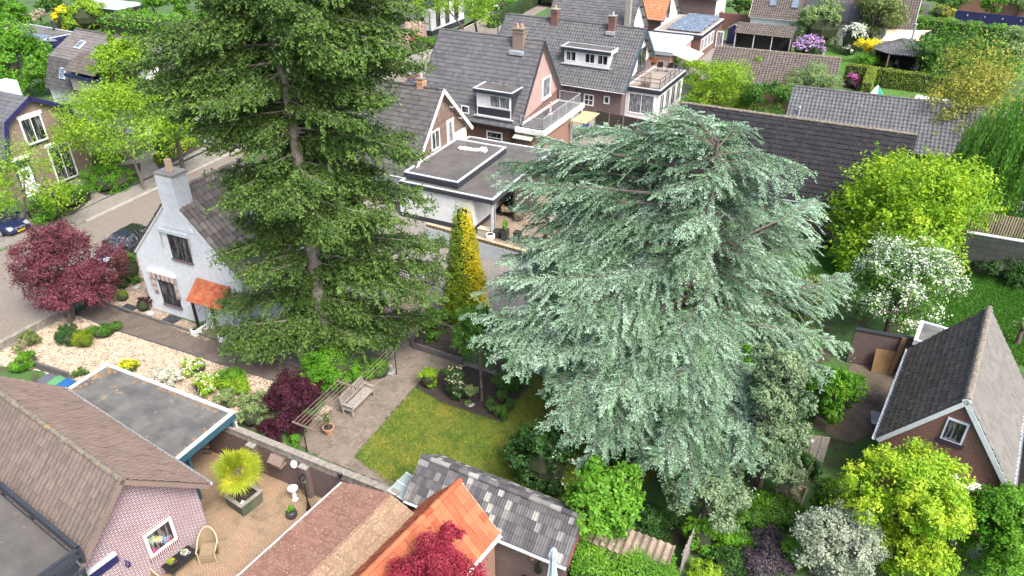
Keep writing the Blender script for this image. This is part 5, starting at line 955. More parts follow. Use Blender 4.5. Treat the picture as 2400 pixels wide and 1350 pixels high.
T('shrub', 'dark green rhododendron with few white flowers at the lawn edge', 'shrub', 1278, 1072, 165, 175, None, 'lf_dark', .14, 13000, 22, 12, dense=True, flower='fl_white', flowfrac=.003)
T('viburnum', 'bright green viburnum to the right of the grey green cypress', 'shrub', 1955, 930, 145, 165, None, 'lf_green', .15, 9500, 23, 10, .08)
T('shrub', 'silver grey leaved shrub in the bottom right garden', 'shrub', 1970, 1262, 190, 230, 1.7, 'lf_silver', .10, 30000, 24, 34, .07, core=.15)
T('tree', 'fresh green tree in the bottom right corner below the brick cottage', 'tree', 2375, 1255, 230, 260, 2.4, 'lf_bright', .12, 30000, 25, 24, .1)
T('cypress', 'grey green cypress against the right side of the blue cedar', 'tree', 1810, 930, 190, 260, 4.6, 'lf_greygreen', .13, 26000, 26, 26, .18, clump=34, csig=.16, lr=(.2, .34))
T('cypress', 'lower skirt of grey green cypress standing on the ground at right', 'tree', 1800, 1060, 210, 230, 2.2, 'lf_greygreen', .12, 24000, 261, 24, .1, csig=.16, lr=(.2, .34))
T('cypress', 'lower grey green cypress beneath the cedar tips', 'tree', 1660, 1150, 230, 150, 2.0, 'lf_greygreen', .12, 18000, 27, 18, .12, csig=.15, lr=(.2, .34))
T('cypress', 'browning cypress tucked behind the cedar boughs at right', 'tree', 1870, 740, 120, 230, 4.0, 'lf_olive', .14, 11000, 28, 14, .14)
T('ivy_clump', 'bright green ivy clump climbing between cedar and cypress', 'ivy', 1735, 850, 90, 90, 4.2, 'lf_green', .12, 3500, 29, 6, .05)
# --- middle garden
T('small_tree', 'slim dark green tree standing in the rose bed', 'tree', 1120, 775, 145, 130, 2.7, 'lf_mid', .13, 9500, 30, 10, .06, base=(1130, 940), core=.2)
T('shrub', 'mixed green shrub growing in the dark walled planter', 'shrub', 1030, 765, 95, 85, None, 'lf_mid', .13, 4500, 31, 8, .04)
T('shrub', 'small lime green conifer on the corner of the lawn bed', 'shrub', 1003, 884, 52, 60, None, 'lf_lime', .10, 3400, 32, 6, dense=True)
T('rhododendron', 'dark leaved rhododendron with peach buds in the lawn bed', 'shrub', 1063, 892, 78, 85, None, 'lf_dark', .13, 4500, 33, 8, dense=True, flower='lf_bud', flowfrac=.06)
T('shrub', 'variegated pale shrub left of the slim tree', 'shrub', 1100, 925, 50, 50, None, 'lf_pale', .09, 1700, 34, 5, .03)
T('shrub', 'loose green shrub behind the euphorbia mounds', 'shrub', 1190, 895, 85, 50, None, 'lf_mid', .10, 3200, 35, 7, .03)
for i, (u, v) in enumerate([(1150, 945), (1165, 962), (1180, 970), (1195, 948), (1175, 930)]):
    T('euphorbia', ['euphorbia mound nearest the slim tree', 'euphorbia mound on the lawn side, left', 'euphorbia mound nearest the lawn corner', 'euphorbia mound farthest right in the bed', 'euphorbia mound in the middle of its cluster'][i], 'plant', u, v, 32, 34, None, 'lf_mid', .07, 1100, 40 + i, 5, dense=True, group='euphorbia mounds in the lawn bed')
T('shrub', 'large green conifer shrub under the spruce beside the bench', 'shrub', 775, 862, 150, 120, None, 'lf_green', .11, 14000, 46, 12, dense=True)
T('shrub', 'leafy green ground shrub next to the stone plinth', 'shrub', 888, 868, 75, 50, None, 'lf_green', .10, 4200, 47, 7, dense=True)
T('maple', 'low dark purple maple behind the timber pergola rails', 'shrub', 672, 935, 165, 110, None, 'lf_maroon', .09, 15000, 48, 12, .05)
T('maple', 'smaller dark purple maple close to the garden wall', 'shrub', 665, 1000, 110, 80, None, 'lf_maroon', .09, 8000, 49, 8, .04)
T('shrub', 'sprawling green perennials between carport corner and purple maple', 'shrub', 600, 945, 80, 60, None, 'lf_pale', .08, 4200, 500, 8, dense=True)
T('shrub', 'fresh green groundcover beside the garden path by the purple maple', 'shrub', 545, 885, 90, 44, None, 'lf_green', .08, 3600, 501, 8)
T('shrub', 'mixed green undergrowth beneath the yellow maple', 'shrub', 1935, 1160, 90, 60, None, 'lf_mid', .10, 4200, 502, 8)
T('shrub', 'bright groundcover bush between cypress and woven fence', 'shrub', 1800, 1185, 90, 50, None, 'lf_green', .10, 3600, 503, 7)
T('shrub', 'leafy undergrowth bush right of the plank fence', 'shrub', 1700, 1265, 90, 60, None, 'lf_green', .09, 4200, 504, 8)
T('shrub', 'grey green undergrowth bush at the bottom between plank fence and smoke bush', 'shrub', 1755, 1335, 80, 60, None, 'lf_greygreen', .09, 3600, 505, 7)
T('fern', 'bright green fern at the foot of the garden wall', 'plant', 692, 1032, 40, 36, None, 'lf_green', .10, 900, 50, 4)
T('shrub', 'pale green mound by the right end of the carport', 'shrub', 588, 975, 62, 62, None, 'lf_pale', .08, 3600, 51, 6, dense=True)
T('shrub', 'feathery light green shrub between gravel and purple maple', 'shrub', 560, 908, 90, 60, None, 'lf_lime', .09, 4000, 52, 7, core=.1)
T('shrub', 'soft green perennial clump over the gravel', 'shrub', 530, 935, 60, 60, None, 'lf_pale', .08, 2400, 53, 6, core=.1)
T('shrub', 'lime shrub with white flower heads in the gravel, upper one', 'shrub', 458, 858, 72, 50, None, 'lf_yellowgreen', .08, 3800, 54, 7, dense=True, flower='fl_white', flowfrac=.12)
T('shrub', 'lime shrub with white flower heads near the carport edge', 'shrub', 482, 900, 78, 66, None, 'lf_yellowgreen', .08, 4200, 55, 7, dense=True, flower='fl_white', flowfrac=.08)
T('shrub', 'yellow flowering low shrub behind the carport corner', 'shrub', 298, 862, 66, 34, None, 'lf_yellowgreen', .08, 2400, 56, 6, dense=True, flower='fl_yellow', flowfrac=.2)
T('shrub', 'creamy white blossoming shrub along the carport edge', 'shrub', 382, 888, 84, 38, None, 'lf_bud', .07, 3600, 57, 7, flower='fl_white', flowfrac=.5)
T('shrub', 'small reddish green shrub beside the wheelie bins', 'shrub', 190, 872, 42, 30, None, 'lf_mid', .07, 1300, 58, 4)
T('juniper', 'dark green spreading juniper left of the golden globe', 'shrub', 155, 785, 82, 42, None, 'lf_dark', .08, 4600, 59, 8, dense=True)
T('juniper', 'dark green spreading juniper right of the golden globe', 'shrub', 243, 775, 72, 44, None, 'lf_mid', .08, 4600, 60, 8, dense=True)
T('globe_conifer', 'clipped golden green globe in the gravel', 'shrub', 195, 795, 56, 48, None, 'lf_thuja', .05, 6500, 61, 14, dense=True, lr=(.45, .5), spread=(.5, .52), csig=.3)
T('shrub', 'bright green rounded mound in the gravel corner', 'shrub', 58, 845, 74, 50, None, 'lf_bright', .08, 4600, 62, 8, dense=True)
T('shrub', 'bronze and green shrub by the low wall', 'shrub', 62, 800, 68, 50, None, 'lf_olive', .09, 2600, 63, 7, .03)
T('shrub', 'green shrub against the left side of the white cottage', 'shrub', 298, 625, 75, 90, None, 'lf_mid', .11, 5500, 64, 8, dense=True)
T('heather', 'golden green heather mound beside the cottage gravel', 'shrub', 287, 694, 42, 30, None, 'lf_thuja', .06, 1800, 65, 5, dense=True)
T('heather', 'olive heather mound near the garden gate', 'shrub', 252, 685, 40, 30, None, 'lf_olive', .06, 1800, 66, 5, dense=True)
T('heather', 'dark green heather mound behind the golden one', 'shrub', 285, 664, 46, 30, None, 'lf_mid', .06, 1800, 67, 5, dense=True)
T('barberry', 'dark red barberry in front of the cottage corner', 'shrub', 334, 714, 44, 42, None, 'lf_maroon', .06, 2300, 68, 5, dense=True)
# --- pavement gardens
T('boxwood', 'dark green boxwood right of the house path on the pavement edge', 'shrub', 150, 462, 125, 56, None, 'lf_mid', .12, 6500, 70, 9, dense=True)
T('boxwood', 'bright green low shrub spilling over beside the parked blue car', 'shrub', 108, 495, 120, 52, None, 'lf_bright', .12, 6500, 71, 9, dense=True)
T('boxwood', 'green boxwood mass beside the street tree', 'shrub', 262, 420, 130, 66, None, 'lf_green', .12, 7500, 72, 9, dense=True)
T('shrub', 'leafy shrub below the gambrel house corner', 'shrub', 255, 378, 90, 50, None, 'lf_mid', .13, 3800, 73, 7)
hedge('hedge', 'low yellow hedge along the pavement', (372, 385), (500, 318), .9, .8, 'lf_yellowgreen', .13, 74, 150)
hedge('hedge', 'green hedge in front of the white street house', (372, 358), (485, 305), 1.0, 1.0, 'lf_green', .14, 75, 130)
T('shrub', 'lime shrub in front of the pink brick house', 'shrub', 925, 138, 80, 34, None, 'lf_lime', .2, 2400, 76, 6)
T('shrub', 'rusty orange topped hedge shrub by the white house plinth', 'shrub', 972, 96, 52, 34, None, 'lf_rust', .18, 1800, 77, 6, dense=True)
T('boxwood', 'dark green ball shrub before the white house', 'shrub', 988, 106, 46, 36, None, 'lf_mid', .16, 2200, 78, 6, dense=True)
T('boxwood', 'light green ball shrub before the white house', 'shrub', 1010, 104, 26, 28, None, 'lf_bright', .16, 1100, 79, 5, dense=True)
hedge('hedge', 'tall dark clipped hedge along the far street', (1150, 66), (1262, 8), 1.2, 1.7, 'lf_dark', .2, 80, 60)
T('shrub', 'bright green bank of shrubs beyond the far hedge', 'shrub', 1170, 8, 90, 34, None, 'lf_bright', .3, 1800, 801, 6, dense=True)
# --- top left
hedge('hedge', 'long high ivy green hedge behind the mansard house', (270, 78), (520, 105), 4.5, 2.6, 'lf_bright', .30, 81, 34, rnd=.25)
T('conifer', 'yellow green tipped conifer group behind the flat garage', 'tree', 205, 36, 105, 75, None, 'lf_lime', .3, 6500, 82, 10, dense=True)
T('conifer', 'orange yellow conifer left of the lime conifers', 'tree', 148, 42, 44, 62, None, 'fl_yellow', .28, 2400, 83, 5, dense=True)
T('tree', 'green garden tree in the very top left corner', 'tree', 20, 15, 90, 70, 3, 'lf_bright', .35, 3600, 84, 7)
T('tree', 'dense green bush below the top left corner tree', 'shrub', 20, 60, 90, 60, None, 'lf_green', .3, 4200, 85, 7, dense=True)
T('shrub', 'little bright shrub left of the orange yellow conifer', 'shrub', 60, 52, 40, 34, None, 'lf_bright', .26, 1500, 86, 5, dense=True)
T('shrub', 'grey brown twiggy shrub behind the flat garage', 'shrub', 95, 42, 60, 40, None, 'lf_bud', .26, 1500, 861, 5)
T('tree', 'mid green tree between corner tree and lime conifers', 'tree', 120, 12, 80, 46, 3, 'lf_mid', .32, 2600, 87, 6)
T('tree', 'round bright green tree right of the dark flat shed', 'tree', 360, 20, 92, 62, 2.6, 'lf_bright', .3, 4200, 88, 8)
T('tree', 'green tree behind the spruce at the top edge', 'tree', 425, 12, 80, 60, 3, 'lf_green', .3, 3200, 89, 7)
T('shrub', 'green shrub under the eave of the dark flat shed', 'shrub', 250, 42, 50, 34, None, 'lf_mid', .26, 1700, 90, 5)
T('tree', 'yellow green tree seen through the spruce above the street', 'tree', 520, 225, 90, 110, 3.4, 'lf_yellowgreen', .22, 4200, 91, 8)
for i, (u, v, w_, h_, m_, l_) in enumerate([(330, 50, 70, 44, 'lf_lime', 'lime green bush below the round bright tree'), (470, 62, 90, 50, 'lf_green', 'green bush mass beside the spruce top'), (12, 100, 60, 50, 'lf_green', 'green bush at the left edge above the flat garage'), (85, 70, 60, 34, 'lf_mid', 'mid green bush along the back of the flat garage'),
        (560, 130, 100, 90, 'lf_green', 'leafy green tree mass seen behind the spruce at the street'), (600, 30, 120, 70, 'lf_lime', 'yellow green tree mass behind the spruce top'), (850, 20, 120, 60, 'lf_green', 'green tree mass right of the spruce top'), (150, 250, 60, 40, 'lf_mid', 'bush between mansard house and gambrel house'), (1300, -10, 120, 40, 'lf_bright', 'green garden trees beyond the far street')]):
    T('tree' if h_ > 55 else 'shrub', l_, 'tree' if h_ > 55 else 'shrub', u, v, w_, h_, 2.5 if h_ > 55 else None, m_, .27, int(w_ * h_ * .8), 600 + i, 9, dense=h_ < 55)
for i, (u, v, w_, h_, m_, l_) in enumerate([(1655, -12, 90, 50, 'lf_green', 'green tree beyond the purple brick house'), (1735, 10, 60, 40, 'lf_mid', 'mid green tree left of the long white house gable'), (2100, 2, 70, 50, 'lf_green', 'green tree at the top edge beside the slatted fence'), (2160, -18, 90, 40, 'lf_olive', 'olive tree behind the slatted fence'), (2235, -6, 80, 44, 'lf_mid', 'mid green tree at the top edge left of the brown brick wall'), (2330, 8, 60, 34, 'lf_green', 'green climber tree in front of the brown brick wall'), (2395, 2, 60, 40, 'lf_pale', 'pale green tree in the top right corner'),
        (210, -14, 110, 40, 'lf_green', 'green trees above the lime conifers'), (300, -16, 90, 30, 'lf_mid', 'mid green trees behind the dark flat shed'), (480, -5, 90, 50, 'lf_bright', 'bright tree mass left of the spruce top edge'), (1440, -30, 90, 40, 'lf_green', 'green trees behind the white gabled house')]):
    T('tree', l_, 'tree', u, v, w_, h_, 2.6, m_, .3, int(w_ * h_ * .8), 640 + i, 9)
# --- top right gardens
T('shrub', 'feathery lime willow shrub in front of the long garage roof', 'shrub', 1695, 208, 175, 140, 2.6, 'lf_lime', .17, 15000, 92, 20, .07, core=.15)
T('trained_tree', 'flat topped lime green trained tree by the roof terrace', 'tree', 1625, 158, 74, 34, 2.4, 'lf_lime', .17, 1900, 93, 6, .07)
T('ivy_clump', 'ivy clad lower tree beneath the trained lime tree', 'shrub', 1622, 190, 60, 34, 1.4, 'lf_mid', .17, 1900, 94, 6, .05)
T('shrub', 'thin lime shrub tip against the brown pantiles', 'shrub', 1772, 165, 46, 70, 3.0, 'lf_lime', .15, 1500, 95, 5, .04, core=0.)
T('shrub', 'grey green shrubs behind the barn ridge', 'shrub', 1800, 235, 140, 90, 2.6, 'lf_mid', .17, 8500, 96, 12, .05)
T('shrub', 'silvery pale green shrub covering the garage eave', 'shrub', 1905, 188, 118, 84, 3.3, 'lf_pale', .16, 8500, 97, 12, .05)
T('rhododendron', 'lilac purple flowering rhododendron behind the long garage', 'shrub', 1893, 112, 96, 52, None, 'lf_mid', .2, 3800, 98, 8, dense=True, flower='fl_purple', flowfrac=1.0)
T('rhododendron', 'white flowering rhododendron left of the yellow azalea', 'shrub', 1998, 92, 66, 84, None, 'lf_dark', .2, 4200, 99, 8, dense=True, flower='fl_white', flowfrac=.55)
T('azalea', 'brilliant yellow azalea beside the garden pavilion', 'shrub', 2042, 112, 76, 40, 1.9, 'fl_yellow', .2, 3000, 100, 7, .06)
T('shrub', 'green shrub under the yellow azalea', 'shrub', 2030, 148, 72, 44, None, 'lf_green', .18, 2700, 101, 6, dense=True)
T('shrub', 'low mixed shrub left of the pavilion posts', 'shrub', 2080, 156, 48, 28, None, 'lf_olive', .16, 1300, 102, 5)
T('azalea', 'magenta and purple flowering bush beside the yew hedge', 'shrub', 1996, 190, 40, 38, None, 'lf_maroon', .14, 1500, 103, 5, dense=True, flower='fl_magenta', flowfrac=.6)
hedge('hedge', 'clipped yew hedge with yellow green top before the pavilion', (1975, 190), (2230, 226), 1.0, 1.9, 'lf_thuja', .13, 104, 120, rnd=.03)
hedge('hedge', 'short cross hedge with bright yellow green top', (2035, 200), (2022, 238), .95, 1.9, 'lf_thuja', .13, 105, 120, rnd=.03)
hedge('hedge', 'tall green cypress hedge at the back of the gardens', (2100, 95), (2520, 150), 1.6, 3.2, 'lf_bright', .24, 106, 60, rnd=.12)
T('shrub', 'yellowish climbing shrub in front of the black fence', 'shrub', 2208, 30, 58, 34, None, 'lf_brownish', .26, 1700, 107, 6, dense=True)
T('shrub', 'small green shrub before the grey slatted fence', 'shrub', 2140, 26, 44, 26, None, 'lf_bright', .26, 1100, 108, 5, dense=True)
T('shrub', 'yellow green bamboo clump before the long white house', 'shrub', 1765, 42, 80, 20, None, 'lf_lime', .26, 1500, 109, 6)
T('shrub', 'ivy covered foot of the dark retaining wall', 'shrub', 2365, 612, 170, 95, None, 'lf_dark', .15, 12000, 110, 8, dense=True)
T('shrub', 'pale green twig tip at the right frame edge above the lawn', 'shrub', 2402, 762, 46, 36, 1.2, 'lf_pale', .12, 900, 111, 4)
T('shrub', 'dark shrub at the foot of the barn wall', 'shrub', 1925, 570, 60, 40, None, 'lf_dark', .15, 1900, 112, 5)
# --- bottom thicket
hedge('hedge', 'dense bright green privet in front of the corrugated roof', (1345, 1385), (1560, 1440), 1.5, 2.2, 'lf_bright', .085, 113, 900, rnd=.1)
for i, a in enumerate([('shrub', 'ivy green shrub spilling over the plank fence', 1640, 1255, 66, 90, 'lf_green', .09), ('shrub', 'lime green shrub at the bottom edge', 1655, 1345, 90, 60, 'lf_lime', .09), ('shrub', 'bright leaved laurel in the thicket beside the silver shrub', 1880, 1290, 90, 90, 'lf_green', .11),
        ('smoke_bush', 'smoky purple grey bush at the bottom of the thicket', 1800, 1325, 120, 80, 'lf_smoke', .08), ('smoke_bush', 'small smoky grey bush above the larger one', 1800, 1250, 60, 34, 'lf_smoke', .07), ('shrub', 'mid green undergrowth shrub below the cypress', 1735, 1210, 110, 70, 'lf_mid', .09),
        ('shrub', 'dark green thicket shrub at the bottom centre right', 1715, 1320, 90, 70, 'lf_dark', .09), ('shrub', 'green thicket shrub left of the silver shrub', 1840, 1200, 100, 60, 'lf_mid', .09), ('shrub', 'dark red shrub peeping beside the timber edging', 1880, 1207, 26, 26, 'lf_maroon', .06), 
        ('shrub', 'dark undergrowth shrub behind the laurel', 1530, 1220, 100, 80, 'lf_dark', .10), ('shrub', 'dark leafy shrub below the cedar trunk', 1440, 1090, 110, 80, 'lf_dark', .11), ('shrub', 'dark shrub by the woven fence panel', 1895, 1095, 50, 60, 'lf_dark', .10), ('shrub', 'peach flowering shrub at the foot of the cypress', 1850, 1150, 50, 40, 'lf_bud', .07)]):
    T(a[0], a[1], 'shrub', a[2], a[3], a[4] * 1.22, a[5] * 1.2, None, a[6], a[7], int(a[4] * a[5] * .75 + 900), 120 + i, 9, .03 if i != 3 else .02, dense=i in (0, 1, 6))
# --- golden column conifer: cone of fans, gold sprays on one side, green on the other
def column(name, label, u, v, top, rb, seed, lm1, lm2, n=15000):
    r = np.random.default_rng(seed); b = P(u, v, 0); o = root(name, label, 'tree', b); H = top
    z = H * (1 - np.sqrt(r.random(n) * .96 + .0)) ; z = np.clip(z, .05, H); f = z / H; R = rb * np.where(f < .12, .78 + f * 1.8, 1 - .0 * f) * (1 - .72 * np.clip((f - .12) / .88, 0, 1) ** 1.15)
    a = r.random(n) * 6.283; R = R * (1 + .07 * np.sin(a * 5 + z * 3) + .05 * np.sin(a * 9 - z * 7) + r.normal(0, .085, n)); p = np.stack([R * np.cos(a), R * np.sin(a), z], 1); d = np.stack([np.cos(a), np.sin(a), np.full(n, .3)], 1)
    g = (np.cos(a - R_(0)) * .5 + .5) * .75 + .25 * r.random(n); s = g + .25 * (f - .45) > .60                 # gold on the right side: leaf colour plus sunlight put into the colour
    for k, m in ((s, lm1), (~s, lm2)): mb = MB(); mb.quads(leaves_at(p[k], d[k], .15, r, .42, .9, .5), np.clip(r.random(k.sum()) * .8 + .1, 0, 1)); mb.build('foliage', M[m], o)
    mb = MB(); mb.lathe([(rb * .6, 0), (rb * .82, H * .12), (rb * .55, H * .5), (rb * .22, H * .93)], (0, 0, 0), 12); mb.build('stem_or_fill', M['twigs'], o)  # dark filler cone, added as the shade behind the sprays
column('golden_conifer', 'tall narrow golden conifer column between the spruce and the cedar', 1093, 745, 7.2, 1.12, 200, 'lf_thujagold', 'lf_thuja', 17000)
# --- boughs of the two great conifers
def boughs(name, label, base, H, tips, fill, seed, lm, bark, trunk_r, S_, env, lean=(0, 0)):
    """S_: dict(sp secondary spacing, l2 longest side twig, sp3, l3, bl, bw, droop, rise)"""
    r = np.random.default_rng(seed); o = root(name, label, 'tree', base); B = np.array([base[0], base[1], 0.])
    tr = MB(); tz = np.linspace(0, H, 9); tp = np.stack([lean[0] * (tz / H) ** 1.3, lean[1] * (tz / H) ** 1.3, tz], 1); tp[1:-1, :2] += r.normal(0, .05, (7, 2)); tr.tube(tp, trunk_r * (1 - tz / H * .93) ** .8 + .01, 10)
    tx = lambda z: np.array([np.interp(z, tz, tp[:, 0]), np.interp(z, tz, tp[:, 1]), z])
    T_ = [np.asarray(t, float) - B for t in tips]; T_ += [t * np.array([f, f, 1]) + np.append(nrm(np.array([-t[1], t[0]])) * g * np.hypot(t[0], t[1]) * .16, r.uniform(-.5, .3)) for t in list(T_) for f, g in [(r.uniform(.72, .95), sg * r.uniform(.5, 1.3)) for sg in S_.get('sib', ())]]; E_ = np.array([[math.atan2(t[1], t[0]), t[2], math.hypot(t[0], t[1])] for t in T_]); L_ = list(T_)
    for _ in range(fill):
        z = env[0] + (env[1] - env[0]) * r.random() ** env[2]; a = r.random() * 6.283
        da = np.abs((E_[:, 0] - a + np.pi) % (2 * np.pi) - np.pi); w_ = np.exp(-(da / .45) ** 2 - ((E_[:, 1] - z) / 1.6) ** 2) + 1e-6; R = (E_[:, 2] * w_).sum() / w_.sum() * r.uniform(.45, .84)
        if env[3] and env[3][0] < z < env[3][1] and abs((a - math.atan2(-B[1], -B[0]) + np.pi) % 6.283 - np.pi) < env[3][2]: continue
        L_.append(np.array([R * math.cos(a), R * math.sin(a), z]))
    BP, BD, BT = [], [], []
    for tip in L_:
        rr = math.hypot(tip[0], tip[1]); z0 = min(H * .975, tip[2] + S_['rise'] * rr + .15); st = tx(z0); st[2] = z0; L = np.linalg.norm(tip - st)
        if L < .4: continue
        lat = nrm(np.cross(tip - st, [0, 0, 1.])) * L * r.normal(0, S_.get('side', .1)); mid = (st + tip) / 2 + np.array([0, 0, S_['arch'] * L]) + lat; t = np.linspace(0, 1, 12)[:, None]; C = (1 - t) ** 2 * st + 2 * t * (1 - t) * mid + t ** 2 * tip
        tr.tube(C, (.018 + S_.get('br', .009) * L) * (1 - t[:, 0] * .85), 5, caps=False)
        n2 = max(3, int(L / S_['sp'])); t0_ = S_['t0'] * min(1, max(.15, (L - 1.2) / 4)); t2 = np.clip(t0_ + (1 - t0_) * (np.arange(n2) + .5 + r.uniform(-.3, .3, n2)) / n2, 0, 1)
        tt = np.repeat(t2, 2)[:, None]; p2 = (1 - tt) ** 2 * st + 2 * tt * (1 - tt) * mid + tt ** 2 * tip; d2 = nrm(2 * (1 - tt) * (mid - st) + 2 * tt * (tip - mid)); sd = np.tile([1., -1.], n2)[:, None]; sv = nrm(np.cross(d2, [0, 0, 1.])) * sd
        l2 = S_['l2'] * min(1, L / 4.5) * (np.sin(np.clip(tt[:, 0] * .95 + .12, 0, 1) * np.pi) ** .6 * .85 + .18) * r.uniform(.45, 1.3, len(tt)); dd = nrm(d2 * r.uniform(.4, .95, (len(tt), 1)) + sv * .72 + np.array([0, 0, -S_['droop']]) * r.uniform(-.3, 2.2, (len(tt), 1)) + r.normal(0, .17, (len(tt), 3)))
        # the tip continues
        p2 = np.vstack([p2, [tip - d2[-1] * .3]]); dd = np.vstack([dd, [d2[-1]]]); l2 = np.append(l2, .5)
        for q, e, l in zip(p2[::3], dd[::3], l2[::3]): tr.tube([q, q + e * l * .8], [.012, .004], 3, caps=False)
        m = np.maximum(2, (l2 / S_['sp3']).astype(int)); idx = np.repeat(np.arange(len(l2)), m * 2); j = np.concatenate([np.repeat(np.arange(k), 2) for k in m]); f = (j + .6) / np.repeat(m, m * 2)
        sg = np.tile([1., -1.], len(idx) // 2)[:, None]; q3 = p2[idx] + dd[idx] * (f * l2[idx])[:, None]; q3[:, 2] -= S_.get('dc', .15) * (f ** 2) * l2[idx] * r.uniform(.1, 1.5, len(l2))[idx]
        st2 = r.normal(0, S_.get('v2', .1), len(l2)) + r.normal(0, S_.get('v1', .06)); s3 = nrm(np.cross(dd[idx], [0, 0, 1.]) + r.normal(0, .15, (len(idx), 3))) * sg; e3 = nrm(dd[idx] * .75 + s3 * .75 + np.array([0, 0, -S_['dr3']]) + r.normal(0, .18, (len(idx), 3))); l3 = S_['l3'] * (1.15 - .6 * f) * r.uniform(.6, 1.2, len(idx))
        nb = S_['nb']
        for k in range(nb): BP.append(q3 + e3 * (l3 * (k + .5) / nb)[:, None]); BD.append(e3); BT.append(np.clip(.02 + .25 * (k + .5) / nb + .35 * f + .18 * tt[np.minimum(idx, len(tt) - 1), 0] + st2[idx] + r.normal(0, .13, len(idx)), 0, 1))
        if S_.get('cl'):
            m_ = int(L * S_['cl']); tc = r.uniform(.3, 1, m_)[:, None]; pc = (1 - tc) ** 2 * st + 2 * tc * (1 - tc) * mid + tc ** 2 * tip + r.normal(0, 1, (m_, 3)) * np.array([.35, .35, .12]) * min(1, L / 3) - np.array([0, 0, .12]); kk = 34
            x = np.repeat(pc, kk, 0) + r.normal(0, 1, (m_ * kk, 3)) * np.array([.17, .17, .12]); e_ = nrm(np.repeat(nrm(tip - st)[None], len(x), 0) * .6 + r.normal(0, .6, x.shape) + np.array([0, 0, -.35])); BP.append(x); BD.append(e_); BT.append(np.clip(np.repeat(r.uniform(.15, .65, m_), kk) + r.normal(0, .15, len(x)), 0, 1))
    BP, BD, BT = np.vstack(BP), np.vstack(BD), np.concatenate(BT); N = len(BP); print(name, N)
    n = nrm(r.normal(0, 1, (N, 3)) + np.array([0, 0, 1.2])); b = nrm(np.cross(BD, n)); l = (S_['bl'] * r.uniform(.7, 1.3, N))[:, None]; w_ = (S_['bw'] * r.uniform(.7, 1.3, N))[:, None]
    ax = nrm(BD + r.normal(0, .25, (N, 3)))
    mb = MB(); mb.quads(np.stack([BP - ax * l * .5, BP + b * w_ * .5, BP + ax * l * .5, BP - b * w_ * .5], 1), BT)
    mb.build('crown', M[lm], o); tr.build('trunk', M[bark], o); return o
def onplane(u, v, y): q = ray(u, v); return _C + q * (y / q[1])
sb = P(779, 850, 0); sy = sb[1]
sp_l = [(560, -60), (480, 10), (430, 60), (330, 95), (310, 150), (320, 205), (350, 250), (395, 275), (455, 300), (500, 345), (515, 400), (540, 440), (508, 480), (560, 515), (515, 590), (555, 640), (508, 705), (503, 770), (560, 810), (620, 845), (690, 862)]
sp_r = [(930, -50), (985, 20), (960, 70), (975, 120), (985, 160), (880, 190), (905, 235), (945, 325), (860, 290), (985, 365), (900, 400), (1005, 470), (950, 520), (1045, 575), (1050, 640), (1040, 700), (1010, 745), (940, 790), (860, 800)]
tips = [onplane(u, v, sy + dy) for (u, v), dy in zip(sp_l + sp_r, [(-1.2, .6, 0)[i % 3] for i in range(40)])]
tips = [t for t in tips if t[2] > .6]
front = [(740, 690, 4.2), (725, 655, 5.2), (750, 650, 5.0), (730, 620, 6.0), (745, 730, 3.4), (715, 705, 4.0), (760, 690, 4.2), (740, 600, 6.2), (700, 660, 5), (770, 700, 4.2), (740, 555, 7), (720, 640, 5.4), (790, 560, 6.8), (700, 500, 8.2), (760, 640, 5), (740, 440, 9.4), (700, 700, 4.0), (790, 620, 5.5), (620, 640, 5.5), (880, 640, 5), (760, 780, 2.6), (650, 780, 2.8), (860, 740, 3.5), (700, 560, 7), (900, 520, 7), (600, 540, 7.5), (800, 480, 8), (680, 440, 9), (850, 420, 9), (600, 400, 9.8), (760, 370, 10), (720, 330, 10.6), (560, 100, 15.4), (800, 110, 15), (860, 60, 16), (480, 180, 14), (780, 260, 12.2), (840, 180, 13.6), (520, 250, 12.6), (450, 120, 15), (540, 20, 17), (760, 10, 17)]
tips += [P(*t) for t in front]
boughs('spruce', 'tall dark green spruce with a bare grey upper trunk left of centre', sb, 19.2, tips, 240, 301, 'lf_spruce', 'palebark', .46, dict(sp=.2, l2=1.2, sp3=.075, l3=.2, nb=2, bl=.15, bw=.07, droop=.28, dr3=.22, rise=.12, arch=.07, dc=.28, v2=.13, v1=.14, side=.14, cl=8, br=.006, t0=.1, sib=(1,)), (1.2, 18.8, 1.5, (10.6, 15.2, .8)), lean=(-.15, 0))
cb = P(1608, 965, 0)
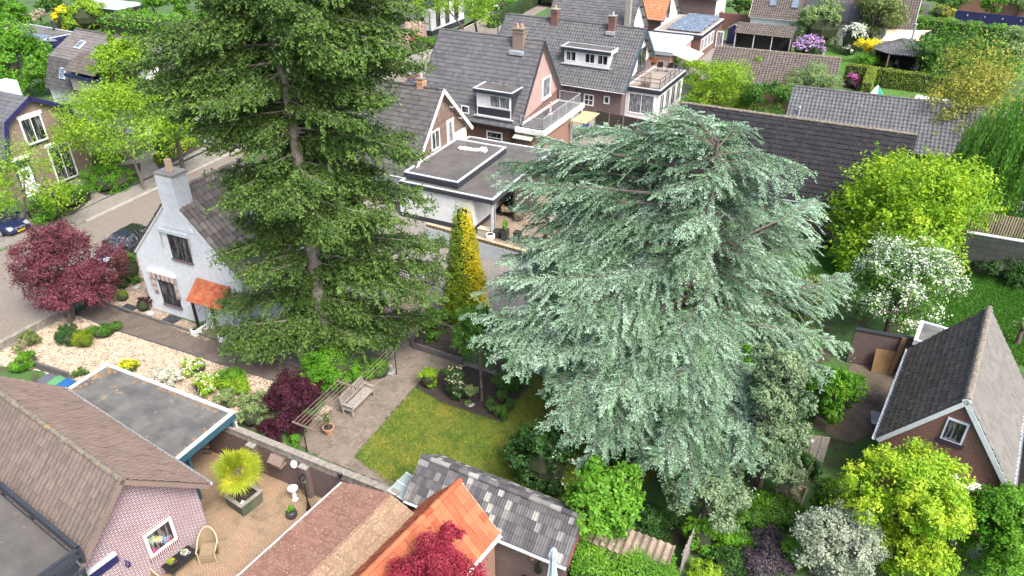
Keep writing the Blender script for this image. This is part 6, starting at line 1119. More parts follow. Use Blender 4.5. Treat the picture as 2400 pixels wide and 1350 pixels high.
ct = [(1560, 250, 14.0), (1600, 250, 13.8), (1520, 262, 13.6), (1640, 270, 13.2), (1700, 285, 12.6), (1730, 335, 11.6), (1720, 385, 10.8), (1640, 320, 12.8), (1490, 290, 13), (1440, 330, 12.4), (1350, 300, 12), (1265, 318, 11), (1300, 370, 10.8), (1172, 381, 10), (1148, 412, 9.5), (1215, 487, 8.6), (1213, 555, 8), (1180, 600, 7), (1165, 615, 7), (1195, 560, 7.9), (1150, 660, 6.4), (1125, 715, 5.6), (1230, 530, 8.6), (1200, 690, 6.2), (1245, 590, 8), (1250, 440, 9.6), (1235, 400, 10), (1690, 440, 9.4), (1780, 470, 8.4), (1905, 465, 7.6), (1850, 510, 7), (1915, 560, 6.2), (1900, 610, 5.6), (1985, 640, 5), (1960, 700, 4.6), (1990, 810, 4.2), (1950, 870, 3.4),
      (1085, 738, 5.2), (1110, 690, 5.6), (1105, 800, 4.6), (1190, 880, 4.2), (1150, 840, 4.6), (1268, 1000, 4), (1290, 940, 4.2), (1345, 1030, 3.6), (1360, 1085, 3.2), (1440, 1060, 3.2), (1500, 1100, 3.4), (1560, 1110, 2.8), (1612, 1165, 2.6), (1700, 1130, 2.8), (1765, 1100, 3.2), (1775, 1035, 3.6), (1780, 960, 4.2),
      (1560, 290, 13.6), (1600, 310, 13.4), (1540, 315, 13.2), (1580, 350, 13.0), (1640, 420, 12), (1590, 440, 12), (1650, 480, 10.6), (1620, 560, 10), (1580, 610, 9.4), (1640, 650, 8.2), (1500, 345, 12.8), (1625, 380, 12.4), (1560, 400, 12.2), (1530, 460, 11.4), (1600, 480, 11), (1560, 560, 10.2), (1500, 420, 11.5), (1420, 470, 10.2), (1600, 440, 11.4), (1480, 560, 9.6), (1650, 560, 9), (1550, 640, 8.6), (1340, 620, 8.2), (1750, 620, 7.6), (1450, 720, 7.2), (1650, 730, 7), (1300, 760, 6.6), (1800, 720, 6.4), (1550, 830, 6.2), (1380, 850, 6), (1700, 850, 5.6), (1240, 740, 6.4), (1500, 930, 5.2), (1620, 950, 5.2), (1410, 960, 4.6), (1740, 930, 4.6), (1550, 1030, 4), (1680, 1020, 4.1), (1360, 420, 10.4), (1290, 500, 9.2), (1330, 550, 8.8), (1590, 520, 10), (1700, 520, 8.8), (1260, 660, 7.4), (1850, 640, 6)]
boughs('blue_cedar', 'broad blue grey cedar with drooping tiers filling the centre right', cb, 13.4, [P(*t) for t in ct], 115, 302, 'lf_cedar', 'bark', .36, dict(sp=.2, l2=1.45, sp3=.06, l3=.17, nb=3, bl=.095, bw=.036, droop=.12, dr3=.14, rise=.09, arch=.12, dc=.36, v2=.14, v1=.22, side=.18, br=.005, t0=.38, cl=.8, sib=(1,)), (2.0, 12.8, 1.0, None), lean=(-.5, -.2))  # bough tint spread and dark base put dark gaps and highlights into the colour
# --- willow of hanging strands
def willow(u, v, w, h, zc, seed, n=1500):
    r = np.random.default_rng(seed); p, rx, rz = geom(u, v, w, h, zc); b = p * (1, 1, 0); o = root('willow', 'weeping willow with hanging green strands at the right edge', 'tree', b); c = p - b
    d = nrm(r.normal(0, 1, (n, 3)) + np.array([0, 0, .4])); s = c + d * np.array([rx, rx, rz]) * r.uniform(.55, 1, (n, 1)); Q, Tt, D = [], [], []
    for i in range(n):
        L = max(.3, min(s[i][2] - .4, r.uniform(1.5, 4.2))); k = int(L / .07); f = np.arange(k) / k; e = d[i] * (1, 1, 0)
        x = s[i] + e * (f[:, None] * .55) + np.array([0, 0, -1.]) * (f * L)[:, None] + r.normal(0, .05, (k, 3)); Q.append(x); Tt.append(np.clip(.3 + .3 * r.random() + r.normal(0, .2, k), 0, 1)); D.append(np.tile(e, (k, 1)))
    Q, Tt, D = np.vstack(Q), np.concatenate(Tt), np.vstack(D); N = len(Q); ax = nrm(np.array([0, 0, -1.]) + r.normal(0, .3, (N, 3))); bb = nrm(np.cross(ax, r.normal(0, 1, (N, 3)))); mb = MB(); mb.quads(np.stack([Q - ax * .12, Q + bb * .04, Q + ax * .12, Q - bb * .04], 1), Tt); mb.build('crown', M['lf_willow'], o)
    mb = MB(); mb.tube([(0, 0, 0), (.1, 0, c[2] * .5), (0, 0, c[2])], [.35, .3, .2], 9)
    for i in range(0, n, 26): mb.tube([(0, 0, c[2] * .7), (s[i] + c) / 2, s[i]], [.1, .06, .02], 5)
    mb.build('trunk', M['bark'], o)
willow(2395, 385, 300, 350, 4.8, 400)
# --- palm
def palm(b, seed):
    r = np.random.default_rng(seed); o = root('palm', 'yellow green fan palm standing in a square timber planter', 'palm', b); Hh = 1.35; Q, Tt = [], []
    for i in range(38):
        a = i * 2.4 + r.normal(0, .1); el = r.uniform(-.45, 1.45); pl = r.uniform(.35, .6); d = np.array([math.cos(a) * math.cos(el), math.sin(a) * math.cos(el), math.sin(el)]); hub = np.array([0, 0, Hh]) + d * pl; side = nrm(np.cross(d, [0, 0, 1.])); upv = np.cross(side, d)
        for k in range(26):
            t = (k / 25 - .5) * 4.6; e = nrm(d * math.cos(t) + side * math.sin(t) + upv * .18 + r.normal(0, .03, 3)); L = .62 * (1 - .12 * abs(t)) * r.uniform(.85, 1.1); n_ = nrm(np.cross(e, upv)); m1 = hub + e * L * .55; m2 = hub + e * L + np.array([0, 0, -.09 * L * 2]); w_ = .019
            Q.append([hub, m1 - n_ * w_, m1 + n_ * w_, hub]); Q.append([m1 - n_ * w_, m2, m2, m1 + n_ * w_]); c_ = np.clip(.35 + r.normal(0, .2) + .25 * (abs(t) > 1.6), 0, 1); Tt += [c_, c_]
    mb = MB(); mb.quads(np.array(Q), Tt); mb.build('fronds', M['lf_palm'], o)
    mb = MB(); mb.lathe([(.13, 0), (.11, .3), (.14, .7), (.15, 1.2), (.06, 1.4)], (0, 0, 0), 9); mb.build('trunk', M['bark'], o)
    return o
G('lf_palm', (.26, .36, .02), (.66, .60, .05), trans=.3)
# ================================================================== things
def zat(b, t): g = P(b[0], b[1], 0); q = ray(*t); k = g[1] / q[1]; return CAMH + q[2] * k
def flat(u, v, z=0): return P(u, v, z)
# --- garden wall with concrete relief blocks on top
hw = zat((616, 1112), (613, 1030)); hw = min(max(hw, 1.3), 2.1)
a = P(545, 1001, hw); b = P(935, 1158, hw); d = b - a; L = np.linalg.norm(d); yw = math.degrees(math.atan2(d[1], d[0]))
FWL = Frame('garden_wall', 'brown brick garden wall with pale relief blocks on top, beside the near patio', 'wall', a[0], a[1], yw)
mb = MB(); mb.bx(-2.6, L, -.11, .11, 0, hw - .34); mb.build('wall', M['brickdark'], FWL.o)
M['relief'] = mat('concrete_relief', (.27, .25, .22), (.16, .15, .13), 5, .95, spots=(.10, .10, .08), sp_scale=7)
def relief(F, x0, x1, z, s=.34, y=.11):
    mb = MB(); n = int((x1 - x0) / s)
    for k in range(n):
        x = x0 + k * s; mb.bx(x, x + s - .01, -y, y, z, z + s - .02)
        for sg in (-1, 1):
            Y0, Y1 = sg * y, sg * (y + .018)
            for q in (.03, .10): 
                e = s - .01 - q; mb.bx(x + q, x + e, Y0, Y1, z + q - .01, z + q + .015); mb.bx(x + q, x + e, Y0, Y1, z + s - q - .035, z + s - q - .01); mb.bx(x + q, x + q + .025, Y0, Y1, z + q + .015, z + s - q - .035); mb.bx(x + e - .025, x + e, Y0, Y1, z + q + .015, z + s - q - .035)
    mb.bx(x0, x1, -y - .03, y + .03, z + s - .018, z + s + .03); return mb.build('relief_blocks', M['relief'], F.o)
relief(FWL, -2.6, L, hw - .34)
for u, v in ((600, 1075), (722, 1125), (868, 1175)):
    x = FWL.hit(u, v, 'y', -.15)[0]; mb = MB(); mb.bx(x - .17, x + .17, -.34, -.112, 0, hw - .36); pr = mb.build('pier', M['brickdark'], FWL.o); mb = MB(); mb.bx(x - .2, x + .2, -.37, -.112, hw - .36, hw - .3); mb.build('pier_cap', M['conc'], pr)
# bird feeder house, shell dish and lamp on that wall
def onwall(u, v, y=-.12): q = FWL.hit(u, v, 'y', y); return FWL.c + FWL.ax * q[0] + FWL.ay * q[1] + np.array([0, 0, q[2]])
p = onwall(652, 1078, -.3); o = root('bird_table', 'brown roofed wooden bird table fixed to the garden wall', 'bird table', p, yw)
mb = MB(); mb.bx(-.26, .26, -.2, .2, -.24, -.2); mb.bx(-.22, -.18, -.16, .16, -.2, .02); mb.bx(.18, .22, -.16, .16, -.2, .02); mb.bx(-.18, .18, .12, .16, -.2, -.02); mb.build('tray', M['wood'], o)
mb = MB(); n = 24; xs = np.linspace(-.33, .33, n)
for sg in (-1, 1): V = [(x, sg * (.0 if j == 0 else .3), (.22 if j == 0 else 0) + .012 * math.sin(x * 50)) for j in (0, 1) for x in xs]; mb.add(V, [(i, i + 1, n + i + 1, n + i) for i in range(n - 1)])
mb.build('roof', M['t_brownlight'], o)
p = onwall(691, 1087, -.13); o = MB().lathe([(.02, 0), (.10, .02), (.17, .06), (.15, .08), (.02, .04)], (0, 0, 0), 12).build('wall_dish', M['white']); o.location = p; o.rotation_euler = (R_(62), 0, R_(yw)); tag(o, 'white shell shaped dish hanging on the brick garden wall', 'dish')
p = onwall(797, 1114, -.2); o = MB().lathe([(.02, -.12), (.08, -.08), (.10, .04), (.05, .12), (.01, .15)], (0, 0, 0), 6).bx(-.02, .02, 0, .1, .02, .05).build('wall_lantern', M['black']); o.location = p; o.rotation_euler = (0, 0, R_(yw)); tag(o, 'small black lantern fixed high on the garden wall', 'wall lamp')
# planter and palm
pc = P(577, 1183, 0); yp = yw + 82
o = root('square_planter', 'square mossy green timber planter holding the fan palm', 'planter', pc, yp); s = .52; h = .62
M['greenboards'] = brick('green_boards', (.10, .13, .08), (.07, .09, .06), (.02, .03, .02), 4, .1, .008, spots=(.16, .15, .11), rot=90)
mb = MB(); mb.add([(-s * .88, -s * .88, 0), (s * .88, -s * .88, 0), (s * .88, s * .88, 0), (-s * .88, s * .88, 0), (-s, -s, h), (s, -s, h), (s, s, h), (-s, s, h)], [(0, 1, 5, 4), (1, 2, 6, 5), (2, 3, 7, 6), (3, 0, 4, 7)]); mb.build('boards', M['greenboards'], o)
mb = MB(); t = .12
for q in ((-s - .03, s + .03, -s - .03, -s + t), (-s - .03, s + .03, s - t, s + .03), (-s - .03, -s + t, -s + t, s - t), (s - t, s + .03, -s + t, s - t)): mb.bx(*q, h, h + .04)
mb.build('rim', M['conc'], o); mb = MB(); mb.bx(-s + .1, s - .1, -s + .1, s - .1, .3, h - .1); mb.build('soil', M['darksoil'], o)
mb = MB(); r = np.random.default_rng(3)
for k in range(9): q = r.uniform(-.09, .09, 2); mb.lathe([(.02, 0), (.05, .02), (.04, .06), (.01, .08)], (-.28 + q[0], -.3 + q[1], h - .1), 6)
o = mb.build('white_stones', M['white']); o.location = pc; o.rotation_euler = (0, 0, R_(yp)); tag(o, 'little heap of white stones in the palm planter', 'stones')
palm(tuple(pc + np.array([0, 0, h - .12])), 7)
# lantern post, birdbath, pot
p = P(725, 1195, 0); H = zat((725, 1195), (713, 1115)); o = root('lamp_post', 'black Victorian style garden lantern post by the lichened shed gutter', 'lamp post', p)
mb = MB(); mb.lathe([(.13, 0), (.12, .08), (.07, .14), (.06, .35), (.035, .42), (.035, .75), (.06, .8), (.03, .86), (.028, H - .55), (.06, H - .5), (.03, H - .45), (.03, H - .40)], (0, 0, 0), 10); mb.build('post', M['black'], o)
mb = MB(); mb.lathe([(.07, H - .40), (.13, H - .12)], (0, 0, 0), 6); g = mb.build('lantern_glass', M['glasspale'], o); mb = MB(); mb.lathe([(.17, H - .12), (.16, H - .09), (.06, H + .02), (.05, H + .05), (.015, H + .14)], (0, 0, 0), 6); mb.lathe([(.06, H - .43), (.08, H - .40)], (0, 0, 0), 6)
for k in range(6): a_ = k * math.pi / 3; mb.tube([(.072 * math.cos(a_), .072 * math.sin(a_), H - .4), (.134 * math.cos(a_), .134 * math.sin(a_), H - .12)], .008, 4)
mb.build('lantern_frame', M['black'], o)
p = P(692, 1171, 0); o = root('birdbath', 'white figured birdbath standing beside the lantern post', 'birdbath', p); mb = MB(); mb.lathe([(.13, 0), (.13, .05), (.08, .09), (.10, .25), (.075, .36), (.09, .46), (.05, .55)], (0, 0, 0), 10); mb.build('pedestal', M['white'], o); mb = MB(); mb.lathe([(.05, .55), (.2, .62), (.21, .66), (.17, .63), (.02, .62)], (0, 0, 0), 16); mb.build('bowl', M['white'], o)
def pot(name, label, u, v, prof, m, plant=None, n=14, sq=0, ps=.25, ph=.3, lm='lf_bright', ls=.07, cat='plant pot', cnt=700, z0=0., soil=True):
    p = P(u, v, z0); o = root(name, label, cat, p); mb = MB(); mb.lathe(prof, (0, 0, 0), n, sq=sq); mb.build('pot', M[m], o); H = max(q[1] for q in prof)
    if soil: mb = MB(); mb.lathe([(prof[-1][0] * .9 if len(prof) < 5 else .8 * max(q[0] for q in prof), H - .03), (.01, H - .02)], (0, 0, 0), n, sq=sq); mb.build('soil', M['darksoil'], o)
    if plant:
        r = np.random.default_rng(int(u)); q, d, t, _, _ = crown_cloud(r, (0, 0, H + ph * .8), (ps, ps, ph), cnt, 5, core=.1); q[:, 2] = np.maximum(q[:, 2], H); mb = MB(); mb.quads(leaves_at(q, d, ls, r), t); mb.build('plant', M[lm], o)
    return o
M['darkpot'] = mat('dark_glazed_pot', (.05, .055, .06), (.03, .032, .036), 4, .45)
ROUND = [(.12, 0), (.2, .08), (.235, .2), (.2, .33), (.17, .36)]
pot('plant_pot', 'round dark pot with fresh green plant near the lantern post', 685, 1212, ROUND, 'darkpot', 1, ps=.17, ph=.14, cnt=900, ls=.06)
# dry branching plant in the terracotta pot
o = pot('terracotta_pot', 'wide terracotta pot with a sparse budding plant at the pergola end', 772, 1017, [(.15, 0), (.2, .2), (.25, .36), (.27, .37), (.27, .42), (.23, .42), (.22, .38)], 'terracotta', None, cat='plant pot'); r = np.random.default_rng(4)
mb = MB(); mb.tube([(0, 0, .3), (.02, 0, .75), (0, .02, 1.05)], [.035, .03, .02], 6)
for k in range(16): a_ = r.random() * 6.28; mb.tube([(0, 0, .8 + .2 * r.random()), (.25 * math.cos(a_), .25 * math.sin(a_), 1.15 + .2 * r.random()), (.42 * math.cos(a_), .42 * math.sin(a_), 1.3 + .35 * r.random())], [.012, .008, .004], 4)
mb.build('stem_or_fill', M['bark'], o); q, d, t, _, _ = crown_cloud(r, (0, 0, 1.25), (.45, .45, .3), 500, 8, core=0); mb = MB(); mb.quads(leaves_at(q, d, .06, r), t); mb.build('buds', M['lf_bud'], o)
q, d, t, _, _ = crown_cloud(r, (.0, 0, .95), (.28, .28, .2), 700, 6, core=0); mb = MB(); mb.quads(leaves_at(q, d, .07, r), t); mb.build('leaves', M['lf_mid'], o)
# wicker chairs
M['wicker'] = brick('wicker', (.42, .33, .21), (.34, .26, .16), (.14, .10, .06), .05, .028, .006, bump=.006)
M['wickerrim'] = mat('wicker_rim', (.48, .40, .28), (.38, .30, .2), 14, .8)
def wicker(u, v, yaw, label):
    p = P(u, v, 0); o = root('wicker_chair', label, 'garden chair', p, yaw, 'wicker chairs around the black table')   # faces -y
    mb = MB(); mb.bx(-.27, .27, -.34, .26, .34, .43); mb.bx(-.27, .27, -.36, -.33, .1, .34); mb.build('seat', M['wicker'], o)
    th = np.linspace(R_(-20), R_(200), 15); mb = MB(); V = []
    for t in th:
        for z, k in ((.1, .92), (.45, .98), (1, 1)):
            hz = z if z < 1 else (.62 + .46 * max(0, math.sin(t)) ** 1.3); V.append((.36 * k * math.cos(t), .04 + .33 * k * math.sin(t) + (.10 if z == 1 else 0) * max(0, math.sin(t)), hz))
    mb.add(V, [(i * 3 + j, (i + 1) * 3 + j, (i + 1) * 3 + j + 1, i * 3 + j + 1) for i in range(14) for j in (0, 1)]); V2 = [(x * .93, .04 + (y - .04) * .93, z) for x, y, z in V]; mb.add(V2, [(i * 3 + j, i * 3 + j + 1, (i + 1) * 3 + j + 1, (i + 1) * 3 + j) for i in range(14) for j in (0, 1)]); mb.build('backrest', M['wicker'], o)
    mb = MB(); mb.tube([V[i * 3 + 2] for i in range(15)], .03, 7); mb.tube([(V[2][0], -.34, .6), V[2]], .03, 7); mb.tube([(V[44][0], -.34, .6), V[44]], .03, 7); mb.build('rim', M['wickerrim'], o)
    for x in (-.3, .3):
        mb = MB(); mb.tube([(x, -.36, 0), (x, -.36, .35), (x, -.34, .6)], .026, 6); mb.build('leg', M['wickerrim'], o); mb = MB(); mb.tube([(x * .8, .3, 0), (x * .8, .3, .4)], .024, 6); mb.build('leg', M['wickerrim'], o)
wicker(493, 1303, 10, 'wicker armchair at the far end of the black table'); wicker(352, 1385, 60, 'wicker armchair cut off by the bottom frame edge left of the table')
# black table
tz = .48; cs = [P(u, v, tz) for u, v in ((440, 1277), (465, 1293), (402, 1347), (377, 1327))]; c = sum(cs) / 4; dl = (cs[0] + cs[1] - cs[2] - cs[3]) / 2; Lt = np.linalg.norm(dl); Wt = np.linalg.norm(cs[0] + cs[3] - cs[1] - cs[2]) / 2; ty = math.degrees(math.atan2(dl[1], dl[0]))
o = root('side_table', 'long low black table below the gable window', 'table', (c[0], c[1], 0), ty); mb = MB(); mb.bx(-Lt / 2, Lt / 2, -Wt / 2, Wt / 2, tz - .04, tz); mb.build('tabletop', M['black'], o)
for x in (-Lt / 2 + .08, Lt / 2 - .08):
    for y in (-Wt / 2 + .05, Wt / 2 - .05): mb = MB(); mb.tube([(x, y, 0), (x * .93, y, tz * .5), (x, y, tz - .04)], .018, 6); mb.build('leg', M['black'], o)
def basket(u, v, label, lm, m):
    p = P(u, v, tz); o = root('flower_basket', label, 'basket', p); mb = MB(); mb.lathe([(.08, 0), (.13, .1), (.14, .13), (.11, .12), (.02, .06)], (0, 0, 0), 12); mb.build('basket', M[m], o); mb = MB(); t = np.linspace(0, math.pi, 9); mb.tube([(.15 + .05 * math.sin(x), .06 * math.cos(x), .09) for x in t], .008, 5); mb.build('handle', M[m], o)
    r = np.random.default_rng(int(u)); q, d, tt, _, _ = crown_cloud(r, (0, 0, .15), (.14, .14, .07), 260, 5, core=0); mb = MB(); mb.quads(leaves_at(q, d, .05, r, .8), tt); mb.build('flowers', M[lm], o)
basket(434, 1299, 'white shell filled basket on the right half of the black table', 'lf_silver', 'white'); basket(402, 1320, 'wicker basket of yellow green flowers on the left half of the black table', 'lf_yellowgreen', 'wicker')
# stored things under the carport
r = np.random.default_rng(12); o = root('wood_pile', 'untidy pile of boards and logs under the carport edge', 'wood pile', P(468, 1066, 0), 30)
for k in range(12): mb = MB(); a_ = r.uniform(-.6, .6); mb.tube([(-.5 * math.cos(a_), -.5 * math.sin(a_) + r.normal(0, .15), .06 + .05 * k), (.5 * math.cos(a_), .5 * math.sin(a_) + r.normal(0, .1), .08 + .05 * k)], .05, 7); mb.build('log', M['wood'], o)
pot('plant_pot', 'small pot with yellow flowers beside the wood pile', 428, 1075, [(.09, 0), (.12, .16)], 'darkpot', 1, ps=.13, ph=.12, cnt=300, lm='fl_yellow', ls=.05)
# wheelie bins
def bin_(u, v, m, lm, label):
    p = P(u, v, 1.0); o = root('wheelie_bin', label, 'bin', (p[0], p[1], 0), -30, 'wheelie bins between carport and gravel'); mb = MB(); mb.add([(-.22, -.25, .05), (.22, -.25, .05), (.22, .22, .05), (-.22, .22, .05), (-.28, -.32, .98), (.28, -.32, .98), (.28, .3, .98), (-.28, .3, .98)], [(3, 2, 1, 0), (4, 5, 6, 7), (0, 1, 5, 4), (1, 2, 6, 5), (2, 3, 7, 6), (3, 0, 4, 7)]); mb.build('body', M[m], o)
    mb = MB(); mb.prism([(-.34, 1.0), (.34, 1.0), (.34, 1.03), (.1, 1.08), (-.3, 1.05)], 'x', -.3, .3); mb.build('lid', M[lm], o)
    mb = MB(); mb.tube([(-.2, .36, 1.0), (.2, .36, 1.0)], .02, 6); mb.build('handle', M[m], o)
    for x in (-.25, .25): w_ = MB().lathe([(.1, -.02), (.1, .02)], (0, 0, 0), 12).build('wheel', M['black'], o); w_.location = (x, .26, .1); w_.rotation_euler = (0, R_(90), 0)
M['bingrey'] = mat('grey_plastic', (.10, .115, .13), None, 3, .5); M['bingreen'] = mat('green_plastic', (.10, .28, .12), None, 3, .5); M['binblue'] = mat('blue_plastic', (.02, .11, .30), None, 3, .5)
bin_(111, 889, 'bingrey', 'bingrey', 'grey lidded wheelie bin, leftmost of the three'); bin_(133, 894, 'bingrey', 'bingreen', 'wheelie bin with a green lid'); bin_(155, 900, 'bingrey', 'binblue', 'wheelie bin with a blue lid next to the carport')
# parasol, stove, hanging things in front of the old shed
hz_ = F17.hit(1297, 1284, 'y', F17.y0 - .75); p = F17.c + F17.ax * hz_[0] + F17.ay * hz_[1]; o = root('parasol', 'closed pale blue parasol in front of the old tiled shed', 'parasol', (p[0], p[1], 0)); mb = MB(); mb.tube([(0, 0, 0), (0, 0, hz_[2])], .025, 8); mb.lathe([(.25, 0), (.25, .06)], (0, 0, 0), 14); mb.build('pole', M['lightgrey'], o)
V = []; mb = MB(); prof = [(.03, 2.48), (.08, 2.4), (.13, 2.2), (.10, 1.9), (.13, 1.4), (.17, 1.0), (.12, .95)]; n = 18; prof = [(q, z + hz_[2] - 2.48) for q, z in prof]
for i, (q, z) in enumerate(prof):
    for k in range(n): a_ = 6.283 * k / n; q2 = q * (1 + .25 * math.sin(k * 2.1) * (i > 0)); V.append((q2 * math.cos(a_), q2 * math.sin(a_), z))
mb.add(V, [(i * n + k, i * n + (k + 1) % n, (i + 1) * n + (k + 1) % n, (i + 1) * n + k) for i in range(len(prof) - 1) for k in range(n)]); mb.build('canopy', mat('pale_blue_canvas', (.38, .46, .52), (.32, .40, .46), 2, .85), o)
q = F17.hit(1228, 1335, 'y', F17.y0 - .4); p = F17.c + F17.ax * q[0] + F17.ay * q[1]; o = root('chimenea', 'black patio stove against the brick shed wall', 'patio stove', (p[0], p[1], 0)); mb = MB(); mb.lathe([(.12, .2), (.27, .35), (.28, .6), (.12, .8)], (0, 0, 0), 14); mb.build('belly', M['black'], o); mb = MB(); mb.lathe([(.09, .8), (.08, 1.25), (.11, 1.27), (.11, 1.34)], (0, 0, 0), 12); mb.build('flue', M['black'], o)
for k in range(3): mb = MB(); mb.tube([(.14 * math.cos(k * 2.1), .14 * math.sin(k * 2.1), .25), (.22 * math.cos(k * 2.1), .22 * math.sin(k * 2.1), 0)], .02, 5); mb.build('leg', M['black'], o)
q = F17.hit(1262, 1322, 'y', F17.y0 - .06); p = F17.c + F17.ax * q[0] + F17.ay * q[1]; o = MB().lathe([(.02, .25), (.04, .2), (.03, 0), (.13, -.12), (.15, -.4), (.08, -.5)], (0, 0, 0), 12).build('hanging_pan', M['black']); o.location = (p[0], p[1], q[2]); o.scale = (1, .3, 1); o.rotation_euler = (0, 0, R_(-27)); tag(o, 'black long handled pan hanging on the brick shed wall', 'pan')
q = F17.hit(1248, 1308, 'y', F17.y0 - .1); p = F17.c + F17.ax * q[0] + F17.ay * q[1] + np.array([0, 0, q[2]]); o = MB().lathe([(.04, -.1), (.08, .05), (.06, .05)], (0, 0, 0), 8).build('wall_pot', M['terracotta']); o.location = p; tag(o, 'little clay pot hooked on the brick shed wall', 'plant pot')
# glass canopy between the sheds
FGc = Frame('glass_canopy', 'pale glass lean-to canopy squeezed between the lichened shed and the garden wall', 'canopy', *P2(905, 1165, 1.9), 57); mb = MB(); mb.obox((.2, -1.6, 1.75), (1.1, 0, 0), (0, 1.7, .25), (0, 0, .03)); mb.build('pane', mat('canopy_glass', (.30, .37, .36), (.22, .28, .27), 2, .2), FGc.o); mb = MB()
for x in (.2, .75, 1.27): mb.beam((x, -1.6, 1.8), (x, .1, 2.05), .05, .05)
mb.build('bar', M['lightgrey'], FGc.o)
# --- bench
fl = P(828, 979, 0); fr = P(877.6, 929, 0); d = fr - fl; Lb = np.linalg.norm(d); yb = math.degrees(math.atan2(d[1], d[0])); c = (fl + fr) / 2
o = root('garden_bench', 'silvery grey slatted wooden garden bench on the brick patio', 'bench', c, yb)
S2 = 'greywood'
for x in (-Lb / 2, Lb / 2):
    mb = MB(); mb.bx(x - .035, x + .035, -.03, .04, 0, .62); mb.build('leg', M[S2], o); mb = MB(); mb.beam((x, .52, 0), (x, .55, .45), .07, .06); mb.beam((x, .55, .45), (x, .66, .95), .07, .06, up=(1, 0, 0)); mb.build('leg', M[S2], o)
    mb = MB(); mb.bx(x - .05, x + .05, -.06, .58, .62, .655); mb.build('armrest', M[S2], o); mb = MB(); mb.bx(x - .03, x + .03, 0, .54, .34, .41); mb.build('side_rail', M[S2], o)
mb = MB()
for k in range(6): mb.bx(-Lb / 2 + .03, Lb / 2 - .03, -.03 + k * .095, .045 + k * .095, .42, .445, .2 + .1 * k)
mb.build('seat', M[S2], o)
mb = MB(); mb.beam((-Lb / 2, .67, .93), (Lb / 2, .67, .93), .05, .09); mb.beam((-Lb / 2, .57, .52), (Lb / 2, .57, .52), .04, .07)
n = 15
for k in range(n): x = -Lb / 2 + .09 + (Lb - .18) * k / (n - 1); mb.beam((x, .57, .5), (x, .665, .9), .055, .02, up=(0, 1, 0))
mb.build('backrest', M[S2], o)
# --- pergola of thin rails
zt = max(1.5, min(2.1, zat((720, 1058), (714, 1012)))); A = P(688, 990, zt); B = P(737, 1009, zt); dB = B - A; D2v = ang(64.6); far = P(905, 818, zt); Lr = (far - B) @ D2v
o = root('pergola', 'low pergola of thin dark rails running over the bench', 'pergola', (A[0], A[1], 0)); dB = B - A
for k in range(7):
    s_ = dB * k / 6; LL = Lr * (.55 if k < 4 else 1.0); mb = MB(); mb.tube([s_ + (0, 0, zt + .04), s_ + D2v * LL + (0, 0, zt + .04)], .014, 5); mb.build('rail', M['wood'], o)
for k, f in enumerate((0, .5)): mb = MB(); mb.beam(D2v * Lr * f + (0, 0, zt) - dB * .06, D2v * Lr * f + (0, 0, zt) + dB * 1.06, .06, .06); mb.build('crossbeam', M['wood'], o)
for q in ((720, 1058),): g = P(*q, 0) - A; mb = MB(); mb.tube([(g[0], g[1], 0), (g[0], g[1], zt)], .03, 6); mb.build('post', M['black'], o)
mb = MB(); mb.tube([(*(D2v * Lr * .5)[:2], 0), (*(D2v * Lr * .5)[:2], zt)], .03, 6); mb.build('post', M['black'], o)
H = zat((930, 878), (927, 812)); o = MB().tube([(0, 0, 0), (0, 0, H + .15)], .025, 8).build('pole', M['black']); o.location = P(930, 878, 0); tag(o, 'slim black upright pole on the patio right of the stone plinth', 'pole')
o = root('stone_plinth', 'square grey stone slab with a short post at the bed edge', 'plinth', P(918, 875, 0), 64); mb = MB(); mb.bx(-.25, .25, -.2, .2, 0, .12); mb.build('slab', mat('pale_stone', (.28, .28, .28), (.2, .2, .2), 4, .8), o); mb = MB(); mb.bx(-.06, .06, -.06, .06, .12, .5); mb.build('short_post', M['conc'], o)
# --- raised planter of dark boards
a = P(966, 803, .35); b = P(1085, 842, .35); c = P(990, 745, .35); o = root('raised_planter', 'dark walled raised planter at the back of the patio', 'planter', (a[0], a[1], 0)); mb = MB()
for q in (b, c): e = q - a; mb.beam((0, 0, .19), (e[0], e[1], .19), .09, .38)
mb.build('boards', M['edging'], o); e1 = (b - a); e2 = (c - a); mb = MB(); mb.add([(0, 0, .3), (e1[0], e1[1], .3), (e1[0] + e2[0], e1[1] + e2[1], .3), (e2[0], e2[1], .3)], [(0, 1, 2, 3)]); mb.build('soil', M['darksoil'], o)
mb = MB(); q = [P(u, v, 0) for u, v in ((973, 910), (1040, 948), (1178, 992))]
# stones and slabs
def stone(u, v, s, label, seed, m='relief', name='boulder', f=.6):
    r = np.random.default_rng(seed); mb = MB(); prof = [(s * .8, 0), (s, s * f * .4), (s * .8, s * f * .8), (s * .3, s * f)]; mb.lathe(prof, (0, 0, 0), 9); o = mb.build(name, M[m], smooth=True); o.location = P(u, v, 0); o.scale = (1, r.uniform(.6, .9), 1); o.rotation_euler = (0, 0, r.random() * 3); tag(o, label, 'stone')
M['boulder'] = mat('pale_boulder', (.42, .42, .38), (.28, .28, .25), 5, .9)
stone(352, 737, .33, 'smooth pale boulder beside the red barberry', 1, 'boulder'); stone(321, 676, .28, 'grey boulder among the heathers by the cottage', 2, 'boulder'); stone(1105, 950, .2, 'flat grey stone in the lawn bed', 3, 'boulder', f=.3)
for i, (u, v, l) in enumerate(((300, 724, 'dark square slab in the pebbles left of the barberry'), (402, 750, 'dark square slab in the pebbles under the cottage window'))): o = MB().bx(-.45, .45, -.35, .35, 0, .05).build('paving_slab', M['darkpot']); o.location = P(u, v, 0); o.rotation_euler = (0, 0, R_(GY)); tag(o, l, 'slab')
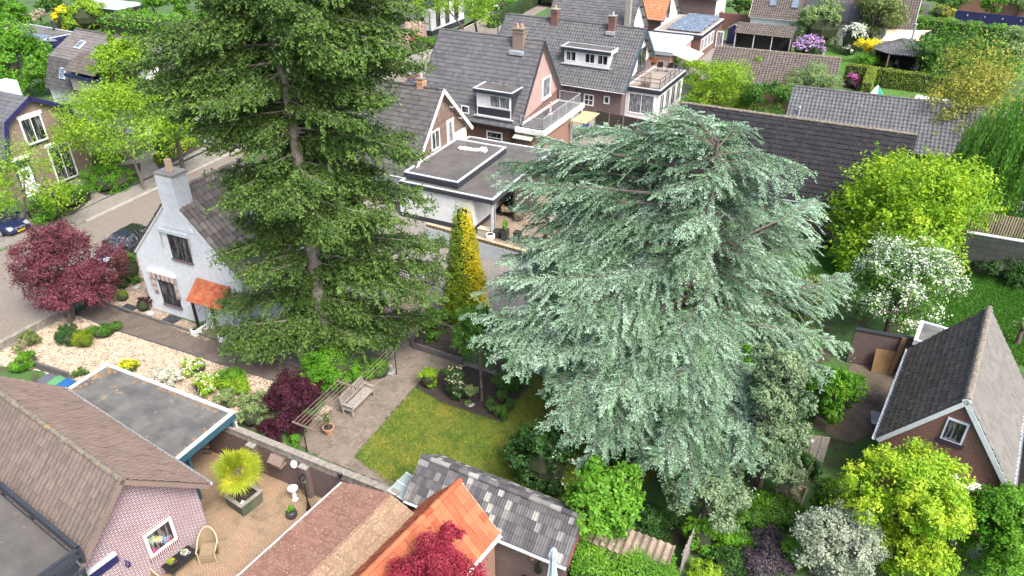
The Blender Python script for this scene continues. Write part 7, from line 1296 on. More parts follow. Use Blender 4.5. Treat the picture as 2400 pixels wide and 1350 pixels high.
# porch planter boxes
for (u, v, l) in ((470, 777, 'white trough with plants at the foot of the dark porch post'), (535, 793, 'white trough right of the porch pier')):
    o = root('trough', l, 'planter', P(u, v, 0), 64.6); mb = MB(); mb.bx(-.5, .5, -.17, .17, 0, .36); mb.build('box', M['render'], o); mb = MB(); mb.bx(-.44, .44, -.12, .12, .36, .37); mb.build('soil', M['darksoil'], o); r = np.random.default_rng(int(u)); n = 260; q = np.stack([r.uniform(-.42, .42, n), r.uniform(-.12, .12, n), .38 + .12 * r.random(n)], 1); mb = MB(); mb.quads(leaves_at(q, np.tile([0, 0, 1.], (n, 1)), .06, r), r.random(n)); mb.build('plants', M['lf_mid'], o)
# street lamp
b_ = (155, 547); g = P(*b_, 0); h1 = zat(b_, (127, 458)); h2 = h1 + .55
hd = P(80, 428, h2 + .1) - g; hd = hd * (1, 1, 0); hl = min(np.linalg.norm(hd), 1.3); hd = nrm(hd)
o = root('street_lamp', 'black curved street lamp with a pale head behind the purple red maple', 'street lamp', g); mb = MB(); pts = [(0, 0, 0), (0, 0, 1.0), (0, 0, h1)] + [tuple(hd * hl * .8 * (1 - math.cos(t)) + np.array([0, 0, h1 + .55 * math.sin(t)])) for t in np.linspace(.3, 1.5, 6)]; mb.tube(pts, [.06, .05, .042] + [.032] * 6, 8); mb.build('pole', M['black'], o)
e = np.array(pts[-1]); s_ = np.cross(hd, [0, 0, 1.]); mb = MB(); mb.add([e + s_ * .06 + (0, 0, .04), e - s_ * .06 + (0, 0, .04), e + hd * .55 - s_ * .13 + (0, 0, .0), e + hd * .55 + s_ * .13, e + s_ * .06 - (0, 0, .05), e - s_ * .06 - (0, 0, .05), e + hd * .55 - s_ * .13 - (0, 0, .06), e + hd * .55 + s_ * .13 - (0, 0, .06)], [(0, 1, 2, 3), (7, 6, 5, 4), (0, 4, 5, 1), (1, 5, 6, 2), (2, 6, 7, 3), (3, 7, 4, 0)]); mb.build('lamp_head', M['lightgrey'], o)
g = P(1167, 83, 0); o = root('street_lamp', 'thin black street lamp column on the far street', 'street lamp', g); mb = MB(); mb.tube([(0, 0, 0), (0, 0, 3.8)], [.07, .05], 8); mb.build('pole', M['black'], o); mb = MB(); mb.bx(-.5, .1, -.1, .1, 3.8, 3.9); mb.build('lamp_head', M['lightgrey'], o)
# low relief wall and garden gate at the street
a = P(-60, 855, 0); b = P(150, 742, 0); d = b - a; F = Frame('low_wall', 'low wall of concrete relief blocks along the street', 'wall', a[0], a[1], math.degrees(math.atan2(d[1], d[0]))); relief(F, 0, np.linalg.norm(d), .12, .34); mb = MB(); mb.bx(0, np.linalg.norm(d), -.11, .11, 0, .12); mb.build('footing', M['conc'], F.o)
a = P(181, 736, 0); b = P(223, 712, 0); d = b - a; L = np.linalg.norm(d); o = root('garden_gate', 'low wrought iron garden gate under the purple red maple', 'gate', a, math.degrees(math.atan2(d[1], d[0]))); mb = MB()
for z in (.08, .85): mb.bx(0, L, -.015, .015, z, z + .04)
for k in range(int(L / .1) + 1): mb.bx(k * .1, k * .1 + .014, -.008, .008, .1, .86 + .1 * math.sin(k * .1 / L * 3.1))
mb.build('panel', M['black'], o)
for x in (-.08, L + .02): mb = MB(); mb.bx(x, x + .07, -.035, .035, 0, 1.05); mb.build('post', M['black'], o)
mb = MB(); a = P(86, 863, 0); b = P(166, 890, 0); d = b - a; mb.bx(0, np.linalg.norm(d), -.06, .06, 0, .45); o = mb.build('retaining_edge', M['edging']); o.location = a; o.rotation_euler = (0, 0, math.atan2(d[1], d[0])); tag(o, 'dark low retaining edge behind the wheelie bins', 'edging')
# --- cars
M['carblue'] = mat('dark_blue_car_paint', (.012, .02, .075), None, 2, .22, spec=.8); M['carblack'] = mat('black_car_paint', (.012, .013, .016), None, 2, .22, spec=.8); M['carred'] = mat('dark_red_car_paint', (.16, .01, .015), None, 2, .25)
M['tyre'] = mat('tyre', (.015, .015, .015), None, 5, .9); M['headlamp'] = mat('headlamp', (.55, .58, .62), None, 5, .15, metal=.3)
def car(u, v, yaw, paint, label, z=0., plate=True):
    p = P(u, v, z); o = root('parked_car', label, 'car', p, yaw, 'cars parked in the street'); Lc, Wc = 4.5, .9
    st = [(-2.25, .30, .62, .70), (-2.15, .22, .80, .80), (-1.7, .2, .92, .86), (-.9, .2, .93, .9), (.6, .2, .90, .9), (1.3, .2, .84, .89), (1.9, .22, .74, .84), (2.18, .26, .62, .74), (2.27, .32, .5, .62)]
    V = []
    for x, z0, z1, w_ in st: V += [(x, -w_ * .93, z0), (x, -w_, (z0 + z1) * .45), (x, -w_ * .96, z1 - .1), (x, -w_ * .78, z1), (x, 0, z1 + .035), (x, w_ * .78, z1), (x, w_ * .96, z1 - .1), (x, w_, (z0 + z1) * .45), (x, w_ * .93, z0)]
    n = 9; F = [(i * n + k, (i + 1) * n + k, (i + 1) * n + (k + 1) % n, i * n + (k + 1) % n) for i in range(len(st) - 1) for k in range(n)] + [tuple(range(n)), tuple(range(len(V) - 1, len(V) - n - 1, -1))]
    mb = MB(); mb.add(V, F); mb.build('body', M[paint], o, smooth=True)
    cs = [(-1.95, .90, .93, .70, .70), (-1.25, .90, 1.38, .76, .60), (-.2, .90, 1.44, .78, .60), (.35, .88, 1.36, .78, .58), (1.25, .84, .87, .74, .70)]; V = []
    for x, z0, z1, w0, w1 in cs: V += [(x, -w0, z0), (x, -w1, z1), (x, w1, z1), (x, w0, z0)]
    mb = MB(); mb.add(V, [(i * 4 + k, (i + 1) * 4 + k, (i + 1) * 4 + k + 1, i * 4 + k + 1) for i in range(4) for k in range(3)]); mb.build('windows', M['glass'], o)
    mb = MB(); mb.add([(-1.2, -.57, 1.392), (-.2, -.57, 1.455), (.3, -.55, 1.385), (.3, .55, 1.385), (-.2, .57, 1.455), (-1.2, .57, 1.392)], [(0, 1, 4, 5), (1, 2, 3, 4)]);
    for sg in (-1, 1):
        for (x0, zz0, w0), (x1, zz1, w1) in (((-1.25, 1.38, .61), (-1.95, .93, .71)), ((.35, 1.36, .59), (1.25, .87, .71)), ((-.35, .92, .79), (-.35, 1.43, .61)), ((-1.25, 1.39, .61), (.35, 1.37, .59))): mb.beam((x0, sg * w0, zz0), (x1, sg * w1, zz1), .05, .05)
    mb.build('roof', M[paint], o)
    for x in (-1.4, 1.4):
        for sg in (-1, 1):
            w_ = MB().lathe([(.2, -.1), (.32, -.1), (.33, -.05), (.33, .05), (.32, .1), (.2, .1)], (0, 0, 0), 18).build('wheel', M['tyre'], o); w_.location = (x, sg * .82, .33); w_.rotation_euler = (R_(90), 0, 0); rm = MB().lathe([(.2, -.105), (.2, .105)], (0, 0, 0), 10).build('rim', M['zinc'], w_)
    for sg in (-1, 1): mb = MB(); mb.obox((1.98, sg * .44, .60), (.25, 0, -.06), (0, sg * .32, 0), (-.06, 0, .13)); mb.build('headlight', M['headlamp'], o)
    for sg in (-1, 1): mb = MB(); mb.obox((2.255, sg * .04, .46), (.04, 0, 0), (0, sg * .27, 0), (-.02, 0, .14)); mb.build('grille', M['headlamp'], o)
    for sg in (-1, 1): mb = MB(); mb.obox((2.285, sg * .06, .475), (.02, 0, 0), (0, sg * .23, 0), (-.02, 0, .11)); mb.build('grille_slot', M['black'], o)
    if plate: mb = MB(); mb.bx(2.29, 2.31, -.26, .26, .30, .41); pl = mb.build('number_plate', mat('plate_yellow', (.75, .52, .02), None, 3, .5), o); mb = MB(); [mb.bx(2.311, 2.313, -.2 + .075 * k, -.16 + .075 * k, .325, .385) for k in range(6)]; mb.build('plate_characters', M['black'], pl)
    for sg in (-1, 1): mb = MB(); mb.bx(.75, .95, sg * .88, sg * 1.06, .88, 1.0); mb.build('mirror', M[paint], o)
f = P(50, 540, .3); c = f - ang(-24) * 2.25
def uvof(q): q = np.asarray(q, float) - _C; return 1200 + FPX * (q @ _R) / (q @ _F), 675 - FPX * (q @ _U) / (q @ _F)
car(*uvof((c[0], c[1], 0)), -24, 'carblue', 'dark blue parked car with yellow number plate at the left edge')
c = P(285, 615, 0) ; c = P(300, 600, .0); car(304, 590, -115, 'carblack', 'black parked car half hidden behind the white cottage', plate=False)
car(985, 208, 65, 'carred', 'dark red car just showing behind the brick house with square dormer')
# --- neighbour's white boundary wall and patio things
zt = 1.3; a = P(1000, 523, zt); b = P(1290, 604, zt); d = b - a; L = np.linalg.norm(d); F = Frame('boundary_wall', 'white rendered boundary wall with an ornamental brown coping', 'wall', a[0], a[1], math.degrees(math.atan2(d[1], d[0])))
mb = MB(); mb.bx(0, L, -.12, .12, 0, zt - .26); mb.build('wall', M['lightgrey'], F.o); mb = MB(); n = int(L / .28)
for k in range(n): x = k * .28; mb.bx(x, x + .05, -.09, .09, zt - .26, zt - .03, .1); mb.bx(x + .11, x + .20, -.1, .1, zt - .22, zt - .08, .9)
mb.bx(0, L, -.13, .13, zt - .03, zt + .02, .8); mb.bx(0, L, -.07, .07, zt - .258, zt - .03, .0); mb.build('ornamental_coping', mat('coping', (.32, .25, .14), None, 3, .9, tint=((.10, .07, .045), (.55, .46, .30))), F.o)
pot('plant_pot', 'white round pot with a red inside on the neighbour patio', 1149, 562, [(.18, 0), (.30, .12), (.34, .28), (.30, .42), (.24, .45), (.2, .38)], 'white', None)
SQ = [(.28, 0), (.32, .8), (.27, .8), (.26, .72)]
pot('planter', 'tall square dark planter with a leafy green shrub', 1184, 562, SQ, 'darkpot', 1, n=4, sq=math.pi / 4 + R_(GY), ps=.3, ph=.4, cnt=900, ls=.1, cat='planter'); pot('planter', 'tall square black planter without a visible plant', 1213, 568, SQ, 'black', None, n=4, sq=math.pi / 4 + R_(GY), cat='planter')
pot('plant_pot', 'wide grey barrel pot behind the carport post', 1167, 555, [(.24, 0), (.32, .3), (.34, .5), (.3, .5), (.28, .42)], 'darkpot', None)
o = root('papasan_chair', 'round wicker bowl chair on the neighbour patio', 'garden chair', P(1222, 523, 0), 200); w_ = MB().lathe([(.1, 0), (.35, .08), (.5, .25), (.52, .27), (.48, .27), (.33, .12), (.05, .06)], (0, 0, 0), 20).build('bowl', M['wicker'], o); w_.location = (0, 0, .45); w_.rotation_euler = (R_(50), 0, 0)
for k in range(4): a_ = k * 1.57 + .8; mb = MB(); mb.tube([(.3 * math.cos(a_), .3 * math.sin(a_), 0), (.12 * math.cos(a_), .12 * math.sin(a_), .45)], .015, 5); mb.build('leg', M['black'], o)
o = root('log_rack', 'black rack holding split logs on the neighbour patio', 'log rack', P(1187, 507, 0), GY)
for k in range(11): mb = MB(); mb.tube([(-.3 + .13 * (k % 5), -.2, .5 + .12 * (k // 5)), (-.3 + .13 * (k % 5), .2, .5 + .12 * (k // 5))], .06, 7); mb.build('log', M['terracotta'], o)
for x in (-.38, .34): mb = MB(); mb.bx(x, x + .04, -.2, -.16, 0, .8); mb.bx(x, x + .04, .16, .2, 0, .8); mb.bx(x, x + .04, -.2, .2, .38, .42); mb.build('leg', M['black'], o)
mb = MB(); mb.bx(-.4, .4, -.2, .2, .4, .43); mb.build('shelf', M['black'], o)
o = MB().bx(-.45, .45, -.22, .22, 0, .38).bx(-.48, .48, -.25, .25, .38, .44).build('storage_box', mat('cream_box', (.52, .47, .38), None, 3, .7)); o.location = P(1137, 548, 0); o.rotation_euler = (0, 0, R_(GY)); tag(o, 'cream storage box next to the white round pot', 'box')
o = root('motor_scooter', 'small red machine parked under the neighbour carport', 'scooter', P(1144, 503, 0), 30); mb = MB(); mb.lathe([(.1, .2), (.24, .3), (.22, .6), (.05, .7)], (0, 0, 0), 10); mb.build('body', mat('red_metal', (.35, .02, .02), None, 3, .4), o)
for x in (-.35, .35): w_ = MB().lathe([(.1, -.05), (.17, -.05), (.17, .05), (.1, .05)], (0, 0, 0), 14).build('wheel', M['tyre'], o); w_.location = (x, 0, .17); w_.rotation_euler = (R_(90), 0, 0)
mb = MB(); mb.tube([(.3, 0, .3), (.25, 0, .8), (.2, .2, .85)], .015, 5); mb.build('handlebar', M['black'], o)
# --- courtyard between the brick houses
def plainwall(u0, v0, u1, v1, z, h, m, name, label, cat, th=.1, zbase=0, atz=True):
    a = P(u0, v0, z); b = P(u1, v1, z); d = b - a; L = np.linalg.norm(d); F = Frame(name, label, cat, a[0], a[1], math.degrees(math.atan2(d[1], d[0]))); mb = MB(); mb.bx(0, L, -th / 2, th / 2, zbase, h); mb.build('panel', M[m], F.o); return F, L
F, L = plainwall(1397, 258, 1530, 285, 1.9, 1.9, 'dkboards', 'fence', 'dark brown board fence behind the brick house with a terrace', 'fence')
for k in range(5): mb = MB(); mb.bx(k * L / 4 - .05, k * L / 4 + .05, -.1, -.052, 0, 1.95); mb.build('post', M['wood'], F.o)
o = root('barrel', 'upright blue plastic barrel under the balcony overhang', 'barrel', P(1372, 309, 0)); mb = MB(); mb.lathe([(.26, 0), (.29, .1), (.3, .5), (.29, .9), (.22, 1.0)], (0, 0, 0), 16); mb.build('drum', mat('blue_drum', (.02, .03, .30), None, 3, .4), o); mb = MB(); mb.lathe([(.23, 1.0), (.23, 1.04)], (0, 0, 0), 16); mb.build('lid', M['navy'], o)
def chair(u, v, yaw, label, m, z=0., group=None):
    p = P(u, v, z); o = root('garden_chair', label, 'garden chair', p, yaw, group); mb = MB(); mb.bx(-.26, .26, -.26, .24, .40, .45); mb.build('seat', M[m], o); mb = MB(); mb.obox((-.26, .22, .45), (.52, 0, 0), (0, .18, .55), (0, .04, -.015)); mb.build('backrest', M[m], o)
    for x in (-.25, .22):
        for y in (-.25, .22): mb = MB(); mb.bx(x, x + .03, y, y + .03, 0, .4); mb.build('leg', M['black'], o)
    for x in (-.28, .25): mb = MB(); mb.bx(x, x + .03, -.25, .3, .62, .65); mb.bx(x, x + .03, -.25, -.22, .45, .62); mb.build('armrest', M[m], o)
    return o
chair(1394, 322, 100, 'tan garden chair by the blue barrel', 'terracotta'); chair(1440, 305, 200, 'pale garden chair near the brown board fence', 'lightgrey')
o = root('patio_table', 'pale square table in the courtyard near the cedar top', 'table', P(1415, 318, 0), GY); mb = MB(); mb.bx(-.5, .5, -.4, .4, .7, .74); mb.build('tabletop', M['lightgrey'], o)
for x in (-.45, .41):
    for y in (-.35, .31): mb = MB(); mb.bx(x, x + .04, y, y + .04, 0, .7); mb.build('leg', M['lightgrey'], o)
# --- terrace furniture
tz_ = 3.02
chair(1546, 166, 170, 'black lounge chair, left one on the roof terrace', 'black', tz_, 'black chairs on the roof terrace'); chair(1567, 168, 190, 'black lounge chair, right one on the roof terrace', 'black', tz_, 'black chairs on the roof terrace')
def lattice(u, v, yaw, w, h, label, m, z=0., box=True, ht=.0):
    p = P(u, v, z); o = root('trellis_planter' if box else 'trellis', label, 'trellis', p, yaw)
    if box: mb = MB(); mb.bx(-w / 2, w / 2, -.18, .18, 0, .35); mb.build('box', M['wood'], o)
    mb = MB(); k = int((w + h) / .17)
    for i in range(k):
        s_ = -w / 2 - h + i * .17 * 1.0
        for sg in (1, -1):
            x0, z0, x1, z1 = s_ + i * .0, 0, s_ + h, h
            if sg < 0: x0, x1 = x1, x0
            pts = []
            for t in np.linspace(0, 1, 12): x = x0 + (x1 - x0) * t; 
            lo = max(0, (-w / 2 - x0) / (x1 - x0)) if x1 > x0 else max(0, (w / 2 - x0) / (x1 - x0)); hi = min(1, (w / 2 - x0) / (x1 - x0)) if x1 > x0 else min(1, (-w / 2 - x0) / (x1 - x0))
            if hi > lo: mb.beam((x0 + (x1 - x0) * lo, 0, .35 + h * lo), (x0 + (x1 - x0) * hi, 0, .35 + h * hi), .02, .015, up=(0, 1, 0))
    for x in (-w / 2, w / 2): mb.bx(x - .02, x + .02, -.02, .02, 0, .38 + h)
    mb.bx(-w / 2, w / 2, -.02, .02, .35 + h, .39 + h); mb.build('lattice', M[m], o)
lattice(1513, 202, GY, .9, .9, 'wooden planter with lattice at the near corner of the roof terrace', 'wood', tz_)
lattice(1552, 150, GY, 1.9, .8, 'dark lattice screen at the back of the roof terrace', 'black', tz_, False)
def terr(name, label, u, v, lm, s=.4, h=.4):
    p = P(u, v, tz_); o = root(name, label, 'plant', p); r = np.random.default_rng(int(u + v)); q, d, t, _, _ = crown_cloud(r, (0, 0, h + .15), (s, s, h), 600, 6, core=.1); mb = MB(); mb.quads(leaves_at(q, d, .14, r), t); mb.build('foliage', M[lm], o); mb = MB(); mb.lathe([(.15, 0), (.2, .3)], (0, 0, 0), 10); mb.build('pot', M['darkpot'], o)
terr('potted_plant', 'rusty leaved potted plant on the left of the roof terrace', 1529, 152, 'lf_rust'); terr('potted_plant', 'green potted shrub behind the black lounge chairs', 1585, 158, 'lf_mid')
# --- garden house, sail, tents, person
F = Frame('playhouse', 'narrow dark blue garden shed with a white gable trim', 'shed', *P2(1716, 104, 0), GY); mb = MB(); mb.prism([(-.8, 0), (.8, 0), (.8, 1.9), (0, 2.45), (-.8, 1.9)], 'y', 0, 1.8); mb.build('wall', M['navy'], F.o); mb = MB()
for sg in (-1, 1): mb.beam((sg * .95, -.03, 1.86), (0, -.03, 2.52), .06, .12, up=(0, 1, 0))
mb.build('barge_board', M['white'], F.o); mb = MB()
for sg in (-1, 1): mb.obox((0, -.1, 2.5), (sg * 1.0, 0, -.69), (0, 2, 0), (0, 0, .05))
mb.build('roof', M['anthracite'], F.o)
mb = MB(); A = [P(2073, 67, 3.0), P(2181, 71, 3.0), P(2165, 96, 2.4), P(2062, 96, 2.4)]; c = sum(A) / 4; n = 12; V = []
for i in range(n + 1):
    for j in range(n + 1):
        s_, t = i / n, j / n; q = (A[0] * (1 - s_) + A[1] * s_) * (1 - t) + (A[3] * (1 - s_) + A[2] * s_) * t; k = 1 - .16 * (math.sin(math.pi * s_) + math.sin(math.pi * t)) * (.5 + .5 * max(abs(s_ - .5), abs(t - .5)) * 2); q = c + (q - c) * np.array([k, k, 1]) - np.array([0, 0, .35 * math.sin(math.pi * s_) * math.sin(math.pi * t)]); V.append(q - c)
mb.add(V, [(i * (n + 1) + j, (i + 1) * (n + 1) + j, (i + 1) * (n + 1) + j + 1, i * (n + 1) + j + 1) for i in range(n) for j in range(n)])
o = root('shade_sail', 'cream shade sail stretched behind the garden pavilion', 'shade sail', c * (1, 1, 0)); w_ = mb.build('sail', mat('sail_cloth', (.62, .52, .36), None, 2, .85), o); w_.location = (0, 0, c[2])
for q in (A[1], A[0]): mb = MB(); e = q - c; mb.tube([(e[0] * 1.05, e[1] * 1.05, 0), (e[0], e[1], 3.1)], .07, 7); mb.build('pole', M['greywood'], o)
c = P(2050, 232, 0); o = root('play_tent', 'small white and green pointed play tent behind the outbuilding ridge', 'tent', c, GY); mb = MB(); mb.add([(-1, -1, 0), (1, -1, 0), (1, 1, 0), (-1, 1, 0), (0, 0, 1.5)], [(0, 1, 4), (3, 0, 4), (2, 3, 4)]); mb.build('canvas', M['white'], o); mb = MB(); mb.add([(1, -1, 0), (1, 1, 0), (0, 0, 1.5), (.3, -1.005, 0), (1.0, -1.005, 0), (0, -.005, 1.505)], [(0, 1, 2), (3, 4, 5)]); mb.build('green_panel', mat('green_canvas', (.02, .30, .19), None, 3, .8), o)
F, L = plainwall(2146, 226, 2226, 238, 1.0, 1.0, 'white', 'garden_screen', 'low white screen panel behind the outbuilding roof', 'screen', 1.4, .9)
def person(u, v, yaw, label, seated, shirt, trous, z=0., k=1.):
    p = P(u, v, z); o = root('person', label, 'person', p, yaw); hip = .48 if seated else .92
    me = bpy.data.meshes.new('body'); kn = [(.1, -.42, .5), (-.1, -.42, .5)] if seated else [(.1, 0, .5), (-.1, -.02, .5)]; ft = [(.1, -.45, .06), (-.1, -.42, .06)] if seated else [(.11, 0, .06), (-.11, -.04, .06)]
    V = [(0, 0, hip), (0, 0, hip + .28), (0, 0, hip + .5), (0, 0, hip + .60), (0, -.01, hip + .72), (.1, -.02, hip), (-.1, -.02, hip), kn[0], kn[1], ft[0], ft[1], (.19, 0, hip + .47), (-.19, 0, hip + .47), (.25, -.05, hip + .22), (-.25, -.05, hip + .22), (.18, -.25, hip + .12), (-.18, -.25, hip + .12), (ft[0][0], ft[0][1] - .15, .04), (ft[1][0], ft[1][1] - .15, .04), (.16, -.33, hip + .10), (-.16, -.33, hip + .10)]
    E = [(0, 1), (1, 2), (2, 3), (3, 4), (0, 5), (0, 6), (5, 7), (6, 8), (7, 9), (8, 10), (2, 11), (2, 12), (11, 13), (12, 14), (13, 15), (14, 16), (9, 17), (10, 18), (15, 19), (16, 20)]
    R = [.13, .12, .13, .055, .105, .09, .09, .065, .065, .045, .045, .06, .06, .045, .045, .03, .03, .035, .035, .035, .035]
    me.from_pydata([tuple(k * x for x in q) for q in V], E, []); b = bpy.data.objects.new('body', me); COL.objects.link(b); b.parent = o; md = b.modifiers.new('skin', 'SKIN'); me.skin_vertices[0].data[0].use_root = True
    for i, q in enumerate(R): me.skin_vertices[0].data[i].radius = (q * k, q * k * .85)
    b.modifiers.new('sub', 'SUBSURF').levels = 1; b.modifiers['sub'].render_levels = 1; me.materials.append(mat('skin_tone', (.45, .27, .2), None, 3, .6))
    mb = MB(); mb.lathe([(.15 * k, (hip - .05) * k), (.16 * k, (hip + .2) * k), (.17 * k, (hip + .42) * k), (.08 * k, (hip + .55) * k)], (0, 0, 0), 12)
    for sg in (-1, 1): mb.tube([(sg * .18 * k, 0, (hip + .47) * k), (sg * .255 * k, -.05 * k, (hip + .22) * k)], [.08 * k, .065 * k], 8)
    mb.build('shirt', M[shirt], o); mb = MB(); mb.lathe([(.112 * k, (hip + .70) * k), (.122 * k, (hip + .78) * k), (.09 * k, (hip + .86) * k), (.02 * k, (hip + .89) * k)], (0, .015, 0), 12); mb.build('hair', M['bark'], o)
    mb = MB(); [mb.tube([tuple(k * x for x in V[a]), tuple(k * x for x in V[b2])], [.1 * k, .08 * k], 8) for a, b2 in ((5, 7), (6, 8))]; mb.build('trousers', M[trous], o); mb = MB(); mb.tube([(-.012 * k, -.10 * k, (hip + .72) * k), (-.0, -.125 * k, (hip + .69) * k)], [.01, .014], 5); mb.build('nose', me.materials[0], o)
M['shirtblue'] = mat('pale_blue_shirt', (.32, .42, .60), None, 3, .9); M['pink'] = mat('pink_cloth', (.62, .06, .13), None, 3, .9)
o = chair(2097, 163, 20, 'dark chair under the person in the pavilion', 'black')
person(2097, 163, 20, 'person in a pale blue shirt sitting in the shade of the pavilion', True, 'shirtblue', 'navy')
person(2184, 190, 0, 'small person in pink standing right of the pavilion behind the yew hedge', False, 'pink', 'navy', k=.72)
chair(2140, 172, 200, 'beige cushioned chair at the front of the pavilion', 'lightgrey')
# --- fences and walls on the far right
F, L = plainwall(2242, 24, 2420, 42, 1.9, 1.9, 'navy', 'fence', 'long black panel fence at the top right behind the tall hedge', 'fence')
for k in range(4): mb = MB(); mb.bx(1.5 + k * 2.2, 1.62 + k * 2.2, -.08, -.052, 1.3, 1.5); mb.build('garden_light', M['lightgrey'], F.o)
F, L = plainwall(2108, 0, 2182, 8, 1.9, 1.9, 'greywood', 'fence', 'grey slatted fence panel at the top edge', 'fence')
for k in range(9): mb = MB(); mb.bx(0, L, -.08, -.052, .1 + k * .2, .22 + k * .2); mb.build('slat', M['greywood'], F.o)
F, L = plainwall(2250, -14, 2480, 10, 2.6, 2.6, 'brickorange', 'brick_wall', 'brown brick house wall in the top right corner', 'wall', .3)
F, L = plainwall(1590, 20, 1765, 36, 2.2, 2.2, 'brickred', 'brick_wall', 'brick wall between the purple brick house and the long white house', 'wall', .3)
a = P(2235, 632, 0); b = P(2430, 668, 0); d = b - a; L = np.linalg.norm(d); hR = zat((2301, 643), (2301, 556)); F = Frame('retaining_wall', 'high dark garden wall under the vertical slat fence', 'wall', a[0], a[1], math.degrees(math.atan2(d[1], d[0])))
M['darkwall'] = brick('dark_slab_wall', (.035, .04, .038), (.055, .06, .055), (.02, .02, .02), .9, .45, .02, spots=(.04, .08, .03), sp_scale=.9)
mb = MB(); mb.bx(0, L + 3, 0, .2, 0, hR); mb.build('wall', M['darkwall'], F.o); mb = MB(); mb.bx(0, L + 3, -.03, .23, hR, hR + .06); mb.build('coping', M['lightgrey'], F.o)
F2b = Frame('slat_fence', 'fence of thin pale vertical slats behind the dark garden wall', 'fence', a[0], a[1], math.degrees(math.atan2(d[1], d[0]))); mb = MB()
for k in range(int((L + 3) / .14)): mb.bx(k * .14, k * .14 + .07, 1.2, 1.23, 0, hR + 1.0, rg.random())
mb.build('slats', mat('pale_slats', (.36, .28, .20), None, 3, .85, tint=((.26, .20, .15), (.45, .36, .27))), F2b.o); mb = MB(); mb.bx(0, L + 3, 1.235, 1.28, hR + .5, hR + .6); mb.bx(0, L + 3, 1.235, 1.28, .8, .9); mb.build('rail', M['wood'], F2b.o)
a = P(1998, 852, 0); b = P(2125, 876, 0); d = b - a; L = np.linalg.norm(d); F = Frame('garden_wall', 'dark brick wall with plywood leaning on it, left of the brick cottage', 'wall', a[0], a[1], math.degrees(math.atan2(d[1], d[0]))); mb = MB(); mb.bx(-.3, L + 1, 0, .22, 0, 2.0); mb.build('wall', M['brickdark'], F.o); mb = MB(); mb.bx(-.3, L + 1, -.03, .25, 2.0, 2.06); mb.build('coping', M['anthracite'], F.o)
M['ply'] = mat('plywood', (.30, .19, .09), (.24, .15, .07), 3, .8)
a = P(2041, 872, 0); b = P(2083, 878, 0); d = b - a; F = Frame('plywood_sheet', 'plywood sheet leaning against the dark brick wall', 'board', a[0], a[1], math.degrees(math.atan2(d[1], d[0]))); mb = MB(); mb.obox((0, 0, 0), (1.0, 0, 0), (0, .28, 1.25), (0, .02, -.005)); mb.build('sheet', M['ply'], F.o); mb = MB(); mb.obox((.75, -.03, 0), (.22, 0, 0), (.25, .3, 2.1), (0, .03, 0)); mb.build('plank', M['ply'], F.o)
o = root('wheelbarrow', 'metal wheelbarrow by the gutter of the brick cottage', 'wheelbarrow', P(2050, 1005, 0), 70); mb = MB(); mb.add([(-.25, -.2, .3), (.25, -.2, .3), (.25, .2, .3), (-.25, .2, .3), (-.42, -.3, .58), (.5, -.3, .62), (.5, .3, .62), (-.42, .3, .58)], [(3, 2, 1, 0), (0, 1, 5, 4), (1, 2, 6, 5), (2, 3, 7, 6), (3, 0, 4, 7)]); mb.build('tray', M['zinc'], o); w_ = MB().lathe([(.1, -.04), (.18, -.04), (.18, .04), (.1, .04)], (0, 0, 0), 14).build('wheel', M['tyre'], o); w_.location = (.5, 0, .18); w_.rotation_euler = (R_(90), 0, 0)
for y in (-.22, .22): mb = MB(); mb.tube([(.5, y * .3, .18), (-.2, y, .34), (-.9, y * 1.3, .5)], .016, 5); mb.tube([(-.25, y, .3), (-.3, y, 0)], .014, 5); mb.build('handle', M['wood'], o)
# twig heap
r = np.random.default_rng(9); mb = MB()
for k in range(150): q = r.normal(0, .35, 2); a_ = r.random() * 6.28; L = r.uniform(.3, .7); mb.tube([(q[0], q[1], .03 + .25 * r.random()), (q[0] + L * math.cos(a_) * .5, q[1] + L * math.sin(a_) * .5, .15 + .35 * r.random()), (q[0] + L * math.cos(a_), q[1] + L * math.sin(a_), .05 + .3 * r.random())], .007, 3, caps=False)
o = mb.build('twig_heap', M['palebark']); o.location = P(2050, 945, 0); tag(o, 'heap of dry pruned twigs left of the brick cottage', 'twigs', kind='stuff')
# woven fence panel and other timber
a = P(1868, 1092, 0); b = P(1925, 1100, 0); d = b - a; L = np.linalg.norm(d); F = Frame('woven_fence', 'weathered woven fence panel with a small white tag beside the cypress', 'fence', a[0], a[1], math.degrees(math.atan2(d[1], d[0]))); 
for k in range(6): mb = MB(); x = k * L / 6; mb.bx(x, x + L / 6 - .015, -.015 + .02 * (k % 2), .005 + .02 * (k % 2), .05, 1.8); mb.build('board', M['greywood'], F.o)
for z in (.3, 1.0, 1.6): mb = MB(); mb.bx(0, L, .045, .075, z, z + .08); mb.build('crossbar', M['wood'], F.o)
mb = MB(); mb.bx(.25, .38, -.03, -.018, 1.45, 1.6); mb.build('tag', M['white'], F.o)
a = P(1592, 1350, 0); b = P(1632, 1262, 0); d = b - a; L = np.linalg.norm(d); F = Frame('plank_fence', 'old grey plank fence overgrown by ivy at the bottom centre right', 'fence', a[0], a[1], math.degrees(math.atan2(d[1], d[0])))
for k in range(int(L / .15)): mb = MB(); h_ = 1.35 + .08 * math.sin(k * 2.2); mb.bx(k * .15, k * .15 + .135, -.012, .012, 0, h_); mb.build('board', M['greywood'], F.o)
for z in (.3, 1.1): mb = MB(); mb.bx(0, L, .014, .06, z, z + .09); mb.build('rail', M['greywood'], F.o)
o = root('timber_edging', 'L shaped timber bed edging by the cypress foot', 'edging', P(1890, 1152, 0)); 
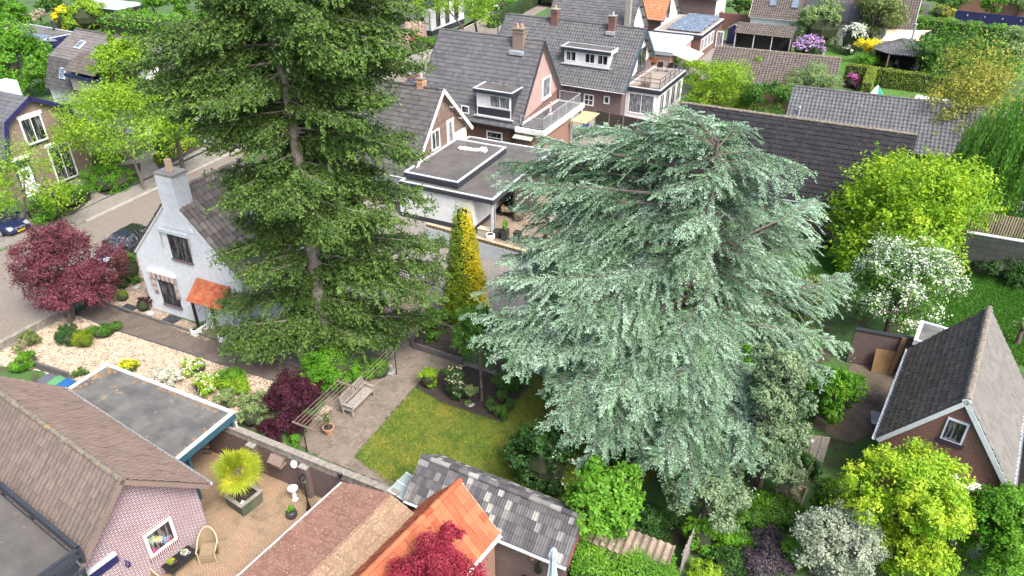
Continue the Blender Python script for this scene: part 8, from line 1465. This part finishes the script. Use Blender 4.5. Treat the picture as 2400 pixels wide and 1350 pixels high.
for q in ((1862, 1143), (1872, 1200)): e = P(*q, 0) - P(1890, 1152, 0); mb = MB(); mb.beam((0, 0, .1), (e[0], e[1], .1), .09, .2); mb.build('sleeper', M['wood'], o)
F = Frame('lean_to', 'small corrugated lean-to roof against the barn wall', 'shed', *P2(1862, 545, 0), -26); mb = MB(); xs = np.linspace(-.9, .9, 40); V = [(x, (0 if j else 1.0), (2.15 if j else 2.4) + .03 * math.sin(x * 26)) for j in (0, 1) for x in xs]; mb.add(V, [(i, i + 1, 41 + i, 40 + i) for i in range(39)]); mb.build('roof', M['conc'], F.o); mb = MB(); mb.bx(-.85, .85, .1, 1.0, 0, 2.1); mb.build('wall', M['dkboards'], F.o)
# bistro set under the yellow maple
o = root('bistro_table', 'round grey metal garden table at the bottom right', 'table', P(2237, 1300, 0)); mb = MB(); mb.lathe([(.36, .70), (.38, .71), (.38, .73), (.02, .735)], (0, 0, 0), 24); mb.build('tabletop', M['zinc'], o); mb = MB(); mb.lathe([(.22, 0), (.2, .03), (.03, .06), (.03, .7)], (0, 0, 0), 12); mb.build('foot', M['black'], o)
chair(2290, 1330, 120, 'grey metal garden chair beside the round garden table', 'zinc')
# agave like plant and roses
for (u, v, l, m, s_) in ((858, 850, 'spiky grey green yucca behind the stone plinth', 'lf_greygreen', .7), (1745, 1290, 'weeping green fern like plant in the thicket', 'lf_green', .7), (905, 842, 'second spiky yucca clump by the bench end', 'lf_greygreen', .5)):
    r = np.random.default_rng(int(u)); Q = []; N = 160
    for k in range(N): a_ = r.random() * 6.28; el = r.uniform(.1, 1.3); L = s_ * r.uniform(.6, 1); d = np.array([math.cos(a_) * math.cos(el), math.sin(a_) * math.cos(el), math.sin(el)]); n_ = np.array([-math.sin(a_), math.cos(a_), 0]) * .022; m1 = d * L * .6 + (0, 0, .05); m2 = d * L + np.array([0, 0, -.25 * L]); Q += [[n_ * .6, -n_ * .6, m1 - n_, m1 + n_], [m1 + n_, m1 - n_, m2, m2]]
    mb = MB(); mb.quads(np.array(Q), r.random(len(Q))); o = mb.build('yucca' if m == 'lf_greygreen' else 'weeping_plant', M[m]); o.location = P(u, v, 0); tag(o, l, 'plant')

# fallen leaves and debris
def debris(poly, n, seed, label):
    r = np.random.default_rng(seed); p = scatter(poly, n, seed); P3 = np.concatenate([p, np.full((n, 1), .022)], 1); mb = MB(); mb.quads(leaves_at(P3, np.tile([0, 0, 3.], (n, 1)), .045, r, .6, 1.5, .3), r.random(n)); tag(mb.build('fallen_leaves', M['litter']), label, 'leaves', kind='stuff')
M['litter'] = mat('dry_leaves', (.16, .10, .05), None, 4, .9, tint=((.07, .05, .03), (.30, .20, .10)))
debris(PATIO, 500, 71, 'dry brown leaves scattered over the garden patio'); debris(PATH, 350, 72, 'dry brown leaves scattered along the brick path'); debris(NEAR, 260, 73, 'a few dry leaves on the yellow brick patio'); debris(LAWN, 420, 74, 'dry leaves lying in the back garden lawn')
debris([(145, 742), (300, 655), (470, 430), (600, 352), (560, 352), (371, 441), (202, 520), (0, 700), (0, 800)], 700, 75, 'dry leaves and debris on the brick street')
